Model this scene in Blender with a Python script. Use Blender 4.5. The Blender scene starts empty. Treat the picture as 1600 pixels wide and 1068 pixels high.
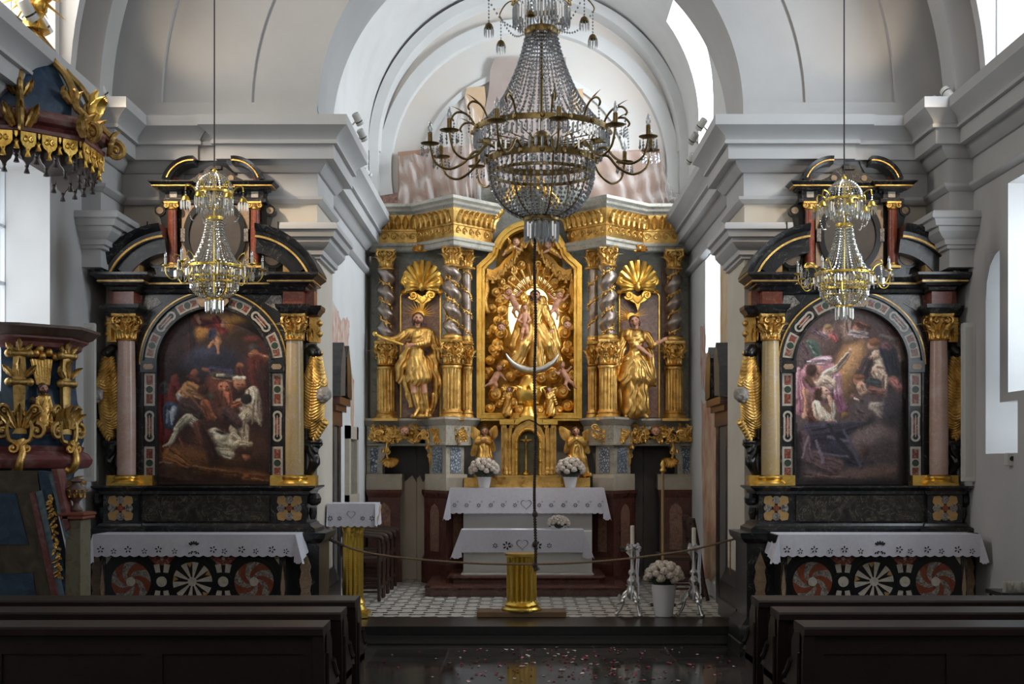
import bpy, math, random
import numpy as np
from mathutils import Vector, Matrix
random.seed(7)
PI = math.pi
SC = bpy.context.scene
COL = SC.collection
F, HX, HY, EH = 2100.0, 815.0, 722.0, 1.6      # focal length and vanishing point in pixels of the 1600x1068 frame, eye height
def PX(px, D): return (px - HX) * D / F
def PZ(py, D): return EH - (py - HY) * D / F

# ------------------------------------------------------------------ materials
def new_mat(name):
    m = bpy.data.materials.new(name); m.use_nodes = True
    nt = m.node_tree
    return m, nt, nt.nodes['Principled BSDF']
def rgb(*c):
    return tuple(((x / 255.0) / 12.92 if x / 255.0 <= .04045 else ((x / 255.0 + .055) / 1.055) ** 2.4) for x in c) + (1.0,)
def texco(nt, scale=(1, 1, 1)):
    t = nt.nodes.new('ShaderNodeTexCoord'); mp = nt.nodes.new('ShaderNodeMapping')
    nt.links.new(t.outputs['Object'], mp.inputs['Vector']); mp.inputs['Scale'].default_value = scale
    return mp.outputs['Vector']
def noise(nt, vec, scale, detail=4, rough=.55, dist=0):
    n = nt.nodes.new('ShaderNodeTexNoise'); n.inputs['Scale'].default_value = scale
    n.inputs['Detail'].default_value = detail; n.inputs['Roughness'].default_value = rough; n.inputs['Distortion'].default_value = dist
    if vec: nt.links.new(vec, n.inputs['Vector'])
    return n.outputs['Fac']
def ramp(nt, fac, stops, interp='LINEAR'):
    r = nt.nodes.new('ShaderNodeValToRGB'); el = r.color_ramp.elements; r.color_ramp.interpolation = interp
    while len(el) < len(stops): el.new(.5)
    for e, (p, c) in zip(el, stops): e.position = p; e.color = c
    nt.links.new(fac, r.inputs['Fac']); return r.outputs['Color']
def bump(nt, b, fac, strength, dist=.01):
    n = nt.nodes.new('ShaderNodeBump'); n.inputs['Strength'].default_value = strength; n.inputs['Distance'].default_value = dist
    nt.links.new(fac, n.inputs['Height']); nt.links.new(n.outputs['Normal'], b.inputs['Normal'])
def plain(name, c, rough=.5, metal=0, c2=None, ns=6, bs=0, bscale=40, spec=None, bdist=.01):
    m, nt, b = new_mat(name)
    b.inputs['Base Color'].default_value = c; b.inputs['Roughness'].default_value = rough; b.inputs['Metallic'].default_value = metal
    if spec is not None: b.inputs['Specular IOR Level'].default_value = spec
    v = texco(nt)
    if c2: nt.links.new(ramp(nt, noise(nt, v, ns), [(.3, c), (.7, c2)]), b.inputs['Base Color'])
    if bs: bump(nt, b, noise(nt, v, bscale, 3), bs, bdist)
    return m
def marble(name, cols, scale=8, vein=None, vw=.03, vs=5, rough=.3, dist=1.5, spec=.5, stretch=(1, 1, 1)):
    m, nt, b = new_mat(name); v = texco(nt, stretch)
    n = len(cols)
    c = ramp(nt, noise(nt, v, scale, 6, .6, dist), [(.28 + .44 * i / max(1, n - 1), x) for i, x in enumerate(cols)])
    if vein:
        f = noise(nt, v, vs, 5, .6, 2.0)
        s = nt.nodes.new('ShaderNodeMath'); s.operation = 'SUBTRACT'; s.inputs[1].default_value = .5; nt.links.new(f, s.inputs[0])
        a = nt.nodes.new('ShaderNodeMath'); a.operation = 'ABSOLUTE'; nt.links.new(s.outputs[0], a.inputs[0])
        mx = nt.nodes.new('ShaderNodeMixRGB'); nt.links.new(c, mx.inputs[1]); mx.inputs[2].default_value = vein
        nt.links.new(ramp(nt, a.outputs[0], [(0, (1, 1, 1, 1)), (vw, (0, 0, 0, 1))]), mx.inputs[0]); c = mx.outputs[0]
    nt.links.new(c, b.inputs['Base Color']); b.inputs['Roughness'].default_value = rough; b.inputs['Specular IOR Level'].default_value = spec
    return m
def gold_mat(name, c, c2, rough=.3, bs=.25, bscale=60, ns=7):
    m, nt, b = new_mat(name); v = texco(nt)
    n1 = noise(nt, v, ns, 5, .65)
    nt.links.new(ramp(nt, n1, [(.3, c2), (.55, c)]), b.inputs['Base Color'])
    b.inputs['Metallic'].default_value = 1.0
    nt.links.new(ramp(nt, n1, [(.3, (min(1, rough + .2),) * 3 + (1,)), (.7, (rough,) * 3 + (1,))]), b.inputs['Roughness'])
    if bs: bump(nt, b, noise(nt, v, bscale, 4), bs, .01)
    return m
G = {}
G['wall'] = plain('wall_plaster', rgb(196, 194, 192), .85, 0, rgb(182, 181, 180), 1.3, .08, 25, .2)
G['wall_cream'] = plain('cream_plaster', rgb(214, 204, 188), .85, 0, rgb(200, 190, 174), 1.3, .08, 25, .2)
G['wall_white'] = plain('chancel_plaster', rgb(224, 224, 222), .85, 0, rgb(214, 212, 209), 1.5, .06, 25, .2)
G['wall_warm'] = plain('back_wall_plaster', rgb(222, 210, 198), .85, 0, rgb(216, 214, 210), 1.1, .08, 25, .2)
G['gold'] = gold_mat('gilding', (.80, .49, .14, 1), (.34, .17, .035, 1), .3, .45, 70, 9)
G['gold_bright'] = gold_mat('bright_gilding', (.95, .60, .13, 1), (.62, .32, .05, 1), .25, .2, 50)
G['gold_dull'] = gold_mat('dull_gilding', (.56, .36, .12, 1), (.20, .11, .03, 1), .36, .3, 60, 10)
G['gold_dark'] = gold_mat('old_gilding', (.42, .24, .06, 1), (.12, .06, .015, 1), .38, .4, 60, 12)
G['brass'] = gold_mat('brass', (.80, .55, .10, 1), (.55, .34, .05, 1), .22, .05, 30, 3)
G['antique'] = gold_mat('antique_brass', (.36, .25, .10, 1), (.14, .09, .03, 1), .35, .1, 40, 14)
G['silver'] = gold_mat('silver_leaf', (.44, .38, .34, 1), (.19, .14, .11, 1), .34, .3, 50, 8)
G['pewter'] = gold_mat('polished_silver', (.66, .66, .64, 1), (.30, .30, .28, 1), .26, .1, 40, 8)
G['black'] = marble('black_marble', [rgb(14, 15, 17), rgb(26, 27, 29), rgb(42, 43, 45)], 9, rgb(120, 116, 110), .006, 3, .28)
G['black_plain'] = marble('plain_black_stone', [rgb(12, 12, 14), rgb(22, 22, 24)], 6, None, rough=.3)
G['black_mottled'] = marble('mottled_black_marble', [rgb(20, 19, 18), rgb(38, 35, 31), rgb(70, 64, 54)], 11, rgb(120, 112, 96), .012, 6, .3)
G['pink'] = marble('pink_marble', [rgb(182, 154, 100), rgb(180, 144, 128), rgb(186, 154, 142), rgb(196, 174, 160)], 3.2, rgb(190, 180, 172), .012, 6, .25, 1)
G['yellowm'] = marble('yellow_marble', [rgb(176, 146, 136), rgb(184, 158, 118), rgb(186, 156, 100), rgb(192, 172, 146)], 3.2, rgb(190, 180, 160), .012, 6, .25, 1)
G['red'] = marble('red_marble', [rgb(96, 40, 26), rgb(128, 58, 38), rgb(110, 52, 40)], 14, rgb(160, 120, 100), .01, 9, .3)
G['redbrown'] = marble('red_brown_marble', [rgb(60, 34, 30), rgb(92, 54, 46), rgb(74, 46, 40)], 5, rgb(110, 84, 78), .008, 4, .25)
G['redpanel'] = marble('mottled_red_panel', [rgb(88, 52, 44), rgb(136, 96, 80), rgb(170, 130, 108)], 14, rgb(160, 136, 120), .02, 9, .35)
G['grey'] = marble('grey_green_marble', [rgb(146, 144, 132), rgb(180, 174, 160), rgb(198, 186, 166)], 4, rgb(90, 84, 72), .008, 3, .4, 1.2)
G['greydark'] = marble('dark_green_marble', [rgb(96, 100, 94), rgb(128, 128, 116), rgb(150, 140, 124)], 5, rgb(60, 50, 44), .01, 4, .45)
G['reveal'] = marble('brown_wall_marble', [rgb(84, 54, 46), rgb(124, 86, 72), rgb(146, 116, 100)], 7, rgb(140, 116, 100), .02, 7, .5)
G['stone'] = marble('buff_stone', [rgb(172, 162, 144), rgb(192, 182, 164)], 5, None, rough=.6)
def _blue():
    m, nt, b = new_mat('blue_breccia'); v = texco(nt)
    vo = nt.nodes.new('ShaderNodeTexVoronoi'); vo.feature = 'DISTANCE_TO_EDGE'; vo.inputs['Scale'].default_value = 26
    nt.links.new(v, vo.inputs['Vector'])
    nt.links.new(ramp(nt, vo.outputs['Distance'], [(0.02, rgb(58, 74, 98)), (.12, rgb(120, 138, 156)), (.3, rgb(206, 210, 208))]), b.inputs['Base Color'])
    b.inputs['Roughness'].default_value = .35
    return m
G['blue_inlay'] = _blue()
G['white_inlay'] = marble('white_inlay', [rgb(180, 172, 156), rgb(208, 200, 186)], 14, rgb(110, 104, 100), .012, 12, .35)
G['pied_inlay'] = marble('pied_inlay', [rgb(44, 38, 44), rgb(150, 142, 130), rgb(190, 182, 166)], 30, rgb(60, 50, 60), .05, 18, .35)
G['red_inlay'] = marble('red_inlay', [rgb(104, 46, 28), rgb(140, 70, 46)], 16, None, rough=.35)
G['redmix_inlay'] = marble('red_white_inlay', [rgb(92, 34, 26), rgb(128, 60, 44), rgb(176, 160, 144)], 26, None, rough=.35)
G['green_inlay'] = marble('green_inlay', [rgb(28, 44, 34), rgb(52, 70, 54)], 25, None, rough=.35)
G['beige_inlay'] = marble('beige_inlay', [rgb(146, 120, 92), rgb(172, 146, 116)], 12, rgb(120, 90, 70), .02, 9, .4)
G['ochre_inlay'] = marble('ochre_inlay', [rgb(160, 120, 64), rgb(186, 148, 92)], 12, None, rough=.4)
G['skin'] = plain('painted_flesh', rgb(206, 152, 122), .45, 0, rgb(188, 126, 98), 20)
G['hair'] = plain('painted_hair', rgb(60, 38, 26), .5, 0, rgb(84, 54, 34), 30, .6, 120)
G['fair_hair'] = plain('gilded_hair', rgb(150, 104, 60), .45, .3, rgb(112, 76, 44), 30, .6, 120)
G['grey_stone'] = marble('pale_grey_marble', [rgb(120, 112, 104), rgb(166, 156, 146)], 14, None, rough=.4)
G['wood'] = plain('dark_pew_wood', rgb(46, 33, 31), .42, 0, rgb(34, 24, 22), 5, .1, 30, .4)
G['wood_end'] = plain('dark_pew_end_wood', rgb(42, 30, 28), .32, 0, rgb(30, 21, 20), 5, .1, 30, .5)
G['chair'] = plain('dark_chair_wood', rgb(36, 22, 17), .4, 0, rgb(56, 34, 24), 8)
G['board'] = plain('stained_board', rgb(104, 78, 48), .4, 0, rgb(84, 62, 38), 8)
G['linen'] = plain('white_linen', rgb(214, 212, 220), .9, 0, rgb(204, 202, 212), 30, .15, 300, .1, .002)
G['linen_hole'] = plain('openwork_shadow', rgb(40, 34, 34), .9)
G['ceramic'] = plain('white_ceramic', rgb(220, 218, 220), .25)
G['petal_white'] = plain('white_blossom', rgb(236, 228, 218), .7, 0, rgb(222, 206, 190), 40)
G['leaf'] = plain('dark_leaf', rgb(22, 34, 18), .6, 0, rgb(40, 56, 28), 20)
G['wax'] = plain('candle_wax', rgb(222, 218, 200), .5)
G['plastic'] = plain('white_plastic', rgb(204, 202, 196), .45)
G['blackband'] = plain('black_plastic', rgb(18, 18, 18), .4)
G['rope'] = plain('hemp_cord', rgb(124, 98, 70), .85, 0, rgb(88, 68, 50), 60, .6, 200)
G['rope_dark'] = plain('dark_cord', rgb(84, 72, 64), .85, 0, rgb(52, 45, 41), 60, .6, 200)
G['cable'] = plain('cable', rgb(30, 30, 32), .5)
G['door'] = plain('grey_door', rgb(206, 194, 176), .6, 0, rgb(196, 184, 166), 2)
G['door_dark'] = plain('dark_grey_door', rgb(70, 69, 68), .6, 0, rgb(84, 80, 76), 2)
G['void'] = plain('dark_niche', rgb(48, 32, 18), .8, 0, rgb(30, 20, 12), 8)
G['pane'] = None
def _glass(name, c, rough=0.0, mixt=.0):
    m, nt, b = new_mat(name)
    b.inputs['Base Color'].default_value = c; b.inputs['Transmission Weight'].default_value = 1; b.inputs['Roughness'].default_value = rough
    b.inputs['IOR'].default_value = 1.5
    if mixt:
        t = nt.nodes.new('ShaderNodeBsdfTransparent'); mx = nt.nodes.new('ShaderNodeMixShader'); mx.inputs[0].default_value = mixt
        o = nt.nodes['Material Output']
        nt.links.new(b.outputs[0], mx.inputs[1]); nt.links.new(t.outputs[0], mx.inputs[2]); nt.links.new(mx.outputs[0], o.inputs['Surface'])
    return m
def _crystal(name, c, tr, rough=.08, diff=.15):
    # cut crystal: part bright reflection, part see-through
    m, nt, b = new_mat(name); o = nt.nodes['Material Output']
    g = nt.nodes.new('ShaderNodeBsdfGlossy'); g.inputs['Color'].default_value = c; g.inputs['Roughness'].default_value = rough
    t = nt.nodes.new('ShaderNodeBsdfTransparent'); t.inputs['Color'].default_value = (.86, .88, .9, 1)
    df = nt.nodes.new('ShaderNodeBsdfTranslucent'); df.inputs['Color'].default_value = c; md = nt.nodes.new('ShaderNodeMixShader'); md.inputs[0].default_value = diff; nt.links.new(g.outputs[0], md.inputs[1]); nt.links.new(df.outputs[0], md.inputs[2])
    mx = nt.nodes.new('ShaderNodeMixShader'); mx.inputs[0].default_value = tr
    nt.links.new(md.outputs[0], mx.inputs[1]); nt.links.new(t.outputs[0], mx.inputs[2]); nt.links.new(mx.outputs[0], o.inputs['Surface'])
    return m
G['crystal'] = _crystal('cut_crystal', (.88, .90, .92, 1), .26, .06, .26)
G['crystal_small'] = _crystal('pale_cut_crystal', (1, 1, .95, 1), .22, .08, .3)
G['bulb'] = _crystal('clear_bulb', (.95, .95, .95, 1), .55, .03)
G['glass'] = _glass('clear_glass', (.9, .95, .93, 1), 0, .5)
def _pane():
    m, nt, b = new_mat('window_glass'); o = nt.nodes['Material Output']
    t = nt.nodes.new('ShaderNodeBsdfTransparent'); t.inputs['Color'].default_value = (.93, .97, 1, 1)
    g = nt.nodes.new('ShaderNodeBsdfGlossy'); g.inputs['Roughness'].default_value = .02
    mx = nt.nodes.new('ShaderNodeMixShader'); mx.inputs[0].default_value = .06
    nt.links.new(t.outputs[0], mx.inputs[1]); nt.links.new(g.outputs[0], mx.inputs[2]); nt.links.new(mx.outputs[0], o.inputs['Surface'])
    return m
G['pane'] = _pane()
def _gauze():
    m, nt, b = new_mat('white_gauze'); o = nt.nodes['Material Output']; v = texco(nt)
    b.inputs['Base Color'].default_value = rgb(232, 226, 220); b.inputs['Roughness'].default_value = .9
    t = nt.nodes.new('ShaderNodeBsdfTransparent'); mx = nt.nodes.new('ShaderNodeMixShader')
    lw = nt.nodes.new('ShaderNodeLayerWeight'); lw.inputs['Blend'].default_value = .4
    nt.links.new(ramp(nt, lw.outputs['Facing'], [(0, (.10,) * 3 + (1,)), (.9, (.75,) * 3 + (1,))]), mx.inputs[0])
    nt.links.new(t.outputs[0], mx.inputs[1]); nt.links.new(b.outputs[0], mx.inputs[2]); nt.links.new(mx.outputs[0], o.inputs['Surface'])
    return m
G['gauze'] = _gauze()
def _vcol(name, rough):
    m, nt, b = new_mat(name); a = nt.nodes.new('ShaderNodeAttribute'); a.attribute_name = 'Col'
    nt.links.new(a.outputs['Color'], b.inputs['Base Color']); b.inputs['Roughness'].default_value = rough; b.inputs['Specular IOR Level'].default_value = .25
    bump(nt, b, noise(nt, texco(nt), 90, 3), .1, .005)
    return m
G['canvas'] = _vcol('oil_paint', .5)

# ------------------------------------------------------------------ mesh builder
class MB:
    def __init__(s): s.v = []; s.f = []; s.m = []; s.mi = 0
    def add(s, vs, fs, mi=None):
        o = len(s.v); s.v.extend(tuple(x) for x in vs)
        for f in fs: s.f.append(tuple(i + o for i in f)); s.m.append(s.mi if mi is None else mi)
        return s
    def box(s, x0, x1, y0, y1, z0, z1, mi=None):
        return s.add([(x0, y0, z0), (x1, y0, z0), (x1, y1, z0), (x0, y1, z0), (x0, y0, z1), (x1, y0, z1), (x1, y1, z1), (x0, y1, z1)],
                     [(0, 3, 2, 1), (4, 5, 6, 7), (0, 1, 5, 4), (1, 2, 6, 5), (2, 3, 7, 6), (3, 0, 4, 7)], mi)
    def bevbox(s, x0, x1, y0, y1, z0, z1, b=.01, mi=None):
        # box with chamfered edges all round the front and the top
        pts = lambda i, z: [(x0 + i, y0 + i, z), (x1 - i, y0 + i, z), (x1 - i, y1 - i, z), (x0 + i, y1 - i, z)]
        return s.loft([pts(b, z0), pts(0, z0 + b), pts(0, z1 - b), pts(b, z1)], True, True, mi)
    def loft(s, rings, caps=True, closed=True, mi=None):
        n = len(rings[0]); vs = [p for r in rings for p in r]; fs = []
        for i in range(len(rings) - 1):
            for j in range(n if closed else n - 1):
                k = (j + 1) % n; fs.append((i * n + j, i * n + k, (i + 1) * n + k, (i + 1) * n + j))
        if caps and closed: fs.append(tuple(reversed(range(n)))); fs.append(tuple((len(rings) - 1) * n + j for j in range(n)))
        return s.add(vs, fs, mi)
    def prism(s, poly, y0, y1, mi=None):           # polygon in (x, z), y0 is the near face
        n = len(poly); vs = [(x, y0, z) for x, z in poly] + [(x, y1, z) for x, z in poly]
        fs = [tuple(range(n)), tuple(reversed(range(n, 2 * n)))] + [(i, i + n, (i + 1) % n + n, (i + 1) % n) for i in range(n)]
        return s.add(vs, fs, mi)
    def ring(s, outer, inner, y0, y1, mi=None, closed=True):     # band between two outlines of equal length
        n = len(outer); vs = [(x, y0, z) for x, z in outer] + [(x, y0, z) for x, z in inner] + [(x, y1, z) for x, z in outer] + [(x, y1, z) for x, z in inner]
        fs = []
        for i in range(n if closed else n - 1):
            k = (i + 1) % n
            fs += [(i, k, n + k, n + i), (2 * n + i, 3 * n + i, 3 * n + k, 2 * n + k), (i, 2 * n + i, 2 * n + k, k), (n + i, n + k, 3 * n + k, 3 * n + i)]
        if not closed: fs += [(0, n, 3 * n, 2 * n), (n - 1, 3 * n - 1, 4 * n - 1, 2 * n - 1)]
        return s.add(vs, fs, mi)
    def lathe(s, prof, c, n=24, mi=None, a0=0, a1=2 * PI, flute=None, twist=None, sy=1.0, caps=True):
        full = abs(a1 - a0 - 2 * PI) < 1e-6; m = n if full else n + 1; rings = []
        for r, z in prof:
            ring = []
            for j in range(m):
                a = a0 + (a1 - a0) * j / n; rr = r
                if flute and flute[1] <= z <= flute[2]: rr = r * (1 - flute[3] * (.5 + .5 * math.cos(a * flute[0])) ** 2)
                dx = dy = 0
                if twist: dx, dy = twist(z)
                ring.append((c[0] + rr * math.cos(a) + dx, c[1] + sy * rr * math.sin(a) + dy, c[2] + z))
            rings.append(ring)
        return s.loft(rings, full and caps, full, mi)
    def tube(s, path, r, n=8, mi=None, caps=True):
        P = [Vector(p) for p in path]; R = r if isinstance(r, (list, tuple)) else [r] * len(P); rings = []
        up = None
        for i, p in enumerate(P):
            t = (P[min(i + 1, len(P) - 1)] - P[max(i - 1, 0)])
            if t.length < 1e-9: t = Vector((0, 0, 1))
            t.normalize()
            if up is None:
                up = Vector((0, 0, 1)) if abs(t.z) < .9 else Vector((1, 0, 0))
            u = (up - t * up.dot(t))
            if u.length < 1e-6: u = t.orthogonal()
            u.normalize(); up = u; w = t.cross(u)
            rings.append([tuple(p + (u * math.cos(2 * PI * j / n) + w * math.sin(2 * PI * j / n)) * R[i]) for j in range(n)])
        return s.loft(rings, caps, True, mi)
    def ball(s, c, r, n=10, m=6, mi=None, rot=None):
        if not isinstance(r, (tuple, list)): r = (r, r, r)
        rings = []
        for i in range(1, m):
            t = PI * i / m
            rings.append([(r[0] * math.sin(t) * math.cos(2 * PI * j / n), r[1] * math.sin(t) * math.sin(2 * PI * j / n), -r[2] * math.cos(t)) for j in range(n)])
        vs = [p for q in rings for p in q]; fs = []
        for i in range(m - 2):
            for j in range(n): k = (j + 1) % n; fs.append((i * n + j, i * n + k, (i + 1) * n + k, (i + 1) * n + j))
        vs += [(0, 0, -r[2]), (0, 0, r[2])]; a = len(vs) - 2
        for j in range(n): k = (j + 1) % n; fs.append((a, k, j)); fs.append((a + 1, (m - 2) * n + j, (m - 2) * n + k))
        if rot is not None: vs = [tuple(rot @ Vector(v)) for v in vs]
        return s.add([(v[0] + c[0], v[1] + c[1], v[2] + c[2]) for v in vs], fs, mi)
    def gem(s, c, r, h, mi=None):                  # faceted crystal drop
        x, y, z = c; vs = [(x, y, z + h), (x + r, y, z), (x, y + r, z), (x - r, y, z), (x, y - r, z), (x, y, z - h)]
        return s.add(vs, [(0, 1, 2), (0, 2, 3), (0, 3, 4), (0, 4, 1), (5, 2, 1), (5, 3, 2), (5, 4, 3), (5, 1, 4)], mi)
    def mould(s, prof, path, closed=False, mi=None, cap=True):
        # sweep profile [(out, z)] along plan path [(x, y)]; 'out' points to the right of the direction of travel
        n = len(path); rings = []
        for i in range(n):
            def nrm(a, b):
                d = Vector((b[0] - a[0], b[1] - a[1])); d.normalize(); return Vector((d.y, -d.x))
            if closed: na, nb = nrm(path[i - 1], path[i]), nrm(path[i], path[(i + 1) % n])
            else:
                nb = nrm(path[i], path[i + 1]) if i < n - 1 else nrm(path[i - 1], path[i]); na = nrm(path[i - 1], path[i]) if i > 0 else nb
            k = na + nb; q = k / max(.15, (1 + na.dot(nb)))
            rings.append([(path[i][0] + q.x * o, path[i][1] + q.y * o, z) for o, z in prof])
        if closed: rings.append(rings[0])
        m = len(prof); vs = [p for r in rings for p in r]; fs = []
        for i in range(len(rings) - 1):
            for j in range(m - 1): fs.append((i * m + j, (i + 1) * m + j, (i + 1) * m + j + 1, i * m + j + 1))
        if cap and not closed: fs.append(tuple(range(m))); fs.append(tuple(reversed(range((len(rings) - 1) * m, len(rings) * m))))
        return s.add(vs, fs, mi)
    def arc(s, prof, cx, cz, a0, a1, y, n=24, mi=None, ell=1.0):
        # sweep closed profile [(radius, dy)] along an arc in the x-z plane, angles in degrees
        rings = []
        for i in range(n + 1):
            a = math.radians(a0 + (a1 - a0) * i / n)
            rings.append([(cx + r * math.cos(a), y + dy, cz + ell * r * math.sin(a)) for r, dy in prof])
        return s.loft(rings, True, True, mi)
    def disc(s, cx, cz, r, y0, y1, n=20, mi=None, rz=None):
        rz = rz or r
        return s.prism([(cx + r * math.cos(2 * PI * i / n), cz + rz * math.sin(2 * PI * i / n)) for i in range(n)], y0, y1, mi)
    def xf(s, M, start=0):
        s.v[start:] = [tuple(M @ Vector(p)) for p in s.v[start:]]; return s
    def build(s, name, mats, parent=None, smooth=35, label=None, props=None, kind=None, flip=True):
        me = bpy.data.meshes.new(name)
        o = (0, 0, 0)
        if parent is not None: o = world_loc(parent)
        me.from_pydata([(a - o[0], b - o[1], c - o[2]) for a, b, c in s.v], [], s.f)
        if not isinstance(mats, (list, tuple)): mats = [mats]
        for m in mats: me.materials.append(G[m] if isinstance(m, str) else m)
        if len(mats) > 1: me.polygons.foreach_set('material_index', s.m)
        finish(me, smooth, flip)
        ob = bpy.data.objects.new(name, me); COL.objects.link(ob)
        if parent is not None: ob.parent = parent
        if label: ob['label'] = label
        if kind: ob['kind'] = kind
        return ob
def finish(me, smooth=35, flip=True):
    import bmesh
    if flip:
        b = bmesh.new(); b.from_mesh(me); bmesh.ops.recalc_face_normals(b, faces=b.faces); b.to_mesh(me); b.free()
    if smooth:
        me.polygons.foreach_set('use_smooth', [True] * len(me.polygons))
        me.set_sharp_from_angle(angle=math.radians(smooth))
    me.update()
def world_loc(o):
    x = Vector((0, 0, 0))
    while o is not None: x += o.location; o = o.parent
    return x
def thing(name, label, cat, loc, group=None):
    o = bpy.data.objects.new(name, None); o.empty_display_size = .1; COL.objects.link(o); o.location = loc
    o['label'] = label; o['category'] = cat
    if group: o['group'] = group
    return o
def tag(o, label, cat, group=None, kind=None):
    o['label'] = label; o['category'] = cat
    if group: o['group'] = group
    if kind: o['kind'] = kind
    return o
def structure(o, label=None):
    o['kind'] = 'structure'
    if label: o['label'] = label
    return o
def copy_tree(o, parent=None):
    c = o.copy(); COL.objects.link(c)
    if parent is not None: c.parent = parent
    for ch in [x for x in bpy.data.objects if x.parent == o]: copy_tree(ch, c)
    return c
class KIDS:                                        # quick child look-up for copying many things
    pass
def arcpts(cx, cz, r, a0, a1, n, ell=1.0):
    return [(cx + r * math.cos(math.radians(a0 + (a1 - a0) * i / n)), cz + ell * r * math.sin(math.radians(a0 + (a1 - a0) * i / n))) for i in range(n + 1)]

# ------------------------------------------------------------------ sculpting: smooth union of capsules and ellipsoids, surface nets
def sculpt(prims, step, k=1.5, D=15.0, fold=None):
    """prims in frame pixels on the plane at depth D: ('c', (x,y,d), (x,y,d), r0, r1, mat) or ('e', (x,y,d), (rx,ry,rd), mat, rot).
    d is depth in the same unit, negative towards the viewer. Returns MB in metres."""
    lo = np.full(3, 1e9); hi = np.full(3, -1e9); bb = []
    for p in prims:
        if p[0] == 'c':
            a, b = np.array(p[1], float), np.array(p[2], float); r = max(p[3], p[4]); l, h = np.minimum(a, b) - r, np.maximum(a, b) + r
        else:
            a = np.array(p[1], float); r = np.array(p[2], float)
            if len(p) > 4 and p[4]: r = np.array([max(r[0], r[1]), max(r[0], r[1]), r[2]])
            l, h = a - r, a + r
        bb.append((l, h)); lo = np.minimum(lo, l); hi = np.maximum(hi, h)
    lo -= 3 * step + k; hi += 3 * step + k
    n = np.ceil((hi - lo) / step).astype(int) + 1
    d = np.full(n, 50.0, np.float32); best = np.full(n, 1e9, np.float32); mi = np.zeros(n, np.int16)
    ax = [lo[i] + step * np.arange(n[i]) for i in range(3)]
    for p, (l, h) in zip(prims, bb):
        pad = 2 * k + 3 * step
        i0 = np.maximum(0, np.floor((l - pad - lo) / step).astype(int)); i1 = np.minimum(n, np.ceil((h + pad - lo) / step).astype(int) + 1)
        sl = tuple(slice(a, b) for a, b in zip(i0, i1))
        x, y, z = np.meshgrid(*[ax[i][sl[i]] for i in range(3)], indexing='ij')
        if p[0] == 'c':
            a, b = np.array(p[1], float), np.array(p[2], float); ab = b - a; L = max(1e-6, ab.dot(ab))
            t = np.clip(((x - a[0]) * ab[0] + (y - a[1]) * ab[1] + (z - a[2]) * ab[2]) / L, 0, 1)
            q = np.sqrt((x - a[0] - t * ab[0]) ** 2 + (y - a[1] - t * ab[1]) ** 2 + (z - a[2] - t * ab[2]) ** 2) - (p[3] + (p[4] - p[3]) * t)
            m = p[5]; fo = p[6] if len(p) > 6 else None
        else:
            c, r = p[1], p[2]; u, w, q3 = x - c[0], y - c[1], z - c[2]
            if len(p) > 4 and p[4]:
                an = math.radians(p[4]); u, w = u * math.cos(an) + w * math.sin(an), -u * math.sin(an) + w * math.cos(an)
            k0 = np.sqrt((u / r[0]) ** 2 + (w / r[1]) ** 2 + (q3 / r[2]) ** 2); k1 = np.sqrt((u / r[0] ** 2) ** 2 + (w / r[1] ** 2) ** 2 + (q3 / r[2] ** 2) ** 2)
            q = k0 * (k0 - 1) / np.maximum(k1, 1e-6); m = p[3]; fo = p[5] if len(p) > 5 else None
        if fo:
            if fo[0] == 'swirl':
                rr = np.sqrt((x - p[1][0]) ** 2 + (y - p[1][1]) ** 2); th = np.arctan2(y - p[1][1], x - p[1][0])
                q = q + fo[1] * np.sin(fo[2] * rr + th)
            else:
                an = math.radians(fo[2]); q = q + fo[0] * np.sin(fo[1] * (x * math.cos(an) + y * math.sin(an)) + .9 * np.sin(.25 * (y * math.cos(an) - x * math.sin(an))) + .6 * z * fo[1])
        q = q.astype(np.float32)
        bs = best[sl]; mk = q < bs; bs[mk] = q[mk]; ms = mi[sl]; ms[mk] = m
        dd = d[sl]; hh = np.clip(.5 + .5 * (dd - q) / k, 0, 1); d[sl] = dd * (1 - hh) + q * hh - k * hh * (1 - hh)
    ins = d < 0
    c = np.zeros(n - 1, np.int16)
    for i in (0, 1):
        for j in (0, 1):
            for l in (0, 1): c += ins[i:n[0] - 1 + i, j:n[1] - 1 + j, l:n[2] - 1 + l]
    act = (c > 0) & (c < 8); idx = np.full(n - 1, -1, int); ii = np.argwhere(act); idx[act] = np.arange(len(ii))
    sm = np.zeros((len(ii), 3)); cnt = np.zeros(len(ii))
    cor = [(a, b, e) for a in (0, 1) for b in (0, 1) for e in (0, 1)]
    for a in cor:
        for b in cor:
            if sum(abs(np.subtract(a, b))) == 1 and a < b:
                da = d[tuple((ii + a).T)]; db = d[tuple((ii + b).T)]; cr = (da < 0) != (db < 0)
                t = np.where(cr, da / np.where(cr, da - db, 1), 0)
                pt = np.array(a) + t[:, None] * (np.array(b) - np.array(a)); sm[cr] += pt[cr]; cnt[cr] += 1
    V = (ii + sm / cnt[:, None]) * step + lo
    mv = mi[tuple((ii).T)]
    fs, fm = [], []
    for axn in range(3):
        o1, o2 = [(1, 2), (2, 0), (0, 1)][axn]
        e = [0, 0, 0]; e[axn] = 1
        A = ins[tuple(slice(0, n[i] - e[i]) for i in range(3))]; B = ins[tuple(slice(e[i], n[i]) for i in range(3))]
        cr = np.argwhere(A != B)
        cr = cr[(cr[:, o1] > 0) & (cr[:, o2] > 0) & (cr[:, o1] < n[o1] - 1) & (cr[:, o2] < n[o2] - 1)]
        def at(s1, s2):
            q = cr.copy(); q[:, o1] += s1; q[:, o2] += s2; return idx[tuple(q.T)]
        quad = np.stack([at(-1, -1), at(0, -1), at(0, 0), at(-1, 0)], 1)
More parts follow.
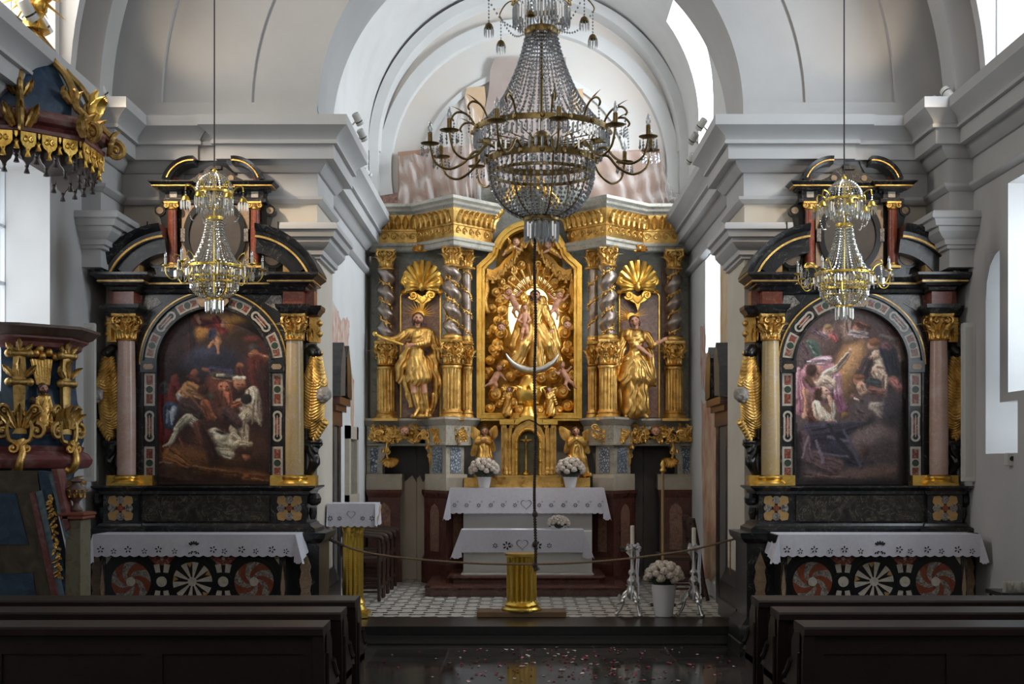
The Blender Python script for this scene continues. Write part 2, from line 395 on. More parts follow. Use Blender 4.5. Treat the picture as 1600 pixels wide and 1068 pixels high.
        sg = A[tuple(cr.T)]; quad[~sg] = quad[~sg][:, ::-1]
        fs.append(quad); fm.append(mv[quad[:, 0]])
    fs = np.concatenate(fs); fm = np.concatenate(fm)
    s = D / F
    mb = MB(); mb.v = [((a - HX) * s, D + e * s, EH - (b - HY) * s) for a, b, e in V]
    mb.f = [tuple(int(q) for q in r) for r in fs]; mb.m = [int(q) for q in fm]
    return mb

# ------------------------------------------------------------------ painting: strokes laid on a fine canvas mesh as vertex colours
def paint_canvas(name, outline_fn, x0, x1, y0, y1, step, D, strokes, bg, parent, seed=3, sat=.86, gain=.86):
    rng = np.random.RandomState(seed)
    nx, ny = int((x1 - x0) / step) + 1, int((y1 - y0) / step) + 1
    gx = np.linspace(x0, x1, nx); gy = np.linspace(y0, y1, ny)
    X, Y = np.meshgrid(gx, gy)
    # every row is squeezed to the outline so that the edge is clean
    hw = np.array([outline_fn(y) for y in gy]); cx = (x0 + x1) / 2
    XX = cx + (X - cx) / ((x1 - x0) / 2) * hw[:, None]
    def fbm(sc):
        o = np.zeros_like(XX)
        for q in range(4):
            m = rng.rand(int(ny / (step * 0 + max(1, 24 / 2 ** q))) + 3, int(nx / max(1, 24 / 2 ** q)) + 3)
            yy = np.linspace(0, m.shape[0] - 1.01, ny); xx = np.linspace(0, m.shape[1] - 1.01, nx)
            i, j = yy.astype(int), xx.astype(int); a, b = (yy - i)[:, None], (xx - j)[None]
            o += (m[i][:, j] * (1 - a) * (1 - b) + m[i + 1][:, j] * a * (1 - b) + m[i][:, j + 1] * (1 - a) * b + m[i + 1][:, j + 1] * a * b - .5) / 1.7 ** q
        return o * sc
    wx, wy = fbm(3.0), fbm(3.0)
    C = np.zeros((ny, nx, 3)); C[:] = bg(XX, Y) if callable(bg) else np.array(bg)
    PXX, PYY = XX + wx, Y + wy
    full = []
    for st in strokes:                              # drapery and limbs get folds: thin darker and lighter streaks along the form
        full.append(st)
        if st[0] == 'c' and st[5] > 4:
            ax_, ay, bx, by, ra, rb = st[1:7]; L = max(1e-6, math.hypot(bx - ax_, by - ay)); nx_, ny_ = -(by - ay) / L, (bx - ax_) / L
            for k in range(6):
                o = rng.uniform(-.8, .8); f = rng.choice([.55, .68, 1.2, 1.35]); w = rng.uniform(.6, 1.5); t0, t1 = rng.uniform(-.3, .3), rng.uniform(.6, 1.3); j = rng.uniform(-.5, .5)
                full.append(('c', ax_ + (bx - ax_) * t0 + nx_ * ra * o, ay + (by - ay) * t0 + ny_ * ra * o, ax_ + (bx - ax_) * t1 + nx_ * rb * (o + j), ay + (by - ay) * t1 + ny_ * rb * (o + j), w, w * .6, tuple(min(235, q * f) for q in st[7]), 1.8))
    strokes = full
    for st in strokes:
        kind = st[0]
        if kind == 'c':
            _, ax_, ay, bx, by, ra, rb, col, soft = st
            ab = (bx - ax_, by - ay); L = max(1e-6, ab[0] ** 2 + ab[1] ** 2)
            t = np.clip(((PXX - ax_) * ab[0] + (PYY - ay) * ab[1]) / L, 0, 1)
            dd = np.hypot(PXX - ax_ - t * ab[0], PYY - ay - t * ab[1]); r = ra + (rb - ra) * t
            shade = np.clip(((PXX - ax_ - t * ab[0]) * -.5 + (PYY - ay - t * ab[1]) * -.8) / np.maximum(r, 1), -1, 1)
        else:
            _, ax_, ay, ra, rb, rot, col, soft = st
            an = math.radians(rot); u = (PXX - ax_) * math.cos(an) + (PYY - ay) * math.sin(an); v = -(PXX - ax_) * math.sin(an) + (PYY - ay) * math.cos(an)
            r = min(ra, rb); dd = np.sqrt((u / ra) ** 2 + (v / rb) ** 2) * r
            shade = np.clip(((PXX - ax_) * -.5 / ra + (PYY - ay) * -.8 / rb), -1, 1)
        soft = np.maximum(.4, soft) * (1 + 1.2 * np.maximum(0, -shade)); al = np.clip((r - dd) / soft + .5, 0, 1)[..., None]; sh = shade[..., None]
        c = np.array(col, float)[None, None] * np.where(sh > 0, 1 + .22 * sh, 1 + .62 * sh)
        C = C * (1 - al) + c * al
    g = C.mean(2, keepdims=True); C = g + (C - g) * sat; C = C * gain
    for k in range(7000):                          # broken brushwork: short dabs that pick up and shift the colour under them
        i, j = rng.randint(2, ny - 2), rng.randint(2, nx - 2); an = rng.uniform(0, PI); L, w = rng.uniform(1.5, 4.5), rng.uniform(.5, 1.2)
        a0, a1, b0, b1 = max(0, i - 5), min(ny, i + 6), max(0, j - 5), min(nx, j + 6); yy, xx = np.mgrid[a0:a1, b0:b1]; u = (xx - j) * math.cos(an) + (yy - i) * math.sin(an); v = -(xx - j) * math.sin(an) + (yy - i) * math.cos(an)
        al = np.clip(1.3 - np.sqrt((u / L) ** 2 + (v / w) ** 2), 0, .5)[..., None]; C[a0:a1, b0:b1] = C[a0:a1, b0:b1] * (1 - al) + C[i, j] * rng.uniform(.68, 1.34) * al
    C = np.clip(C + fbm(16)[..., None] * np.array([1, .9, .85]) + rng.randn(ny, nx, 1) * 3, 0, 255) / 255
    lin = np.where(C <= .04045, C / 12.92, ((C + .055) / 1.055) ** 2.4)
    s = D / F; o = world_loc(parent) if parent else Vector((0, 0, 0))
    me = bpy.data.meshes.new(name)
    vs = np.stack([(XX - HX) * s - o.x, np.full_like(XX, D) - o.y, EH - (Y - HY) * s - o.z], -1).reshape(-1, 3)
    fs = []
    for i in range(ny - 1):
        b = i * nx
        fs += [(b + j, b + nx + j, b + nx + j + 1, b + j + 1) for j in range(nx - 1)]
    me.from_pydata(vs.tolist(), [], fs)
    ca = me.color_attributes.new('Col', 'FLOAT_COLOR', 'POINT')
    ca.data.foreach_set('color', np.concatenate([lin.reshape(-1, 3), np.ones((nx * ny, 1))], 1).ravel().astype(np.float32))
    me.materials.append(G['canvas']); me.update()
    ob = bpy.data.objects.new(name, me); COL.objects.link(ob)
    if parent: ob.parent = parent
    return ob
LIGHT = dict(world=1.05, nave_r=45, nave_rc=130, nave_l=30, nave_lc=90, ch_up=150, ch_low=50, niche=5, sun=500, spot=48, wallspot=16, altarspot=220, altarspot2=110, vt='Standard', exp=0.0, gamma=1.1)
# ------------------------------------------------------------------ camera
cam = bpy.data.cameras.new('camera'); camo = bpy.data.objects.new('camera', cam); COL.objects.link(camo)
cam.sensor_fit = 'HORIZONTAL'; cam.sensor_width = 36; cam.lens = F / 1600 * 36
cam.shift_x = (800 - HX) / 1600; cam.shift_y = (HY - 534) / 1600
camo.location = (0, 0, EH); camo.rotation_euler = (PI / 2, 0, 0); cam.clip_end = 200; SC.camera = camo

AX, NL, NR, CLX, CRX, PLX, PRX = .08, -3.65, 3.75, -1.87, 2.03, -1.78, 1.94
YE, YB = 11.8, 16.6
def nave_floor_mat():
    m, nt, b = new_mat('dark_polished_floor_slabs'); v = texco(nt)
    br = nt.nodes.new('ShaderNodeTexBrick'); nt.links.new(v, br.inputs['Vector'])
    br.inputs['Scale'].default_value = 1; br.inputs['Brick Width'].default_value = .62; br.inputs['Row Height'].default_value = .55
    br.inputs['Mortar Size'].default_value = .007; br.offset = .0
    br.inputs['Color1'].default_value = rgb(72, 66, 61); br.inputs['Color2'].default_value = rgb(40, 36, 34); br.inputs['Mortar'].default_value = rgb(88, 82, 75)
    mx = nt.nodes.new('ShaderNodeMixRGB'); mx.blend_type = 'MULTIPLY'; mx.inputs[0].default_value = .7
    nt.links.new(br.outputs['Color'], mx.inputs[1]); nt.links.new(ramp(nt, noise(nt, v, 6, 6, .7), [(.3, (.5, .5, .5, 1)), (.7, (1.3, 1.25, 1.2, 1))]), mx.inputs[2])
    nt.links.new(mx.outputs[0], b.inputs['Base Color'])
    nt.links.new(ramp(nt, noise(nt, v, 3, 4), [(.3, (.06,) * 3 + (1,)), (.7, (.16,) * 3 + (1,))]), b.inputs['Roughness'])
    return m
def tile_mat():
    m, nt, b = new_mat('black_and_white_tiles'); v = texco(nt)
    sp = nt.nodes.new('ShaderNodeSeparateXYZ'); nt.links.new(v, sp.inputs[0])
    def M(op, a, c=None):
        n = nt.nodes.new('ShaderNodeMath'); n.operation = op
        for i, q in enumerate((a, c)):
            if q is None: continue
            if isinstance(q, (int, float)): n.inputs[i].default_value = q
            else: nt.links.new(q, n.inputs[i])
        return n.outputs[0]
    def lat(o):
        a = M('MULTIPLY', M('ABSOLUTE', M('SUBTRACT', M('FRACT', M('ADD', M('DIVIDE', sp.outputs[0], .245), 20 + o)), .5)), .245)
        c = M('MULTIPLY', M('ABSOLUTE', M('SUBTRACT', M('FRACT', M('ADD', M('DIVIDE', sp.outputs[1], .36), 20 + o)), .5)), .36)
        return M('MULTIPLY', M('LESS_THAN', a, .076), M('LESS_THAN', c, M('ADD', .020, M('MULTIPLY', a, .46))))
    f = M('MAXIMUM', lat(0), lat(.5))
    mx = nt.nodes.new('ShaderNodeMixRGB'); nt.links.new(f, mx.inputs[0])
    nt.links.new(ramp(nt, noise(nt, v, 4, 4), [(.3, rgb(204, 196, 184)), (.7, rgb(228, 222, 212))]), mx.inputs[1]); mx.inputs[2].default_value = rgb(22, 20, 20)
    nt.links.new(mx.outputs[0], b.inputs['Base Color']); b.inputs['Roughness'].default_value = .28
    return m
structure(MB().box(-4.2, 4.3, -2, 11.75, -.2, 0).build('floor', nave_floor_mat(), smooth=0), 'dark polished stone slab floor of the nave')
structure(MB().box(-2.4, 2.6, 12.42, YB + .2, -.02, .173).build('floor_chancel', tile_mat(), smooth=0), 'white tile chancel floor with small black bow shaped insets')
mb = MB().box(PLX - .35, PRX + .35, 11.70, 12.42, .105, .173, 0).box(PLX - .35, PRX + .35, 11.725, 12.42, .02, .105, 1).box(PLX - .35, PRX + .35, 11.74, 12.42, -.02, .02, 0)
mb.box(PLX - .35, PRX + .35, 11.715, 11.74, .075, .09, 1)
structure(mb.build('floor_step', ['black_plain', plain('worn_black_stone', rgb(46, 46, 45), .4)], smooth=0), 'polished black stone step up to the chancel')

def holed(mb, x0, x1, ys, zs, holes):
    Y = sorted({ys[0], ys[1], *[h[0] for h in holes], *[h[1] for h in holes]}); Zs = sorted({zs[0], zs[1], *[h[2] for h in holes], *[h[3] for h in holes]})
    for a, b in zip(Y, Y[1:]):
        run = None
        for c, d in zip(Zs, Zs[1:]):
            if any(h[0] <= a and b <= h[1] and h[2] <= c and d <= h[3] for h in holes):
                if run: mb.box(x0, x1, a, b, run[0], run[1]); run = None
            else: run = (run[0], d) if run else (c, d)
        if run: mb.box(x0, x1, a, b, run[0], run[1])
    return mb
LW = [(9.2, 10.40, 2.1, 3.86), (9.2, 10.52, 4.83, 7.2)]
RW = [(9.0, 10.36, 2.14, 3.75), (9.2, 10.60, 4.76, 7.2)]
RN = [(10.54, 10.86, 2.07, 3.27), (10.16, 10.86, 1.67, 2.07)]
structure(holed(MB(), NL - .5, NL, (-2, YE + .4), (-.1, 8.6), LW).build('wall_left', 'wall', smooth=0), 'grey plaster left nave wall')
structure(holed(MB(), NR, NR + .5, (-2, YE + .4), (-.1, 8.6), RW + RN).build('wall_right', 'wall', smooth=0), 'grey plaster right nave wall')
mb = MB(); c0 = (NR, 3.27)
mb.v = []; p = [(10.54, 3.28), (10.87, 3.28), (10.87, 2.9), (10.86, 2.9), (10.84, 3.05), (10.77, 3.17), (10.66, 3.24), (10.54, 3.27)]
n = len(p); mb.add([(NR + .002, y, z) for y, z in p] + [(NR + .5, y, z) for y, z in p], [tuple(range(n)), tuple(range(2 * n - 1, n - 1, -1))] + [(i, i + n, (i + 1) % n + n, (i + 1) % n) for i in range(n)])
structure(mb.build('wall_right_opening_head', 'wall', smooth=0))
def window(name, x, h, lab, out):
    mb = MB(); fr = MB(); xo = x + out * .36
    mb.box(xo - .006, xo + .006, h[0], h[1], h[2], h[3])
    for y in np.linspace(h[0], h[1], 4): fr.box(xo - .015, xo + .015, y - .012, y + .012, h[2], h[3])
    for z in np.linspace(h[2], h[3], 5): fr.box(xo - .015, xo + .015, h[0], h[1], z - .012, z + .012)
    o = structure(mb.build(name, 'pane', smooth=0), lab)
    f = fr.build('window_frame', plain('white_window_frame', rgb(200, 204, 208), .6), o, smooth=0)
    return o
window('window_1', NL, LW[0], 'lower window in the left nave wall', -1); window('window_2', NL, LW[1], 'upper window in the left nave wall', -1)
window('window_3', NR, RW[0], 'lower window in the right nave wall', 1); window('window_4', NR, RW[1], 'upper window in the right nave wall', 1)
window('window_7', NR, RN[0], 'narrow arched opening in the right nave wall', 1); window('window_8', NR, RN[1], 'low opening under the narrow arched one', 1)

# east wall with the chancel arch
mb = MB().box(NL - .5, PLX, YE, 12.65, -.1, 4.70).box(PRX, NR + .5, YE, 12.65, -.1, 4.70)
mb.box(PX(373, 11.7), PLX, 11.7, YE, 0, 4.56).box(PRX, PX(1300, 11.7), 11.7, YE, 0, 4.56)
AZ, AR = 4.67, 1.86
inner = arcpts(AX, AZ, AR, 0, 180, 64); outer = []
for i in range(65):
    a = PI * i / 64; c, s_ = math.cos(a), math.sin(a); t = min(4.2 / max(1e-6, abs(c)), 4.0 / max(1e-6, s_)); outer.append((AX + t * c, AZ + t * s_))
mb.ring(outer, inner, 11.76, 12.65, 1, closed=False)
structure(mb.build('wall_east', ['wall_cream', 'wall'], smooth=30), 'plaster wall with the round chancel arch')
def big_ring(r0, y0, y1):
    inn = arcpts(AX - .02, 4.60, r0, 0, 180, 72); o = [(max(NL - .1, min(NR + .1, AX + (x - AX) * 2.2)), min(8.7, 4.6 + (z - 4.6) * 2.6)) for x, z in inn]
    return inn, o
mb = MB()
for r0, y0, y1 in ((2.42, 11.735, 11.77), (3.19, 11.675, 11.74)):
    inn = arcpts(AX - .02, 4.70, r0, 0, 180, 72); o = arcpts(AX - .02, 4.70, 4.35, 0, 180, 72)
    mb.ring(o, inn, y0, y1, closed=False)
mb.box(NL, PX(494, 11.7), 11.655, 11.8, 4.5, 4.72).box(PX(1160, 11.7), NR, 11.655, 11.8, 4.5, 4.72)
structure(mb.build('wall_east_upper_arches', 'wall', smooth=30), 'stepped blind arches above the cornice')
mb = MB(); mb.arc([(3.72, 0), (3.95, 0), (3.95, 1.2), (3.72, 1.2)], .05, 4.6, -2, 182, 10.62, 72)
mb.arc([(3.50, 0), (3.80, 0), (3.80, .32), (3.50, .32)], .05, 4.5, -1, 181, 10.98, 72)
mb.arc([(3.62, 0), (3.80, 0), (3.80, .12), (3.62, .12)], .05, 4.5, -1, 181, 10.615, 72)
structure(mb.build('ceiling_vault', 'wall', smooth=30), 'barrel vault with a transverse rib at the end of the nave')
structure(MB().box(-4.2, 4.3, -2, 10.7, 8.5, 8.7).build('ceiling', 'wall', smooth=0), 'high nave ceiling')

structure(MB().box(-4.2, 4.3, -2.2, -2, -.1, 3.2).build('rear_light_blocker', 'wall', smooth=0), 'low unseen wall added behind the camera to keep light off the pews')  # out of view, added to cut the light from behind on pews and floor
# chancel shell
CW = [(13.75, 14.85, 2.80, 3.83), (14.25, 15.40, 4.75, 6.9)]
structure(MB().box(CLX - .5, CLX, 12.6, YB + .3, -.1, 5.56).build('wall_chancel_left', 'wall_white', smooth=0), 'white left wall of the chancel')
structure(holed(MB(), CRX, CRX + .5, (12.6, YB + .3), (-.1, 5.56), CW).build('wall_chancel_right', 'wall_white', smooth=0), 'white right wall of the chancel')
window('window_5', CRX, CW[0], 'lower window in the right chancel wall', 1); window('window_6', CRX + .1, (14.25, 15.4, 4.75, 6.8), 'upper window in the right chancel wall', 1)
structure(MB().box(CLX - .4, CRX + .4, YB, YB + .3, -.1, 8).build('wall_back', 'wall_warm', smooth=0), 'plastered end wall of the chancel')
mb = MB(); VR = 1.95
for y0, y1, a0 in ((12.64, 14.25, 0), (14.25, 15.4, 36), (15.4, 16.62, 0)):
    mb.arc([(VR, 0), (VR + .2, 0), (VR + .2, y1 - y0), (VR, y1 - y0)], AX, 5.5, a0, 180, y0, 60)
zt = 5.5 + VR * math.sin(math.radians(36))
mb.box(AX + VR * math.cos(math.radians(36)), CRX + .55, 14.25, 15.4, zt, zt + .1)
for y in (14.163, 15.385):
    sec = [(AX + VR * math.cos(math.radians(a)), 5.5 + VR * math.sin(math.radians(a))) for a in range(0, 37, 4)] + [(CRX + .55, zt), (CRX + .55, 5.5)]
    mb.prism(sec, y, y + .1)
structure(mb.build('ceiling_chancel', 'wall_white', smooth=30), 'white barrel vault of the chancel')
mb = MB()
mb.arc([(1.84, 0), (1.96, 0), (1.96, .22), (1.80, .22)], AX + .01, 5.44, -1, 181, 16.4, 64)
for s in (-1, 1): mb.box(min(AX + .01 + s * 1.84, AX + .01 + s * 1.95), max(AX + .01 + s * 1.84, AX + .01 + s * 1.95), 16.402, 16.6, 4.4, 5.42); mb.box(min(AX + s * 1.27, AX + s * 1.32), max(AX + s * 1.27, AX + s * 1.32), 16.56, 16.6, 4.4, 5.12)
mb.arc([(1.70, 0), (1.86, 0), (1.86, .08), (1.68, .08)], AX + .01, 5.2, -12, 192, 16.53, 64)
mb.arc([(1.25, 0), (1.32, 0), (1.32, .05), (1.27, .05)], AX - .02, 5.12, 0, 180, 16.56, 48)
structure(mb.build('trim_1', 'wall_white', smooth=30), 'arch mouldings on the end wall of the chancel')

# entablature and capitals
ENT = [(-.02, 4.56), (.295, 4.555), (.295, 4.468), (.275, 4.455), (.24, 4.43), (.205, 4.395), (.19, 4.365), (.20, 4.352), (.20, 4.33), (.165, 4.328), (.165, 4.205), (.09, 4.21),
       (.085, 4.18), (.06, 4.15), (.04, 4.125), (.03, 4.117), (.008, 4.115), (.008, 3.906), (.06, 3.905), (.055, 3.88), (.02, 3.85), (.006, 3.845), (-.02, 3.845)]
ENT2 = [(0, 3.66), (.19, 3.655), (.20, 3.63), (.20, 3.60), (.175, 3.59), (.16, 3.54), (.13, 3.535), (.125, 3.50), (.09, 3.46), (.06, 3.44), (.055, 3.40), (.03, 3.395), (.03, 3.37), (0, 3.365), (-.02, 3.365)]
xl1, xl2, xr1, xr2 = PX(287, 11.75), PX(373, 11.7), PX(1358, 11.7), PX(1300, 11.7)
pl = [(NL, -1.5), (NL, 11.15), (NL + .16, 11.15), (NL + .16, 11.74), (xl1, 11.74), (xl1, 11.77), (xl2, 11.77), (xl2, 11.7), (PLX, 11.7), (PLX, 12.66), (CLX, 12.66), (CLX, 16.35)]
pr = [(CRX, 16.35), (CRX, 12.66), (PRX, 12.66), (PRX, 11.7), (xr2, 11.7), (xr2, 11.77), (xr1, 11.77), (xr1, 11.74), (NR - .2, 11.74), (NR - .2, 11.15), (NR, 11.15), (NR, -1.5)]
structure(MB().mould(ENT, pl).build('trim_2', 'wall', smooth=25), 'plaster cornice on the left side')
structure(MB().mould(ENT, pr).build('trim_3', 'wall', smooth=25), 'plaster cornice on the right side')
mb = MB().mould(ENT2, [(PX(440, 11.7), 11.7), (PLX, 11.7), (PLX, 12.6)]).mould(ENT2, [(PRX, 12.6), (PRX, 11.7), (PX(1232, 11.7), 11.7)])
structure(mb.build('trim_4', 'wall', smooth=25), 'pilaster capitals of the chancel arch')
mb = MB().mould(ENT2, [(NL, 11.15), (NL + .16, 11.15), (NL + .16, 11.75)]).mould(ENT2, [(NR - .2, 11.75), (NR - .2, 11.15), (NR, 11.15)])
mb.box(NL, NL + .16, 11.15, 11.8, 3.22, 4.56).box(NR - .2, NR, 11.15, 11.8, 3.22, 4.56)
structure(mb.build('trim_5', 'wall', smooth=25), 'corner pilasters that stop half way down')
BASE = [(0, .62), (.02, .62), (.03, .58), (.06, .52), (.07, .5), (.07, .34), (.09, .33), (.09, -.02), (0, -.02)]
mb = MB().mould(BASE, [(PRX, 12.66), (PRX, 11.7), (xr2, 11.7)]).mould(BASE, [(xl2, 11.7), (PLX, 11.7), (PLX, 12.66)])
structure(mb.build('baseboard_arch', 'black', smooth=25), 'black stone base of the chancel arch')

# fresco remains uncovered on the chancel walls
def patch(x, pts, out, m, nm, lab):
    rr = random.Random(len(pts) * 7 + int(pts[0][0] * 10)); mb = MB(); P = []
    for i in range(len(pts)):
        a, b = pts[i], pts[(i + 1) % len(pts)]
        for q in range(7):
            t = q / 7; j = 0 if q == 0 else .05
            P.append((a[0] + (b[0] - a[0]) * t + rr.uniform(-j, j), a[1] + (b[1] - a[1]) * t + rr.uniform(-j, j)))
    n = len(P); mb.add([(x + out * .004, y, z) for y, z in P], [tuple(range(n))])
    structure(mb.build(nm, m, smooth=0), lab)
fm = plain('faded_red_fresco', rgb(186, 128, 104), .85, 0, rgb(214, 200, 188), 9)
fo = plain('faded_ochre_fresco', rgb(206, 164, 110), .85, 0, rgb(226, 206, 176), 4)
fb = plain('faded_buff_fresco', rgb(214, 190, 160), .85, 0, rgb(180, 120, 96), 3)
def YL(px): return F * CLX / (px - HX)
def YR(px): return F * CRX / (px - HX)
def q(yf, lst): return [(yf(a), PZ(b, yf(a))) for a, b in lst]
patch(CLX, q(YL, [(505, 455), (520, 470), (532, 500), (545, 500), (544, 548), (526, 545), (505, 545)]), 1, fm, 'wall_fresco', 'faded red fresco strip on the left chancel wall')
patch(CLX, q(YL, [(549, 590), (553, 590), (551, 720), (548, 720)]), 1, fb, 'wall_fresco', 'thin fresco streak on the left chancel wall')
patch(CRX, q(YR, [(1127, 395), (1145, 400), (1145, 530), (1126, 535)]), -1, fo, 'wall_fresco', 'ochre fresco strip beside the lower chancel window')
patch(CRX, q(YR, [(1094, 505), (1102, 505), (1108, 640), (1096, 600)]), -1, fm, 'wall_fresco', 'red fresco streak beside the altar')
patch(CRX, q(YR, [(1096, 622), (1126, 640), (1126, 905), (1100, 905)]), -1, fb, 'wall_fresco', 'large buff fresco area behind the chairs')

# black marble door surround on each chancel wall, with a broken pediment
def door_case(name, x, out, y0, y1, lab):
    r = thing(name, lab, 'door surround', (x, (y0 + y1) / 2, .173))
    zt = 2.02
    for y in (y0, y1): MB().box(min(x, x + out * .05), max(x, x + out * .05), y - .1, y + .1, .173, zt - .06).build('jamb', 'black', r, 0)
    mb = MB(); a, b = min(x, x + out * .26), max(x, x + out * .26)
    for z0, z1, e in ((zt - .06, zt + .08, .06), (zt + .08, zt + .14, .10), (zt + .14, zt + .21, .14)):
        mb.box(min(x, x + out * e), max(x, x + out * e), y0 - .11 - e * .3, y1 + .11 + e * .3, z0, z1)
    mb.build('lintel', G['redbrown'], r, 0)
    for s, yy in ((1, y0), (-1, y1)):
        mb = MB(); P = [(yy - s * .18, zt + .21), (yy + s * .16, zt + .21 + .02), (yy + s * .2, zt + .62), (yy + s * .06, zt + .74), (yy - s * .14, zt + .5)]
        n = len(P); a, b = x + out * .01, x + out * .15
        mb.add([(a, y, z) for y, z in P] + [(b, y, z) for y, z in P], [tuple(range(n)), tuple(range(2 * n - 1, n - 1, -1))] + [(i, i + n, (i + 1) % n + n, (i + 1) % n) for i in range(n)])
        mb.build('pediment_half', marble('grey_black_stone', [rgb(58, 58, 60), rgb(84, 84, 86)], 12, None, rough=.5) if s > 0 else 'black', r, 0)
    MB().box(min(x + out * .005, x + out * .04), max(x + out * .005, x + out * .04), y0 + .1, y1 - .1, .173, zt - .06).build('door_leaf', G['door_dark'], r, 0)
    return r
door_case('door_surround', CLX, 1, 12.95, 13.45, 'black marble door surround with a broken pediment on the left chancel wall')
door_case('door_surround', CRX, -1, 12.95, 13.60, 'black marble door surround with a broken pediment on the right chancel wall')
r = thing('wall_cupboard', 'grey stone framed barred wall niche left of the altar', 'wall niche', (CLX, 14.6, 1.3))
mb = MB(); yc0, yc1, z0, z1 = 14.2, 15.0, PZ(790, 14.4), PZ(665, 14.4)
mb.box(CLX, CLX + .05, yc0, yc0 + .14, z0, z1).box(CLX, CLX + .05, yc1 - .14, yc1, z0, z1).box(CLX, CLX + .05, yc0, yc1, z1 - .14, z1).box(CLX, CLX + .06, yc0, yc1, z0, z0 + .12)
mb.build('frame', 'stone', r, 0); MB().box(CLX + .005, CLX + .015, yc0 + .14, yc1 - .14, z0 + .12, z1 - .14).build('grille', G['greydark'], r, 0)

# ------------------------------------------------------------------ light: sky through the windows, small lamps on the altar
w = bpy.data.worlds.new('world'); SC.world = w; w.use_nodes = True
w.node_tree.nodes['Background'].inputs[0].default_value = (1.0, .96, .90, 1); w.node_tree.nodes['Background'].inputs[1].default_value = LIGHT['world']
def area(name, loc, target, sx, sy, power, col):
    l = bpy.data.lights.new(name, 'AREA'); l.shape = 'RECTANGLE'; l.size = sx; l.size_y = sy; l.energy = power; l.color = col
    o = bpy.data.objects.new(name, l); COL.objects.link(o); o.location = loc
    o.rotation_euler = (Vector(target) - Vector(loc)).to_track_quat('-Z', 'Y').to_euler(); return o
def spot(name, loc, target, power, ang, col, blend=.8, rad=.05):
    l = bpy.data.lights.new(name, 'SPOT'); l.energy = power; l.spot_size = math.radians(ang); l.spot_blend = blend; l.color = col; l.shadow_soft_size = rad
    o = bpy.data.objects.new(name, l); COL.objects.link(o); o.location = loc
    o.rotation_euler = (Vector(target) - Vector(loc)).to_track_quat('-Z', 'Y').to_euler(); return o
day, warm = (.86, .93, 1.0), (1.0, .78, .55)
area('daylight', (NR + .42, 9.5, 2.95), (2.4, 10.3, 2.5), 1.0, 1.5, LIGHT['nave_r'], day)
area('daylight', (NR + .42, 9.7, 5.9), (1.5, 10.9, 4.6), 1.0, 2.0, LIGHT['nave_rc'], day)
area('daylight', (NL - .42, 9.5, 2.95), (-2.4, 10.3, 2.5), 1.0, 1.5, LIGHT['nave_l'], (.95, .97, 1))
area('daylight', (NL - .42, 9.7, 5.9), (-1.5, 10.9, 4.6), 1.0, 2.0, LIGHT['nave_lc'], (1, .90, .78))
area('daylight', (CRX + .40, 14.55, 5.7), (.6, 15.5, 5.1), .8, 1.6, LIGHT['ch_up'], day)
area('daylight', (CRX + .42, 14.1, 3.3), (1.0, 14.85, 2.9), .8, .95, LIGHT['ch_low'], day)
area('daylight', (NR + .44, 10.62, 2.7), (3.85, 10.86, 2.7), .15, 1.0, LIGHT['niche'], day); area('daylight', (NR + .44, 10.4, 1.87), (3.85, 10.86, 1.87), .3, .35, LIGHT['niche'], day)
for x, z, p in ((PX(556, 12.6), 4.5, 1.0), (PX(1092, 12.6), 4.5, 1.0), (PX(572, 14.2), 4.45, .8), (PX(1080, 14.2), 4.45, .8)):
    spot('altar_spot', (x * .93, 12.9 if p == 1 else 14.2, z), (AX + x * .25, 16, 2.7), LIGHT['spot'] * p, 60, warm)
for x, y, z, t, p, a in ((-3.45, 9.9, 4.9, (-2.5, 11.5, 3.2), 'altarspot', 56), (3.55, 9.9, 4.9, (2.7, 11.5, 3.2), 'altarspot2', 56), (-3.3, 10.9, 4.75, (-2.6, 11.7, 5.6), 'wallspot', 70), (3.35, 10.9, 4.75, (2.75, 11.7, 5.6), 'wallspot', 70)):
    spot('wall_spot', (x, y, z), t, LIGHT[p], a, warm)
spot('sunbeam', (CRX + .3, 14.2, 3.6), (PX(813, 15.1), 15.1, .852), LIGHT['sun'], 2.6, (1, .97, .9), .4, .01); spot('sunbeam', (CRX + .3, 14.1, 3.5), (PX(972, 12.75), 12.75, .173), LIGHT['sun'] * .7, 2.2, (1, .97, .9), .4, .01)
SC.view_settings.view_transform = LIGHT['vt']; SC.view_settings.look = 'None'; SC.view_settings.exposure = LIGHT['exp']; SC.view_settings.gamma = LIGHT['gamma']
SC.cycles.max_bounces = 8; SC.cycles.diffuse_bounces = 4; SC.cycles.glossy_bounces = 4; SC.cycles.transparent_max_bounces = 80; SC.cycles.transmission_bounces = 4
SC.cycles.use_denoising = True; SC.cycles.sample_clamp_indirect = 6; SC.cycles.caustics_reflective = False; SC.cycles.caustics_refractive = False
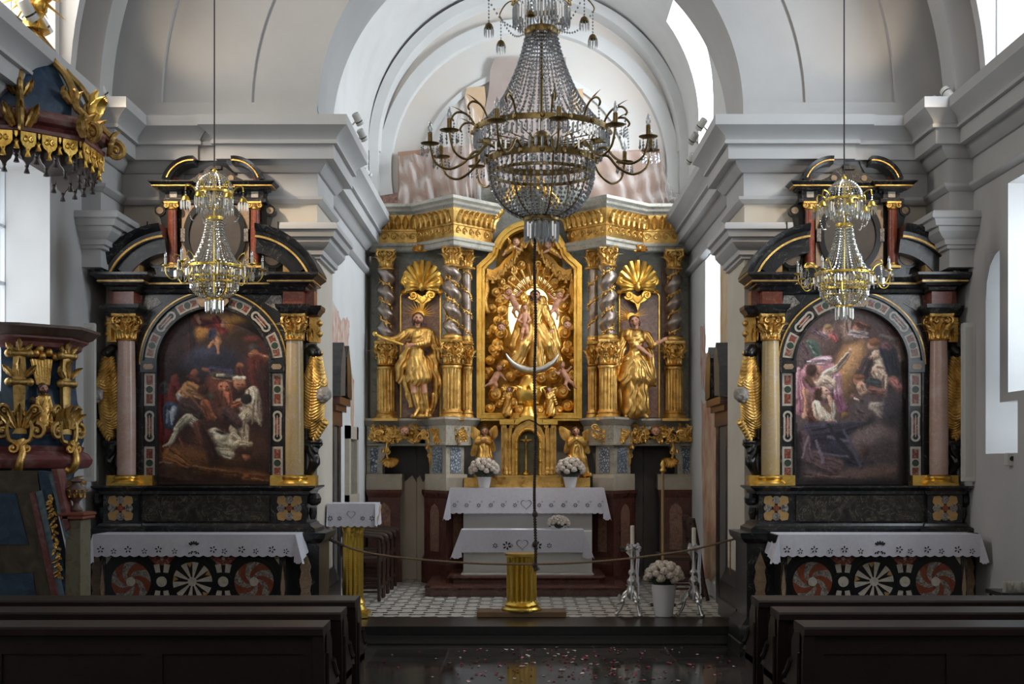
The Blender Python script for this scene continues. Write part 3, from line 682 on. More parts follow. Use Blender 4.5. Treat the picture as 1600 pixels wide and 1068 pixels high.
# ------------------------------------------------------------------ ornament pieces, all in metres
class Q:
    def __init__(s, D): s.D = D; s.s = D / F
    def x(s, px): return PX(px, s.D)
    def z(s, py): return PZ(py, s.D)
    def pts(s, L): return [(s.x(a), s.z(b)) for a, b in L]
def smoothline(P, n=8):
    # Catmull-Rom through the points
    P = [Vector(p) for p in P]; out = []
    for i in range(len(P) - 1):
        a, b, c, d = P[max(0, i - 1)], P[i], P[i + 1], P[min(len(P) - 1, i + 2)]
        for k in range(n):
            t = k / n
            out.append(.5 * ((2 * b) + (c - a) * t + (2 * a - 5 * b + 4 * c - d) * t * t + (3 * b - a - 3 * c + d) * t ** 3))
    out.append(P[-1]); return out
def leaf(mb, base, up, out, h, w, curl=.35, lobes=3, mi=None):
    # acanthus leaf: lobed sheet rising along 'up', bending over towards 'out'
    up, out = Vector(up).normalized(), Vector(out).normalized(); sd = up.cross(out); B = Vector(base); N = 12; rows = []; lobes += 1
    for i in range(N + 1):
        t = i / N; a = t * t * 2.1 * curl * 2
        p = B + up * (h * (t - .32 * curl * max(0, t - .6) ** 2 * 8)) + out * (h * (.05 + curl * t ** 3))
        wd = w * (.45 + .55 * math.sin(PI * min(1, t * 1.05)) + .0) * (1 - .65 * t ** 4) * (.66 + .34 * abs(math.sin(lobes * PI * t + .4)))
        rows.append([p + sd * (wd * u) + out * (h * (-.09 if abs(u) == 1 else .035 if u else -.03)) for u in (-1, -.55, 0, .55, 1)])
    vs = [tuple(q) for r in rows for q in r]; fs = []
    for i in range(N):
        for j in range(4): fs.append((i * 5 + j, i * 5 + j + 1, i * 5 + j + 6, i * 5 + j + 5))
    off = out * (-h * .06); m = len(vs); vs += [tuple(Vector(v) + off) for v in vs]
    fs += [tuple(reversed([k + m for k in f])) for f in fs]
    ed = [i * 5 for i in range(N + 1)] + [N * 5 + j for j in range(1, 5)] + [i * 5 + 4 for i in range(N - 1, -1, -1)]
    for a, b in zip(ed, ed[1:]): fs.append((a, b, b + m, a + m))
    mb.add(vs, fs, mi)
def spiral(mb, c, r, turns=1.6, rad=.2, a0=90, cw=1, dy=0, mi=None, n=26, seg=6, basis=None):
    # volute in the x-z plane (or given basis), thick tube shrinking to the eye
    ux, uz = basis or (Vector((1, 0, 0)), Vector((0, 0, 1))); uy = ux.cross(uz); C = Vector(c); P = []; R = []
    for i in range(n + 1):
        t = i / n; rr = r * (1 - .86 * t); a = math.radians(a0) + cw * turns * 2 * PI * t
        P.append(C + ux * rr * math.cos(a) + uz * rr * math.sin(a) + uy * (-dy * t)); R.append(r * rad * (1 - .45 * t))
    mb.tube(P, R, seg, mi); mb.ball(tuple(C), r * rad * .9, 6, 4, mi)
def scrollwork(mb, pts, r0, r1, n=7, mi=None, y=0, curl=0):
    P = smoothline([(a, y, b) for a, b in pts], 6); k = len(P) - 1
    mb.tube(P, [r0 + (r1 - r0) * i / k for i in range(k + 1)], n, mi)
def capital(mb, c, r, h, vol=True, mi=None, rows=2):
    # corinthian capital: bell, two rows of leaves, corner volutes, abacus; c = centre of its foot
    x, y, z = c
    mb.lathe([(r * .98, 0), (r * 1.1, h * .03), (r * .98, h * .07), (r * .8, h * .1), (r * .80, h * .5), (r * 1.05, h * .85)], c, 16, mi)
    for k in range(rows):
        for j in range(8):
            a = 2 * PI * (j + .5 * k) / 8 + PI / 8; o = Vector((math.cos(a), math.sin(a), 0))
            leaf(mb, Vector(c) + o * (r * .82) + Vector((0, 0, h * (.08 + .02 * k))), (0, 0, 1), o, h * (.42 + .30 * k), r * .44, .62, 3, mi)
    if vol:
        for j in range(4):
            a = PI / 4 + j * PI / 2; o = Vector((math.cos(a), math.sin(a), 0))
            spiral(mb, Vector(c) + o * (r * 1.32) + Vector((0, 0, h * .74)), r * .40, 1.3, .36, 95, -1, 0, mi, 16, 6, (o, Vector((0, 0, 1))))
        for j in range(4):
            a = j * PI / 2; o = Vector((math.cos(a), math.sin(a), 0))
            for s in (-1, 1):
                t = Vector((-o.y, o.x, 0)) * s
                spiral(mb, Vector(c) + o * (r * 1.12) + t * r * .52 + Vector((0, 0, h * .74)), r * .30, 1.2, .36, 95, -1, 0, mi, 14, 5, (t, Vector((0, 0, 1))))
            mb.ball(tuple(Vector(c) + o * (r * 1.25) + Vector((0, 0, h * .9))), r * .16, 6, 4, mi)
    b = r * 1.22
    P = []
    for j in range(4):
        for q in (-.9, -.3, .3, .9):
            a = PI / 4 + j * PI / 2; 
            u = Vector((math.cos(j * PI / 2), math.sin(j * PI / 2))); t = Vector((-u.y, u.x)); d = b * (.86 + .16 * q * q)
            P.append((x + u.x * d + t.x * b * q, y + u.y * d + t.y * b * q))
    mb.loft([[(a, e, z + h * .88) for a, e in P], [(x + (a - x) * 1.06, y + (e - y) * 1.06, z + h * .94) for a, e in P], [(x + (a - x) * 1.06, y + (e - y) * 1.06, z + h) for a, e in P]], True, True, mi)
def fluted(mb, c, r, h, n=14, base=True, mi=None):
    z1 = h
    P = [(r * 1.32, 0), (r * 1.34, h * .03), (r * 1.2, h * .06), (r * 1.08, h * .085), (r * 1.2, h * .11), (r * 1.05, h * .14)] if base else [(r, 0)]
    P += [(r, h * .15)] + [(r, h * (.17 + .07 * i)) for i in range(11)] + [(r, h * .94), (r * 1.08, h * .96), (r * 1.08, h)]
    mb.lathe(P, c, n * 4, mi, flute=(n, h * .16, h * .93, .14))
def relief_leaves(mb, x0, x1, y, z, h, n, out=(0, -1, 0), mi=None, w=None, curl=.3):
    for i in range(n):
        x = x0 + (x1 - x0) * (i + .5) / n
        leaf(mb, (x, y, z), (0, 0, 1), out, h, w or abs(x1 - x0) / n * .5, curl, 3, mi)
def filigree(mb, q, x0, x1, y0, y1, y, n, seed=0, mi=None, r=None):
    # dense carved scrolls filling a frame-pixel box on plane q
    rr = random.Random(seed); s = q.s
    for i in range(n):
        px, py = rr.uniform(x0, x1), rr.uniform(y0, y1); R = (r or 4) * rr.uniform(.7, 1.25) * s
        spiral(mb, (q.x(px), y, q.z(py)), R, rr.uniform(1, 1.5), .33, rr.uniform(0, 360), rr.choice((-1, 1)), -.3 * R, mi, 12, 5)
        if i % 2: 
            a = rr.uniform(0, 2 * PI); leaf(mb, (q.x(px), y, q.z(py)), (math.cos(a), -.1, math.sin(a)), (0, -1, 0), R * 2.0, R * .6, .4, 3, mi)
def rays(mb, c, r0, r1, angs, w, mi=None, alt=.7):
    for i, a in enumerate(angs):
        a = math.radians(a); R = r1 * (alt if i % 2 else 1); o = Vector((math.cos(a), 0, math.sin(a))); t = Vector((-o.z, 0, o.x)) * w
        A, B = Vector(c) + o * r0, Vector(c) + o * R; y = Vector((0, w * .8, 0))
        mb.add([tuple(p) for p in (A - t, A + t, A - y, A + y, B)], [(0, 2, 4), (2, 1, 4), (1, 3, 4), (3, 0, 4), (0, 3, 1, 2)], mi)
def cherub_head(q, px, py, d, r, hair='fair_hair'):
    P = [('e', (px, py, d), (r, r * 1.12, r), 0), ('e', (px - r * .42, py + r * .4, d - r * .62), (r * .42, r * .4, r * .4), 0), ('e', (px + r * .42, py + r * .4, d - r * .62), (r * .42, r * .4, r * .4), 0),
         ('e', (px, py + r * .18, d - r * 1.02), (r * .17, r * .24, r * .22), 0), ('e', (px, py + r * .85, d - r * .7), (r * .3, r * .22, r * .25), 0),
         ('e', (px, py - r * .5, d + r * .2), (r * 1.12, r * .8, r * 1.0), 1), ('e', (px - r * .9, py - r * .05, d + r * .2), (r * .3, r * .6, r * .5), 1), ('e', (px + r * .9, py - r * .05, d + r * .2), (r * .3, r * .6, r * .5), 1),
         ('e', (px - r * .36, py - r * .02, d - r * .93), (r * .15, r * .08, r * .1), 1), ('e', (px + r * .36, py - r * .02, d - r * .93), (r * .15, r * .08, r * .1), 1), ('e', (px, py + r * .55, d - r * .93), (r * .2, r * .06, r * .1), 1)]
    return P
def head_prims(px, py, d, r, tilt=0, beard=False, long_hair=True, turn=0):
    # face with brow, nose, mouth, chin, ears and hair; materials 1 skin, 2 hair
    ca, sa = math.cos(math.radians(tilt)), math.sin(math.radians(tilt))
    def p(x, y, e): return (px + (x * ca - y * sa) * r, py + (x * sa + y * ca) * r, d + e * r)
    t = turn
    P = [('e', p(0, -.15, .1), (r * .92, r * 1.05, r * 1.0), 1), ('e', p(.05 * t, .45, -.25), (r * .66, r * .78, r * .68), 1), ('e', p(.16 * t, .22, -1.0), (r * .15, r * .3, r * .22), 1),
         ('e', p(.1 * t, .93, -.55), (r * .3, r * .25, r * .3), 1), ('e', p(-.36 + .12 * t, -.06, -.83), (r * .17, r * .08, r * .1), 2), ('e', p(.36 + .12 * t, -.06, -.83), (r * .17, r * .08, r * .1), 2),
         ('e', p(.12 * t, .62, -.86), (r * .24, r * .07, r * .1), 3), ('e', p(-.93, .15, .05), (r * .14, r * .26, r * .18), 1), ('e', p(.93, .15, .05), (r * .14, r * .26, r * .18), 1),
         ('e', p(0, -.55, .25), (r * 1.06, r * .74, r * 1.02), 2)]
    if long_hair: P += [('c', p(-.9, -.3, .3), p(-1.0, .9, .4), r * .42, r * .36, 2), ('c', p(.9, -.3, .3), p(.95, .9, .4), r * .42, r * .36, 2), ('c', p(-1.0, .9, .4), p(-.9, 1.6, .4), r * .34, r * .2, 2), ('c', p(.95, .9, .4), p(.9, 1.6, .4), r * .34, r * .2, 2)]
    if beard: P += [('e', p(0, 1.02, -.5), (r * .52, r * .42, r * .4), 2), ('e', p(-.5, .62, -.4), (r * .2, r * .4, r * .3), 2), ('e', p(.5, .62, -.4), (r * .2, r * .4, r * .3), 2)]
    P.append(('c', p(0, .7, .3), p(0, 1.7, .45), r * .42, r * .5, 1))
    return P
def hand_prims(wx, wy, wd, ang, r, mat=1, spread=14, curl=.4):
    # palm with four fingers and a thumb leaving the side of the palm; ang in the picture plane, 0 = to the right, 90 = up
    a = math.radians(ang); P = []
    def pt(u, v, e): return (wx + (u * math.cos(a) - v * math.sin(a)) * r, wy - (u * math.sin(a) + v * math.cos(a)) * r, wd + e * r)
    P.append(('c', pt(0, 0, 0), pt(1.5, 0, -.1), r * .62, r * .72, mat))
    for k, L in zip((-1.5, -.5, .5, 1.5), (1.5, 1.95, 2.05, 1.6)):
        b = math.radians(k * spread); u, v = 1.9 + L * .55 * math.cos(b), k * .46 + L * .55 * math.sin(b); u2, v2 = u + L * .5 * math.cos(b), v + L * .5 * math.sin(b)
        P += [('c', pt(1.8, k * .44, -.1), pt(u, v, -.1 - curl * .3), r * .27, r * .24, mat), ('c', pt(u, v, -.1 - curl * .3), pt(u2, v2, -.1 - curl), r * .24, r * .17, mat)]
    P += [('c', pt(.6, .6, -.1), pt(1.3, 1.35, -.3), r * .3, r * .26, mat), ('c', pt(1.3, 1.35, -.3), pt(1.95, 1.6, -.4), r * .26, r * .18, mat)]
    return P
def putto(q, P):
    """nude winged child: dict of frame pixel points"""
    r = P['r']; d = P.get('d', -4); L = []
    hx, hy = P['head']; bx, by = P['hip']; cx_, cy_ = P['chest']
    L += [('c', (cx_, cy_, d), (bx, by, d), r * .95, r * 1.0, 0), ('e', ((cx_ + bx) / 2, (cy_ + by) / 2 + r * .2, d - r * .35), (r * .9, r * .9, r * .8), 0)]
    L += [('c', (cx_, cy_ - r * .3, d), (hx, hy, d), r * .45, r * .5, 0)] + [tuple(list(t)) for t in cherub_head(q, hx, hy, d - r * .2, r)]
    for k in ('armL', 'armR'):
        if k in P:
            a, b = P[k]; s = -1 if a[0] < cx_ else 1
            L += [('c', (cx_ + s * r * .8, cy_ - r * .3, d), (*a, d - 2), r * .42, r * .36, 0), ('c', (*a, d - 2), (*b, d - 4), r * .36, r * .26, 0), ('e', (*b, d - 4), (r * .36, r * .3, r * .25), 0)]
    for k in ('legL', 'legR'):
        if k in P:
            a, b = P[k]; L += [('c', (bx, by + r * .3, d), (*a, d - 3), r * .66, r * .52, 0), ('c', (*a, d - 3), (*b, d - 1), r * .46, r * .3, 0), ('c', (*b, d - 1), (b[0] + (b[0] - a[0]) * .2 + r * .3, b[1] + r * .2, d - 3), r * .28, r * .2, 0)]
    return L
def wing(mb, root, tip, spread, n=7, mi=None, y=0, thick=.006):
    # feathered wing: overlapping blades fanning from root towards tip
    R, T = Vector(root), Vector(tip); ax = T - R; L = ax.length; ax.normalize(); side = Vector((-ax.z, 0, ax.x)) * (1 if spread > 0 else -1); w = abs(spread)
    for row, (ln, off) in enumerate(((1.0, 0), (.62, -.012), (.36, -.024))):
        for i in range(n):
            t = i / (n - 1); a = ax * (1 - .55 * t) + side * (.25 + 1.0 * t) * .9; a.normalize()
            b = R + side * w * .12 * t + ax * L * .1 * (1 - t); l = L * ln * (1 - .5 * t)
            c = a.cross(Vector((0, 1, 0))); ww = w * .16; P = []
            for u, v in ((0, -.5), (.5, -1), (.9, -.7), (1, 0), (.9, .7), (.5, 1), (0, .5)): P.append(b + a * l * u + c * ww * v + Vector((0, off - .002 * i, 0)))
            k = len(P); mid = b + a * l * .5 + Vector((0, off - thick * 1.5 - .002 * i, 0))
            mb.add([tuple(p) for p in P] + [tuple(mid)] + [tuple(p + Vector((0, thick, 0))) for p in P], [(j, (j + 1) % k, k) for j in range(k)] + [tuple(k + 1 + j for j in reversed(range(k)))] + [(j, k + 1 + j, k + 1 + (j + 1) % k, (j + 1) % k) for j in range(k)], mi)
# ------------------------------------------------------------------ linen cloths with openwork hems
def flower_holes(mb, fx, x, z, r, n=5, a0=90, mi=1, heart=False):
    # cut-work motif: petals of an openwork flower
    for k in range(n):
        a = math.radians(a0 + 360 * k / n); c, s_ = math.cos(a), math.sin(a); P = []
        for u, v in ((.25, 0), (.55, .2), (.9, .16), (1, 0), (.9, -.16), (.55, -.2)): P.append(fx(x + r * (u * c - v * s_), z + r * (u * s_ + v * c)))
        mb.add(P, [tuple(range(6))], mi)
def heart_holes(mb, fx, x, z, r, mi=1):
    for k in range(28):
        def hp(t): return (16 * math.sin(t) ** 3 / 17, (13 * math.cos(t) - 5 * math.cos(2 * t) - 2 * math.cos(3 * t) - math.cos(4 * t)) / 17)
        a, b = hp(2 * PI * k / 28), hp(2 * PI * (k + .72) / 28); q = []
        for (u, v), w in ((a, .84), (b, .84), (b, 1), (a, 1)): q.append(fx(x + r * u * w, z + r * v * w))
        mb.add(q, [(0, 1, 2, 3)], mi)
def altar_cloth(x0, x1, yf, yb, z, drop, nsc, label, motif, flare=.06, corner=.07, group=None, amp=.013, slope=0.0):
    r = thing('altar_cloth', label, 'tablecloth', ((x0 + x1) / 2, yf, z), group)
    mb = MB(); n = nsc * 8; t = .004; W = x1 - x0
    def fx(x, zz):                                  # a point just in front of the hanging front
        return (x, yf - .010 - .006 * math.sin(9 * x) * (z - zz) / drop - slope * (z - zz), zz)
    rows = 7; vs = []; fs = []
    for i in range(n + 1):
        x = x0 + W * i / n; sc = drop + amp * abs(math.sin(PI * i / 8)) - amp
        for j in range(rows + 1):
            zz = z - sc * j / rows; wav = .006 * math.sin(9 * x + .7) * j / rows
            vs.append((x, yf - .004 - wav - slope * (z - zz), zz))
    for i in range(n):
        for j in range(rows): fs.append((i * (rows + 1) + j, i * (rows + 1) + j + 1, (i + 1) * (rows + 1) + j + 1, (i + 1) * (rows + 1) + j))
    mb.add(vs, fs, 0)
    mb.box(x0, x1, yf - .004, yb, z, z + t, 0)
    for s, xe in ((-1, x0), (1, x1)):               # the ends fall over the sides and hang lower at the front corner
        m = 16; vs = []; fs = []
        for i in range(m + 1):
            y = yf - .004 + (yb - yf) * i / m; u = i / m
            dz = drop + corner * (1 - u) ** 1.5 + amp * (abs(math.sin(PI * i / 4)) - 1)
            for j in range(6):
                v = j / 5; vs.append((xe + s * (flare * v * (1 - .4 * u) + .012 * math.sin(u * 14) * v), y - .03 * v * (1 - u), z + t - dz * v))
        for i in range(m):
            for j in range(5): fs.append((i * 6 + j, i * 6 + j + 1, (i + 1) * 6 + j + 1, (i + 1) * 6 + j))
        mb.add(vs, fs, 0)
        # the gathered corner triangle seen from the front
        vs = [(xe, yf - .008, z)]; k = 8
        for i in range(k + 1):
            u = i / k; vs.append((xe - s * .012 + s * (flare + .012) * u, yf - .012 - .02 * u, z - drop - corner * math.sin(PI * (.25 + .5 * u)) * .9 + .012 * abs(math.sin(3 * PI * u))))
        mb.add(vs, [(0, i + 1, i + 2) for i in range(k)], 0)
    motif(mb, fx, x0, x1, z, drop)
    mb.build('linen', ['linen', 'linen_hole'], r, 40, flip=False)
    return r
def side_motif(mb, fx, x0, x1, z, drop):
    W = x1 - x0; c = (x0 + x1) / 2
    for k, dx in enumerate((-.46, -.395, -.325, -.245, -.175, -.095, .095, .15, .235, .305, .385, .455)):
        big = k % 2 == 0; flower_holes(mb, fx, c + dx * W, z - drop * (.66 if big else .74), .030 if big else .024, 5, 20 if dx < 0 else 70)
    for a in (40, 65, 90, 115, 140): 
        flower_holes(mb, fx, c + .008 * math.cos(math.radians(a)), z - drop * .52, .045, 1, a)
    for s in (-1, 1):
        for a in (200, 240, 290): flower_holes(mb, fx, c + s * .03, z - drop * .72, .03, 1, 90 + s * (a - 90))
def small_motif(mb, fx, x0, x1, z, drop):
    W = x1 - x0; c = (x0 + x1) / 2; heart_holes(mb, fx, c - .01, z - drop * .62, .068)
    for k in range(13):
        dx = -.47 + .94 * k / 12
        if abs(dx) > .06: flower_holes(mb, fx, c + dx * W, z - drop * .66, .026, 6, 13 * k); flower_holes(mb, fx, c + (dx + .02) * W, z - drop * .52, .012, 5, 7 * k)
def front_motif(mb, fx, x0, x1, z, drop):
    c = (x0 + x1) / 2; heart_holes(mb, fx, c, z - drop * .62, .07)
    for s in (-1, 1):
        for a, r in ((.17, .05), (.30, .03), (.12, .02)): flower_holes(mb, fx, c + s * a, z - drop * .68, r, 6, 20 * s)
def lectern_motif(mb, fx, x0, x1, z, drop):
    c = (x0 + x1) / 2; heart_holes(mb, fx, c, z - drop * .45, .042)
    for s in (-1, 1):
        for a, r in ((.105, .022), (.19, .026)): flower_holes(mb, fx, c + s * a, z - drop * .62, r, 6, 20 * s)

# ------------------------------------------------------------------ side altars of black and coloured marble
def inlay_seg(mb, fn, kind, y):
    # fn(u, v) -> (x, z), u along the strip 0..1, v across -1..1; materials 0 white, 1 red, 2 green, 3 black
    def poly(pts, dy, mi): 
        P = [fn(*p) for p in pts]; mb.prism(P, y - dy, y + .004, mi)
    def box(u0, u1, v, dy, mi): poly([(u0 + (u1 - u0) * i / 6, -v) for i in range(7)] + [(u1 - (u1 - u0) * i / 6, v) for i in range(7)], dy, mi)
    def disc(u, r, ar, dy, mi): poly([(u + r * ar * math.cos(2 * PI * i / 14), r * math.sin(2 * PI * i / 14)) for i in range(14)], dy, mi)
    a = fn(0, 0); b = fn(1, 0); c = fn(0, 1); e = fn(0, -1); L = math.hypot(b[0] - a[0], b[1] - a[1]); W = math.hypot(c[0] - e[0], c[1] - e[1]); ar = W / 2 / L
    if kind == 'rect':
        box(0, 1, 1, .002, 0); box(.07, .36, .6, .004, 1); box(.64, .93, .6, .004, 1); disc(.5, .82, ar, .005, 0); disc(.5, .66, ar, .006, 2)
    else:
        box(-.08, 1.08, 1.12, .002, 3); box(.12, .88, .78, .004, 0); disc(.16, .9, ar, .005, 0); disc(.84, .9, ar, .005, 0); box(.2, .8, .42, .006, 1); disc(.16, .5, ar, .007, 3); disc(.84, .5, ar, .007, 3)
        poly([(.16, -.08), (.84, -.08), (.84, .08), (.16, .08)], .008, 0)
def wing_bracket():
    # gilded wings on a scrolled bracket, drawn for the left side in frame pixels
    g = [('c', (168, 562, -6), (163, 600, -9), 8, 11, 0, (.9, 1.5, 60)), ('c', (163, 600, -9), (170, 650, -6), 11, 12, 0, (.9, 1.5, 115)), ('c', (170, 650, -6), (176, 680, -3), 11, 6, 0, (.8, 1.5, 120)),
         ('c', (176, 560, -3), (180, 590, -5), 6, 9, 0, (.8, 1.5, 50)), ('c', (180, 600, -4), (182, 660, -4), 10, 10, 0, (.8, 1.5, 60)), ('c', (158, 660, -6), (172, 688, -6), 7, 4, 0, (.7, 1.2, 40)), ('c', (164, 552, -4), (176, 548, -4), 5, 5, 0)]
    k = [('c', (176, 546, -2), (170, 552, -6), 9, 9, 0), ('c', (184, 550, 0), (186, 700, 0), 7, 6, 0), ('c', (168, 692, -3), (186, 694, -3), 8, 7, 0, (.8, .9, 80)), ('c', (176, 702, -3), (172, 722, -5), 9, 7, 0, (.9, .8, 30)),
         ('c', (172, 722, -5), (180, 738, -2), 8, 6, 0), ('e', (168, 716, -6), (4, 5, 4), 0)]
    h = cherub_head(None, 158, 618, -14, 11)
    return sculpt(g, .8, 2.0, 11.5), sculpt(k, 1.2, 3.0, 11.5), sculpt(h, .9, 2.0, 11.5)
WB = wing_bracket()
def moved(mb, fx):
    o = MB(); o.v = [fx(p) for p in mb.v]; o.f = list(mb.f); o.m = list(mb.m); return o
def side_altar(xc, side):
    R = thing('side_altar', 'black marble side altar with columns under a dark oval medallion, ' + ('left' if side < 0 else 'right') + ' of the chancel arch', 'altar', (xc, 11.4, 0), 'black marble side altars')
    M4 = ['white_inlay', 'redmix_inlay', 'green_inlay', 'black_plain']
    # table block and its wider base
    mb = MB().box(xc - .97, xc + .97, 11.1, 11.68, .30, .93).mould([(0, .93), (.02, .94), (.05, .97), (.06, 1.0), (.06, 1.02), (0, 1.02)], [(xc - .97, 11.68), (xc - .97, 11.1), (xc + .97, 11.1), (xc + .97, 11.68)])
    mb.mould([(0, .32), (.05, .26), (.06, .22), (.06, .12), (.07, .11), (.07, 0), (0, 0)], [(xc - .97, 11.68), (xc - .97, 11.1), (xc + .97, 11.1), (xc + .97, 11.68)])
    mb.box(xc - .97, xc + .97, 11.08, 11.68, 0, .3).box(xc - .97, xc + .97, 11.1, 11.68, 1.0, 1.02)
    mb.build('base', 'black', R, 25)
    mb = MB().box(xc - .74, xc + .74, 10.80, 11.12, 0, .95, 0).box(xc - .80, xc + .80, 10.73, 11.15, .95, 1.02, 0)
    t = mb.build('altar_table', ['black_plain'], R, 25)
    mb = MB(); y = 10.8; zc = .643
    for s in (-1, 1): mb.box(xc + s * .725 - .022, xc + s * .725 + .022, y - .004, y, .02, .86, 1); mb.prism([(xc + s * .725 + a, b) for a, b in ((-.018, .6), (0, .78), (.018, .6), (0, .42))], y - .006, y, 5)
    mb.box(xc - .70, xc + .70, y - .004, y, .855, .875, 1)
    for dx, kind in ((-.494, 'p'), (0, 'w'), (.494, 'p')):
        X = xc + dx; mb.disc(X, zc, .185, y - .006, y, 36, 0); r = .158
        if kind == 'w':
            for k in range(20):
                a0, a1 = 2 * PI * (k) / 20, 2 * PI * (k + 1) / 20
                P = [(X + .03 * math.cos(a0), zc + .03 * math.sin(a0)), (X + r * math.cos(a0), zc + r * math.sin(a0)), (X + r * math.cos((a0 + a1) / 2), zc + r * math.sin((a0 + a1) / 2)), (X + r * math.cos(a1), zc + r * math.sin(a1)), (X + .03 * math.cos(a1), zc + .03 * math.sin(a1))]
                mb.prism(P, y - .008, y, 2 if k % 2 == 0 else 0)
                if k % 2 and k % 4 == 1:
                    am = (a0 + a1) / 2; mb.prism([(X + .115 * math.cos(am), zc + .115 * math.sin(am)), (X + r * math.cos(a0), zc + r * math.sin(a0)), (X + r * math.cos(a1), zc + r * math.sin(a1))], y - .010, y, 6)
        else:
            n = 10
            for k in range(n):
                P = []
                def sp(t, a): 
                    rr = .03 + (r - .03) * t; an = a + 1.25 * (1 - t) ** 1.3 * (1 if dx < 0 else 1); return (X + rr * math.cos(an), zc + rr * math.sin(an))
                for i in range(8): P.append(sp(i / 7, 2 * PI * k / n))
                for i in range(1, 4): an = 2 * PI * (k + i / 4) / n; P.append((X + r * math.cos(an), zc + r * math.sin(an)))
                for i in range(7, -1, -1): P.append(sp(i / 7, 2 * PI * (k + 1) / n))
                mb.prism(P, y - .008, y, 3 if k % 2 else 4)
        mb.disc(X, zc, .036, y - .014, y, 16, 2)
    for dx in (-.247, .247):
        X = xc + dx; mb.prism([(X - .11, .845), (X + .11, .845), (X + .045, .775), (X - .045, .775)], y - .005, y, 7)
        for s in (-1, 1):
            for zz, f in ((zc + .075, 1), (zc - .075, -1)): mb.prism([(X + s * .012, zz), (X + s * .05, zz - f * .005), (X + s * .066, zz + f * .06), (X + s * .02, zz + f * .068)], y - .007, y, 2)
        mb.disc(X, .83, .014, y - .008, y, 10, 2); mb.disc(X, zc, .072, y - .009, y, 24, 0); mb.disc(X, zc, .042, y - .012, y, 20, 2)
    for s in (-1, 1): mb.prism([(xc + s * .695, .845), (xc + s * .65, .845), (xc + s * .695, .78)], y - .005, y, 2)
    mb.build('front_inlay', ['black_plain', 'black_mottled', 'white_inlay', 'red_inlay', 'pied_inlay', 'beige_inlay', 'ochre_inlay', 'redmix_inlay'], t, 0)
    for s in (-1, 1):
        X = xc + s * .86; mb = MB().prism([(X + a, b) for a, b in ((-.05, .62), (-.035, .70), (-.045, .74), (0, .86), (.045, .74), (.035, .70), (.05, .62), (.035, .54), (.045, .50), (0, .40), (-.045, .50), (-.035, .54))], 11.085, 11.11)
        mb.build('lozenge_inlay', 'beige_inlay', R, 0)
    # predella
    mb = MB().box(xc - .85, xc + .85, 11.27, 11.68, 1.02, 1.40)
    path = [(xc - .85, 11.68), (xc - .85, 11.22), (xc - .56, 11.22), (xc - .56, 11.27), (xc + .56, 11.27), (xc + .56, 11.22), (xc + .85, 11.22), (xc + .85, 11.68)]
    mb.mould([(0, 1.33), (.02, 1.335), (.03, 1.36), (.07, 1.385), (.08, 1.39), (.08, 1.405), (-.02, 1.405)], path).mould([(.08, 1.02), (.08, 1.05), (.04, 1.07), (.03, 1.09), (0, 1.10)], path)
    for s in (-1, 1): mb.box(min(xc + s * .56, xc + s * .85), max(xc + s * .56, xc + s * .85), 11.22, 11.3, 1.02, 1.40); mb.lathe([(.03, 0), (.055, .02), (.06, .06), (.04, .1)], (xc + s * .90, 11.30, 1.24), 12); mb.lathe([(.02, 0), (.035, .05), (.03, .1)], (xc + s * .885, 11.32, 1.12), 10)
    pr = mb.build('predella', 'black', R, 25)
    MB().box(xc - .53, xc + .53, 11.255, 11.28, 1.11, 1.32).build('front_panel', 'black_mottled', pr, 0)
    for s in (-1, 1):
        mb = MB(); X = xc + s * .705; zz = 1.218; yy = 11.22; mb.box(X - .098, X + .098, yy - .003, yy, zz - .108, zz + .108, 3)
        for k in range(4):
            a = PI / 4 + k * PI / 2; c, s_ = math.cos(a), math.sin(a)
            mb.prism([(X + r * c * u - v * s_, zz + r * s_ * u + v * c) for r in (.135,) for u, v in ((.1, 0), (.5, .042), (.8, .04), (.92, .018), (1, 0), (.92, -.018), (.8, -.04), (.5, -.042))], yy - .006, yy, 1)
            a += PI / 4; mb.disc(X + .070 * math.cos(a), zz + .070 * math.sin(a), .033, yy - .008, yy, 14, 0)
        mb.disc(X, zz, .026, yy - .011, yy, 12, 2); mb.build('flower_inlay', ['pied_inlay', 'ochre_inlay', 'red_inlay', 'black_plain'], pr, 0)
    # retable with the arched opening
    zs, r1 = 2.44, .487
    inn = [(xc + r1, 1.405)] + arcpts(xc, zs, r1, 0, 180, 40) + [(xc - r1, 1.405)]
    out = [(xc + .80, 1.405)] + [(xc + (.80 if a <= 45 else -.80 if a >= 135 else .80 / math.tan(math.radians(a))), 3.06 if 45 < a < 135 else zs + .62 * (a / 45 if a <= 45 else (180 - a) / 45)) for a in [180 * i / 40 for i in range(41)]] + [(xc - .80, 1.405)]
    mb = MB().ring(out, inn, 11.53, 11.68, 0, False); 
    mb.arc([(.60, -.02), (.622, -.02), (.622, .02), (.60, .02)], xc, zs, 0, 180, 11.52, 40, 0); mb.arc([(.622, -.012), (.634, -.012), (.634, .02), (.622, .02)], xc, zs, 0, 180, 11.52, 40, 1)
    mb.arc([(.482, -.02), (.502, -.02), (.502, .02), (.482, .02)], xc, zs, 0, 180, 11.52, 40, 0)
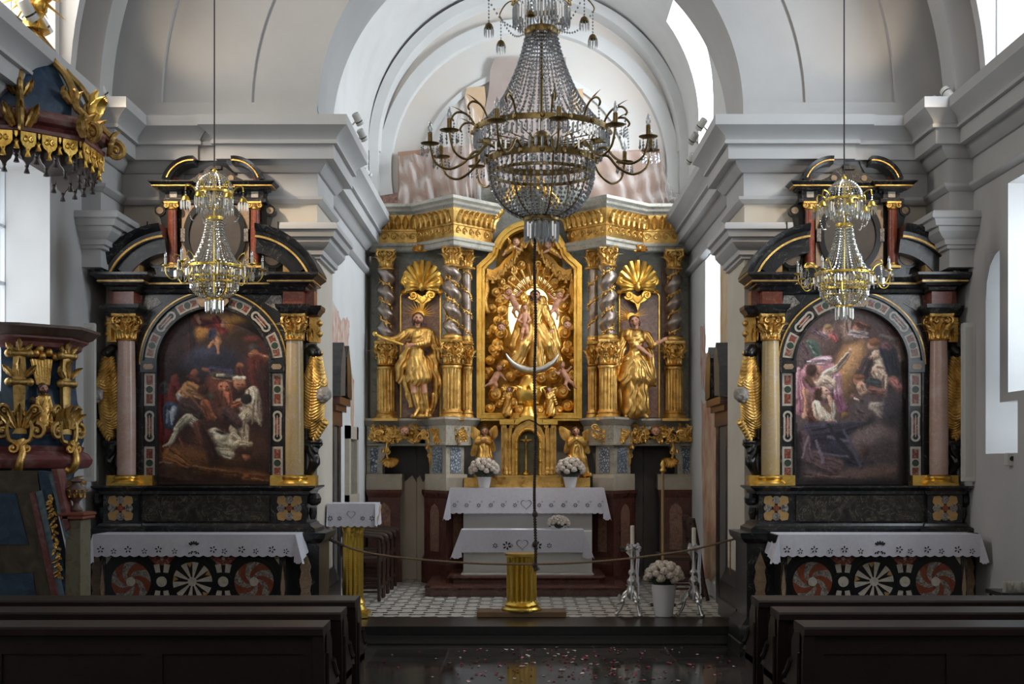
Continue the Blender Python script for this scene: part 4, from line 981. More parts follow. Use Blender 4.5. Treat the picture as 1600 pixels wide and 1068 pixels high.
    for s in (-1, 1):
        X = xc + s * .548; mb.box(X - .07, X + .07, 11.49, 11.55, zs - .07, zs + .03, 0); mb.box(X - .066, X - .052, 11.505, 11.55, 1.45, zs - .06, 0); mb.box(X + .052, X + .066, 11.505, 11.55, 1.45, zs - .06, 0)
        mb.prism([(X + a * .045, zs - .022 + b * .022) for a, b in ((-1, 0), (-.7, 1), (.7, 1), (1, 0), (.7, -1), (-.7, -1))], 11.484, 11.5, 2)
        for P, mi in (([(.60, 2.80), (.64, 2.70), (.66, 2.60), (.665, 2.84), (.62, 2.90)], 3), ([(.44, 2.965), (.55, 2.90), (.60, 2.94), (.58, 3.03), (.50, 3.03)], 4), ([(.62, 2.93), (.665, 2.90), (.665, 3.03), (.61, 3.03)], 3)):
            mb.prism([(xc + s * a, b) for a, b in P], 11.522, 11.54, mi)
    mb.prism([(xc + a, b) for a, b in ((-.14, 2.975), (-.12, 3.04), (.12, 3.04), (.14, 2.975), (.10, 2.93), (-.10, 2.93))], 11.49, 11.55, 2)
    rt = mb.build('retable', ['black', 'gold', 'beige_inlay', 'redmix_inlay', 'pied_inlay'], R, 30)
    for s in (-1, 1):
        mb = MB(); X = xc + s * .548
        for z0, z1, k in ((1.455, 1.735, 'rect'), (1.775, 2.045, 'link'), (2.085, 2.365, 'rect')): inlay_seg(mb, lambda u, v, z0=z0, z1=z1: (X + v * .046, z0 + u * (z1 - z0)), k, 11.53)
        for a0, a1, k in ((6, 28, 'rect'), (32, 52, 'link'), (56, 76, 'rect')):
            m = 0 if s > 0 else 1; inlay_seg(mb, (lambda u, v, a0=a0, a1=a1, m=m: (lambda an: (xc + (.55 + v * .045) * math.cos(an), zs + (.55 + v * .045) * math.sin(an)))(math.radians((a0 + u * (a1 - a0)) if not m else 180 - (a0 + u * (a1 - a0))))), k, 11.53)
        mb.build('frame_inlay', M4, rt, 0)
    # columns
    for s in (-1, 1):
        X = xc + s * .715; c = MB().lathe([(.078, 0), (.079, .3), (.077, .7), (.070, 1.14)], (X, 11.42, 1.49), 28).build('column', 'pink' if s * side > 0 else 'yellowm', R, 40)
        capital(mb := MB(), (X, 11.42, 2.63), .082, .225); mb.box(X + s * .06 - .05, X + s * .06 + .05 + 0, 11.5, 11.6, 2.63, 2.85)
        relief_leaves(mb, X + s * .10 - .06, X + s * .10 + .06, 11.5, 2.64, .12, 3); mb.box(min(X + s * .05, X + s * .19), max(X + s * .05, X + s * .19), 11.5, 11.62, 2.63, 2.84)
        for zz in (2.70, 2.79): mb.ball((X + s * .19, 11.53, zz), (.035, .04, .03), 8, 5)
        mb.build('capital', 'gold', c, 45)
        mb = MB().lathe([(.125, 0), (.13, .015), (.12, .03), (.10, .045), (.108, .06), (.105, .075), (.085, .09)], (X, 11.42, 1.405), 28)
        a, b = sorted((xc + s * .50, xc + s * .89)); mb.box(a, b, 11.44, 11.6, 1.405, 1.49).box(X - .13, X + .13, 11.29, 11.5, 1.405, 1.425)
        mb.build('column_base', 'gold_bright', c, 40)
        mb = MB().mould([(0, 2.85), (.02, 2.855), (.03, 2.875), (.055, 2.90), (.06, 2.93), (0, 2.93)], [(X - .085, 11.62), (X - .085, 11.335), (X + .085, 11.335), (X + .085, 11.62)], mi=0)
        mb.mould([(0, 2.85), (.02, 2.855), (.03, 2.875), (.055, 2.90), (.06, 2.93), (0, 2.93)], [(min(X, X + s * .17), 11.64), (min(X, X + s * .17), 11.45), (max(X, X + s * .17), 11.45), (max(X, X + s * .17), 11.64)], mi=0)
        mb.box(X - .085, X + .085, 11.335, 11.62, 2.85, 3.06, 1); a, b = sorted((X, X + s * .16)); mb.box(a, b, 11.45, 11.62, 2.85, 3.06, 1)
        mb.build('entablature_block', ['black', 'red'], R, 25)
        # winged bracket beside the column
        cx = 815 - 2.643 * F / 11.5; x0 = PX(cx, 11.5)
        fx = lambda p: (xc + (p[0] - x0) * (1 if s < 0 else -1), p[1], p[2])
        w = moved(WB[0], fx).build('wing_carving', 'gold', R, 60); moved(WB[2], fx).build('cherub_head', 'grey_stone', w, 60); moved(WB[1], fx).build('scroll_bracket', 'black_plain', R, 60)
    CP = [(xc - .80, 11.66), (xc - .80, 11.33), (xc - .62, 11.33), (xc - .62, 11.5), (xc + .62, 11.5), (xc + .62, 11.33), (xc + .80, 11.33), (xc + .80, 11.66)]
    mb = MB().mould([(0, 3.04), (.02, 3.05), (.03, 3.075), (.06, 3.09), (.065, 3.10), (.10, 3.105), (.10, 3.13), (.12, 3.145), (.15, 3.165), (.15, 3.185), (-.1, 3.20)], CP, mi=0)
    mb.mould([(.0, 3.107), (.106, 3.112), (.106, 3.122), (0, 3.125)], CP, mi=1); mb.box(xc - .80, xc + .80, 11.48, 11.66, 3.05, 3.195, 0)
    mb.build('cornice', ['black', 'gold'], R, 20)
    for s in (-1, 1):
        mb = MB(); a = [158, 96] if s < 0 else [22, 84]
        X = xc + s * .333; zc = 2.956
        mb.arc([(.60, -.13), (.625, -.16), (.656, -.18), (.656, .3), (.60, .3)], X, zc, a[0], a[1], 11.45, 28, 0)
        mb.arc([(.545, -.09), (.60, -.10), (.60, .3), (.545, .3)], X, zc, a[0] - s * -3, a[1], 11.45, 28, 0)
        mb.arc([(.55, -.105), (.566, -.108), (.566, 0), (.55, 0)], X, zc, a[0] - s * -4, a[1] , 11.45, 28, 1)
        mb.arc([(.43, -.02), (.55, -.03), (.55, .25), (.43, .25)], X, zc, a[0] - s * -10, a[1], 11.45, 28, 0)
        mb.build('broken_pediment', ['black', 'gold'], R, 25)
        MB().box(xc + s * .66 - .05, xc + s * .66 + .05, 11.45, 11.62, 3.19, 3.33).build('pediment_block', 'ochre_inlay', R, 0)
        MB().tube([(xc + s * .56, 11.5, 3.44), (xc + s * .56, 11.5, 3.66)], .006, 6).build('iron_rod', 'black_plain', R)
    # upper tier with the oval medallion
    mb = MB().box(xc - .47, xc + .47, 11.54, 11.68, 3.19, 3.28).box(xc - .30, xc + .30, 11.62, 11.68, 3.28, 3.95).box(xc - .44, xc + .44, 11.63, 11.68, 3.28, 3.95)
    UP = [(xc - .42, 11.67), (xc - .42, 11.55), (xc - .28, 11.55), (xc - .28, 11.61), (xc + .28, 11.61), (xc + .28, 11.55), (xc + .42, 11.55), (xc + .42, 11.67)]
    mb.mould([(0, 3.82), (.03, 3.83), (.03, 3.86), (0, 3.87), (0, 3.93), (.05, 3.94), (.05, 3.955), (.09, 3.96), (.10, 3.975), (.12, 3.99), (.12, 4.0), (-.05, 4.005)], UP, mi=0)
    mb.mould([(0, 3.955), (.094, 3.957), (.094, 3.966), (0, 3.968)], UP, mi=1)
    for k in range(15): mb.box(xc - .26 + .52 * k / 14 - .01, xc - .26 + .52 * k / 14 + .01, 11.57, 11.62, 3.915, 3.94, 0)
    for s in (-1, 1): mb.box(xc + s * .35 - .03, xc + s * .35 + .03, 11.545, 11.6, 3.875, 3.925, 2)
    for s in (-1, 1):
        mb.arc([(.20, -.10), (.263, -.13), (.263, .06), (.20, .06)], xc + s * .177, 3.955, 165 if s < 0 else 15, 86 if s < 0 else 94, 11.6, 20, 0)
        mb.arc([(.222, -.135), (.232, -.135), (.232, 0), (.222, 0)], xc + s * .177, 3.955, 160 if s < 0 else 20, 86 if s < 0 else 94, 11.61, 20, 1)
        mb.box(xc + s * .36 - .03, xc + s * .36 + .03, 11.58, 11.65, 4.0, 4.06, 3)
    mb.prism([(xc + a * .006, 4.0 + b * .0055) for a, b in ((-50, 0), (-46, 4), (-38, 8), (-30, 12), (-20, 22), (-8, 28), (8, 28), (20, 22), (30, 12), (38, 8), (46, 4), (50, 0))], 11.62, 11.67, 0)
    for s in (-1, 1): mb.disc(xc + s * .13, 4.055, .026, 11.612, 11.64, 14, 4)
    mb.box(xc - .05, xc + .05, 11.6, 11.66, 4.13, 4.16, 0)
    up = mb.build('upper_tier', ['black', 'gold', 'white_inlay', 'red', 'beige_inlay'], R, 25)
    mb = MB().box(xc - .29, xc + .29, 11.60, 11.625, 3.29, 3.82, 0)
    mb.ring([(xc + .272 * math.cos(2 * PI * i / 40), 3.555 + .325 * math.sin(2 * PI * i / 40)) for i in range(40)], [(xc + .225 * math.cos(2 * PI * i / 40), 3.555 + .275 * math.sin(2 * PI * i / 40)) for i in range(40)], 11.57, 11.62, 1)
    for s in (-1, 1): mb.box(xc + s * .272 - .018, xc + s * .272 + .018, 11.56, 11.62, 3.50, 3.61, 2)
    md = mb.build('medallion_frame', ['beige_inlay', 'black_plain', 'pied_inlay'], up, 30)
    MB().disc(xc, 3.555, .23, 11.59, 11.61, 40, 0, .28).build('medallion', plain('dark_medallion_canvas' + str(side), rgb(46, 40, 38), .6, 0, rgb(66, 58, 52), 7), up, 0)
    for s in (-1, 1):
        X = xc + s * .357; c = MB().lathe([(.042, 0), (.042, .2), (.037, .46)], (X, 11.545, 3.305), 20).build('upper_column', 'red', R, 40)
        mb = MB().lathe([(.055, 0), (.056, .01), (.048, .02), (.045, .03)], (X, 11.545, 3.28), 20).box(X - .058, X + .058, 11.49, 11.6, 3.265, 3.283)
        mb.build('gilt_base', 'gold', c, 40); mb = MB().lathe([(.037, 0), (.045, .01), (.04, .02), (.05, .05)], (X, 11.545, 3.762), 16)
        for q in (-1, 1): spiral(mb, (X + q * .045, 11.505, 3.80), .024, 1.4, .35, 90, q, .0)
        mb.box(X - .06, X + .06, 11.49, 11.6, 3.815, 3.832); mb.build('gilt_capital', 'gold', c, 40)
        mb = MB(); Y = [(-.475, 3.83), (-.50, 3.77), (-.475, 3.70), (-.45, 3.58), (-.48, 3.50), (-.545, 3.43), (-.565, 3.36), (-.53, 3.29), (-.50, 3.19), (-.40, 3.19), (-.40, 3.83)]
        mb.prism([(xc - s * a, b) for a, b in Y], 11.60, 11.67, 0); mb.disc(xc + s * .475, 3.77, .047, 11.585, 11.67, 18, 0); mb.disc(xc + s * .475, 3.77, .030, 11.578, 11.6, 16, 1); mb.disc(xc + s * .50, 3.37, .098, 11.585, 11.67, 24, 0); mb.disc(xc + s * .50, 3.37, .074, 11.575, 11.6, 22, 1)
        mb.build('side_volute', ['black_plain', 'beige_inlay'], R, 25)
    return R
LC, RC = -2.643, 2.83
side_altar(LC, -1); side_altar(RC, 1)
altar_cloth(LC - .775, LC + .84, 10.715, 11.08, 1.022, .175, 22, 'white linen cloth with cut-work clover hem on the altar left of the arch', side_motif, group='side altar cloths')
altar_cloth(RC - .78, RC + .83, 10.715, 11.08, 1.022, .175, 22, 'white linen cloth with cut-work clover hem on the altar right of the arch', side_motif, group='side altar cloths')

# ------------------------------------------------------------------ the two arched oil paintings
def arch_half(cx, half, ys, ytop):
    def f(y):
        if y >= ys: return half
        return max(.5, half * math.sqrt(max(0, 1 - ((ys - y) / (ys - ytop)) ** 2)))
    return f
def conv(L, ox, oy, k):
    o = []
    for t in L:
        if t[0] == 'c': o.append(('c', ox + t[1] / k, oy + t[2] / k, ox + t[3] / k, oy + t[4] / k, t[5] / k, t[6] / k, t[7], t[8] / k))
        else: o.append(('e', ox + t[1] / k, oy + t[2] / k, t[3] / k, t[4] / k, t[5], t[6], t[7] / k))
    return o
FL, FD, RD, WH, DK = (176, 124, 92), (140, 84, 62), (112, 34, 32), (196, 184, 164), (34, 24, 24)
PL = [('e', 640, 900, 300, 190, 0, (70, 44, 34), 90), ('e', 560, 870, 200, 50, 12, (112, 70, 38), 40), ('c', 430, 860, 520, 900, 44, 20, (140, 86, 44), 14), ('c', 560, 920, 880, 960, 30, 24, (96, 58, 32), 24), ('c', 800, 960, 900, 970, 20, 12, (132, 80, 44), 10),
      ('e', 440, 300, 80, 160, 0, (78, 56, 58), 60), ('c', 530, 200, 530, 420, 30, 26, (66, 46, 48), 40), ('e', 640, 400, 140, 70, 0, (44, 48, 66), 50), ('e', 610, 350, 70, 40, 0, (58, 60, 84), 30),
      ('e', 700, 210, 130, 50, 10, (150, 100, 50), 46), ('e', 740, 195, 60, 26, 0, (190, 130, 62), 24), ('e', 590, 250, 40, 50, 0, (176, 122, 60), 30), ('e', 780, 230, 50, 22, 0, (70, 50, 46), 20),
      ('c', 560, 190, 640, 215, 22, 18, RD, 8), ('c', 555, 170, 575, 200, 10, 8, FL, 6), ('c', 650, 190, 690, 240, 24, 20, (120, 40, 40), 8), ('e', 690, 210, 16, 18, 0, FL, 5), ('c', 650, 265, 662, 295, 22, 18, FL, 6), ('c', 625, 270, 640, 250, 16, 20, (54, 56, 86), 8), ('c', 635, 300, 618, 325, 11, 6, FL, 4), ('c', 660, 300, 666, 352, 12, 5, FL, 4),
      ('e', 860, 440, 70, 150, 0, (62, 34, 34), 40), ('e', 838, 320, 26, 24, 0, (60, 56, 56), 8), ('e', 842, 345, 18, 18, 0, FD, 6), ('c', 830, 360, 895, 375, 20, 18, (150, 98, 72), 8), ('c', 850, 400, 870, 520, 46, 40, (88, 40, 36), 20), ('e', 830, 280, 40, 16, 0, (96, 40, 34), 12), ('e', 770, 415, 18, 20, 0, FD, 8), ('c', 770, 440, 790, 520, 26, 30, (70, 40, 38), 14),
      ('c', 400, 540, 410, 760, 46, 40, (112, 36, 36), 16), ('e', 398, 480, 20, 28, 0, FD, 6), ('e', 392, 470, 26, 22, 0, (58, 34, 28), 8), ('c', 396, 510, 400, 530, 20, 26, (74, 76, 80), 10), ('e', 452, 480, 20, 26, 0, (124, 60, 48), 8), ('c', 450, 510, 440, 580, 26, 30, (120, 46, 42), 12), ('e', 545, 450, 20, 22, 0, FD, 7), ('c', 520, 470, 560, 490, 16, 20, (80, 44, 40), 10), ('c', 590, 425, 640, 440, 10, 14, FD, 6), ('c', 640, 440, 720, 450, 24, 24, (56, 56, 84), 14),
      ('c', 665, 500, 700, 640, 60, 46, (104, 58, 48), 30), ('c', 650, 470, 720, 480, 18, 16, (180, 124, 96), 8), ('e', 690, 515, 30, 24, 20, (188, 118, 88), 8), ('c', 650, 455, 740, 465, 14, 12, (62, 66, 64), 6), ('c', 660, 460, 690, 456, 8, 8, (188, 180, 160), 4),
      ('c', 480, 560, 520, 530, 30, 40, (196, 142, 92), 8), ('c', 520, 525, 580, 545, 36, 30, (190, 134, 86), 8), ('e', 590, 530, 26, 26, 0, (70, 42, 32), 8), ('c', 470, 560, 490, 605, 16, 14, (184, 184, 186), 6), ('c', 500, 560, 560, 620, 22, 16, (188, 126, 84), 6), ('c', 560, 620, 640, 670, 15, 11, (184, 120, 80), 5), ('c', 600, 600, 625, 660, 24, 18, (160, 92, 62), 8), ('e', 640, 560, 22, 18, 0, (64, 76, 60), 8),
      ('c', 430, 630, 420, 700, 40, 24, (62, 74, 100), 8), ('c', 445, 620, 440, 680, 12, 8, (170, 178, 188), 5), ('c', 420, 640, 412, 690, 10, 6, (120, 132, 150), 5), ('c', 500, 600, 560, 640, 40, 30, (70, 52, 50), 14),
      ('e', 765, 500, 30, 34, 0, (176, 114, 86), 6), ('c', 740, 472, 790, 470, 10, 10, (220, 210, 190), 4), ('e', 768, 535, 16, 16, 0, (80, 54, 44), 6), ('c', 830, 550, 850, 660, 36, 30, (206, 194, 172), 8), ('c', 770, 600, 850, 650, 26, 30, (176, 160, 140), 8), ('c', 750, 720, 800, 660, 34, 34, (186, 172, 150), 8), ('c', 790, 720, 800, 800, 28, 14, (170, 154, 134), 8), ('e', 800, 575, 26, 24, 20, (40, 36, 40), 4), ('c', 740, 610, 770, 600, 16, 12, (170, 96, 70), 6), ('c', 700, 640, 760, 700, 30, 26, (74, 54, 56), 12), ('c', 860, 580, 866, 680, 14, 16, (190, 176, 156), 6),
      ('c', 560, 700, 520, 670, 24, 22, (208, 196, 168), 6), ('c', 510, 670, 455, 730, 22, 15, (204, 190, 160), 5), ('c', 455, 730, 430, 790, 14, 10, (196, 180, 150), 5), ('c', 430, 795, 395, 805, 10, 6, (196, 176, 146), 4), ('c', 570, 710, 600, 780, 34, 30, (96, 60, 52), 10),
      ('c', 640, 760, 720, 790, 46, 44, (222, 212, 184), 6), ('c', 660, 830, 720, 845, 22, 24, (214, 200, 170), 6), ('e', 680, 760, 34, 24, 0, (228, 220, 194), 8), ('e', 680, 735, 30, 8, 15, (48, 44, 42), 5), ('c', 735, 755, 765, 775, 18, 14, (214, 198, 168), 5), ('c', 760, 790, 820, 800, 16, 12, (206, 186, 154), 6), ('e', 800, 860, 20, 24, -20, (176, 112, 82), 6), ('e', 800, 838, 26, 16, 0, (60, 38, 30), 6), ('c', 380, 960, 520, 985, 14, 14, (70, 42, 30), 12),
      ('c', 362, 905, 370, 935, 6, 6, (150, 120, 100), 3), ('c', 395, 885, 445, 893, 4, 3, (150, 130, 110), 3), ('c', 370, 890, 390, 882, 6, 5, (140, 110, 92), 3), ('c', 470, 770, 500, 830, 5, 5, (140, 80, 60), 3), ('c', 540, 905, 700, 925, 4, 4, (150, 110, 70), 4), ('c', 880, 440, 900, 640, 30, 26, (50, 30, 30), 30), ('c', 590, 700, 640, 860, 20, 30, (52, 32, 28), 24), ('c', 520, 560, 560, 590, 4, 3, (120, 76, 50), 3), ('e', 676, 512, 6, 3, 0, (60, 34, 28), 2), ('e', 702, 512, 6, 3, 0, (60, 34, 28), 2), ('c', 690, 518, 690, 528, 3, 3, (206, 140, 108), 3), ('e', 756, 502, 6, 3, 0, (60, 38, 30), 2), ('e', 776, 502, 6, 3, 0, (60, 38, 30), 2), ('c', 700, 545, 720, 600, 14, 10, (150, 86, 66), 8), ('c', 645, 540, 660, 600, 12, 16, (86, 50, 44), 10), ('e', 704, 795, 5, 5, 0, (160, 120, 96), 3), ('c', 690, 800, 750, 815, 3, 3, (150, 130, 104), 4), ('c', 840, 580, 830, 700, 4, 3, (120, 108, 92), 4), ('c', 800, 650, 790, 760, 4, 3, (110, 98, 84), 4), ('c', 430, 640, 436, 700, 4, 3, (200, 206, 210), 3)]
def bgL(x, y): 
    t = np.clip((y - 490) / 260, 0, 1)[..., None]
    return (1 - t) * np.array([58, 42, 42.]) + t * np.array([48, 30, 28.])
PR = [('e', 690, 200, 180, 130, 0, (96, 72, 66), 80), ('e', 720, 400, 70, 170, 22, (166, 108, 60), 60), ('e', 760, 330, 60, 110, 20, (190, 132, 80), 50), ('c', 735, 120, 745, 200, 30, 34, (140, 110, 96), 24), ('e', 930, 300, 100, 140, 0, (84, 58, 54), 50), ('c', 980, 220, 900, 200, 10, 10, (116, 96, 88), 8), ('c', 985, 220, 1000, 320, 12, 14, (110, 88, 78), 10),
      ('c', 560, 260, 590, 310, 34, 20, (60, 84, 72), 10), ('c', 545, 240, 580, 290, 16, 12, (84, 108, 92), 8), ('c', 500, 260, 540, 300, 30, 24, (96, 72, 78), 20),
      ('e', 640, 175, 26, 28, 0, (190, 134, 110), 6), ('e', 640, 155, 22, 14, 0, (170, 130, 80), 6), ('c', 600, 195, 640, 205, 16, 16, (176, 140, 150), 8), ('c', 660, 205, 680, 225, 18, 12, (180, 84, 84), 7), ('c', 570, 180, 600, 200, 14, 10, (110, 80, 90), 8), ('e', 785, 165, 22, 22, 0, (180, 116, 90), 6), ('c', 760, 190, 820, 195, 16, 14, (170, 150, 150), 8), ('c', 780, 140, 830, 160, 14, 12, (120, 64, 46), 8),
      ('e', 600, 430, 110, 112, 0, (196, 130, 146), 10), ('e', 610, 430, 88, 92, 0, (150, 92, 106), 18), ('c', 500, 420, 510, 560, 44, 38, (178, 108, 122), 10), ('c', 560, 330, 640, 320, 16, 20, (214, 156, 172), 8), ('c', 680, 400, 690, 480, 14, 20, (210, 150, 166), 8), ('c', 690, 500, 710, 560, 20, 24, (150, 84, 112), 12), ('c', 490, 370, 480, 500, 12, 16, (204, 142, 156), 8), ('c', 600, 470, 640, 480, 20, 20, (198, 134, 146), 10),
      ('c', 600, 420, 640, 390, 34, 26, (222, 184, 158), 6), ('c', 640, 385, 700, 345, 20, 15, (226, 186, 160), 5), ('c', 700, 345, 745, 285, 14, 9, (222, 176, 148), 5), ('e', 748, 275, 10, 13, 20, (216, 164, 136), 4), ('c', 630, 420, 660, 440, 26, 24, (216, 176, 152), 8),
      ('e', 578, 385, 30, 40, 30, (196, 132, 108), 6), ('e', 556, 370, 30, 34, 0, (72, 48, 36), 8), ('c', 540, 410, 560, 440, 16, 14, (90, 60, 46), 8), ('c', 530, 480, 535, 570, 18, 14, (176, 116, 92), 7), ('e', 525, 595, 14, 16, 0, (200, 140, 112), 5),
      ('e', 620, 480, 26, 32, -25, (216, 166, 140), 5), ('c', 590, 480, 570, 580, 20, 26, (86, 50, 34), 10), ('c', 645, 500, 660, 540, 10, 12, (206, 150, 122), 4), ('c', 590, 560, 655, 615, 22, 18, (226, 198, 168), 5), ('c', 660, 610, 665, 540, 13, 9, (222, 188, 158), 4), ('c', 580, 540, 600, 600, 24, 24, (214, 180, 152), 6), ('c', 560, 610, 600, 650, 20, 20, (92, 48, 36), 10), ('e', 655, 625, 22, 10, 0, (176, 116, 90), 6),
      ('e', 620, 740, 150, 110, 0, (46, 40, 52), 30), ('c', 560, 680, 720, 660, 50, 40, (58, 50, 66), 20), ('c', 700, 660, 840, 635, 34, 12, (44, 38, 48), 10), ('c', 700, 760, 860, 850, 60, 30, (38, 34, 46), 20), ('c', 560, 800, 680, 840, 40, 44, (88, 62, 62), 20), ('c', 520, 700, 540, 800, 30, 30, (84, 60, 66), 18), ('c', 640, 700, 760, 720, 8, 8, (84, 76, 92), 8), ('c', 620, 780, 780, 800, 6, 8, (78, 70, 84), 8), ('c', 580, 720, 620, 820, 7, 7, (96, 84, 96), 6),
      ('e', 860, 250, 28, 28, 0, (196, 136, 106), 6), ('e', 866, 232, 30, 18, 0, (140, 84, 50), 6), ('c', 880, 300, 895, 350, 28, 26, (216, 170, 138), 6), ('c', 840, 320, 880, 300, 12, 14, (206, 156, 126), 5), ('c', 890, 370, 910, 400, 34, 28, (218, 176, 146), 6), ('c', 920, 400, 915, 500, 18, 10, (208, 160, 130), 5), ('c', 870, 380, 880, 410, 18, 16, (206, 156, 126), 6), ('c', 930, 280, 960, 380, 40, 30, (40, 38, 48), 12), ('c', 920, 250, 940, 260, 20, 14, (120, 72, 76), 8), ('c', 830, 330, 790, 420, 22, 30, (62, 46, 46), 14), ('c', 960, 420, 990, 460, 26, 22, (150, 86, 76), 12),
      ('e', 790, 420, 28, 26, 0, (176, 108, 76), 7), ('e', 790, 402, 28, 14, 0, (130, 76, 44), 6), ('c', 800, 450, 810, 480, 24, 20, (196, 140, 112), 7), ('c', 840, 420, 880, 430, 16, 18, (64, 66, 64), 8), ('c', 850, 470, 900, 480, 18, 20, (150, 88, 70), 10), ('c', 760, 500, 800, 520, 14, 12, (120, 76, 66), 8), ('c', 770, 510, 790, 520, 5, 4, (206, 190, 176), 3),
      ('c', 860, 550, 910, 550, 22, 26, (166, 150, 130), 12), ('c', 850, 560, 900, 590, 14, 18, (140, 120, 104), 12), ('e', 960, 560, 60, 90, 0, (58, 48, 52), 40), ('c', 780, 560, 830, 600, 30, 34, (74, 58, 58), 20), ('e', 720, 590, 16, 14, 0, (130, 88, 40), 7), ('e', 880, 740, 130, 90, 0, (92, 70, 66), 50), ('e', 820, 760, 20, 30, 0, (84, 48, 40), 10), ('e', 880, 880, 160, 40, 0, (86, 62, 52), 30), ('c', 560, 890, 760, 900, 14, 16, (80, 58, 54), 20), ('c', 480, 700, 480, 940, 26, 34, (34, 24, 24), 24), ('c', 1010, 600, 1010, 940, 20, 36, (34, 24, 24), 24), ('c', 480, 930, 1020, 930, 26, 26, (30, 22, 22), 22), ('e', 860, 700, 90, 50, 0, (104, 82, 78), 40), ('e', 590, 388, 5, 3, 10, (70, 40, 34), 2), ('e', 570, 392, 5, 3, 10, (70, 40, 34), 2), ('e', 612, 472, 5, 3, -20, (110, 60, 50), 2), ('e', 632, 466, 5, 3, -20, (110, 60, 50), 2), ('e', 852, 250, 4, 3, 0, (90, 50, 40), 2), ('e', 632, 176, 4, 2, 0, (90, 50, 40), 2), ('e', 648, 176, 4, 2, 0, (90, 50, 40), 2), ('c', 880, 350, 908, 352, 4, 3, (150, 104, 80), 3), ('c', 540, 700, 520, 800, 6, 6, (120, 98, 104), 8), ('c', 640, 640, 760, 800, 8, 10, (30, 28, 38), 8), ('c', 720, 660, 800, 840, 6, 8, (70, 64, 80), 6)]
def bgR(x, y):
    t = np.clip((y - 490) / 260, 0, 1)[..., None]
    return (1 - t) * np.array([84, 64, 62.]) + t * np.array([78, 62, 62.])
def painting(xc, lab, strokes, bg, cx_px):
    D = 11.6; k = D / F; rt = thing('altar_painting', lab, 'painting', (xc, D, 1.41), 'arched altar paintings')
    half = .50 / k; ys = HY + (EH - 2.44) / k; yt = HY + (EH - 2.945) / k; yb = HY + (EH - 1.408) / k
    paint_canvas('canvas', arch_half(cx_px, half, ys, yt), cx_px - half, cx_px + half, yt, yb, .75, D, strokes, bg, rt, sat=.92 if xc < 0 else .78, gain=.98 if xc < 0 else 1.16)
    P = [(xc + .5, 1.408)] + arcpts(xc, 2.44, .5, 0, 180, 24) + [(xc - .5, 1.408)]
    MB().prism(P, D + .004, D + .03).build('stretcher', 'wood', rt, 0)
painting(LC, 'dark arched oil painting of a pale fallen figure amid a crowd', conv(PL, 130, 440, 3.1415), bgL, HX + LC * F / 11.6)
painting(RC, 'arched oil painting of a pink draped angel pointing above a kneeling woman', conv(PR, 1090, 460, 3.137), bgR, HX + RC * F / 11.6)
# ------------------------------------------------------------------ the gilded main altar
MXP = 828.0                                        # its axis in frame pixels
MX = PX(MXP, 16.0)
MA = thing('main_altar', 'tall gilded main altar of grey marble with twisted silver columns', 'altar', (MX, 16.0, .173))
def mir(p): return 2 * MXP - p
def mside(s, px): return px if s < 0 else mir(px)
def path_px(L, s):
    P = [(PX(mside(s, a), D), D) for a, D in L]
    return P if s < 0 else P[::-1]
def along(path, step):
    out = []
    for a, b in zip(path, path[1:]):
        d = Vector((b[0] - a[0], b[1] - a[1])); L = d.length
        if L < .04: continue
        n = max(1, int(L / step)); d.normalize()
        for i in range(n): out.append((a[0] + (b[0] - a[0]) * (i + .5) / n, a[1] + (b[1] - a[1]) * (i + .5) / n, Vector((d.y, -d.x, 0)), L / n))
    return out
q16, q162, q158, q157 = Q(16.0), Q(16.22), Q(15.8), Q(15.7)
# back panels, arched niche
mb = MB()
for s in (-1, 1):
    a, b = sorted((Q(16.25).x(mside(s, 580)), Q(16.25).x(mside(s, 748)))); mb.box(a, b, 16.25, 16.45, 2.05, 4.25)
qn = Q(16.22); cx, cz, rn = qn.x(827), qn.z(404), 52 * qn.s
top = [(cx + rn, qn.z(430))] + arcpts(cx, cz, rn, 0, 180, 24) + [(cx - rn, qn.z(430))]
o2 = [(qn.x(mir(745)), qn.z(430))] + [(max(qn.x(745), min(qn.x(mir(745)), cx + (x - cx) * 3)), min(qn.z(292), z + (z - cz) * 2 + .1)) for x, z in top[1:-1]] + [(qn.x(745), qn.z(430))]
mb.ring(o2, top, 16.24, 16.45, closed=False)
mb.build('back_panel', 'greydark', MA, 30)
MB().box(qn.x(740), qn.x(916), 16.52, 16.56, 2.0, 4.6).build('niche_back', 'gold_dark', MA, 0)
for s in (-1, 1):
    X = lambda p, D=16.2: PX(mside(s, p), D)
    P = [(X(626), qn.z(652)), (X(626), qn.z(462)), (X(634), qn.z(452)), (X(660), qn.z(450)), (X(680), qn.z(452)), (X(688), qn.z(462)), (X(688), qn.z(652))]
    MB().prism(P, 16.215, 16.25).build('red_panel', 'redpanel', MA, 0)
    MB().tube([(a, 16.20, b) for a, b in P], .012, 6).build('gilt_line', 'gold_bright', MA)
    a, b = sorted((X(613), X(622))); MB().box(a, b, 16.215, 16.25, qn.z(655), qn.z(415)).build('pilaster_panel', 'reveal', MA, 0)
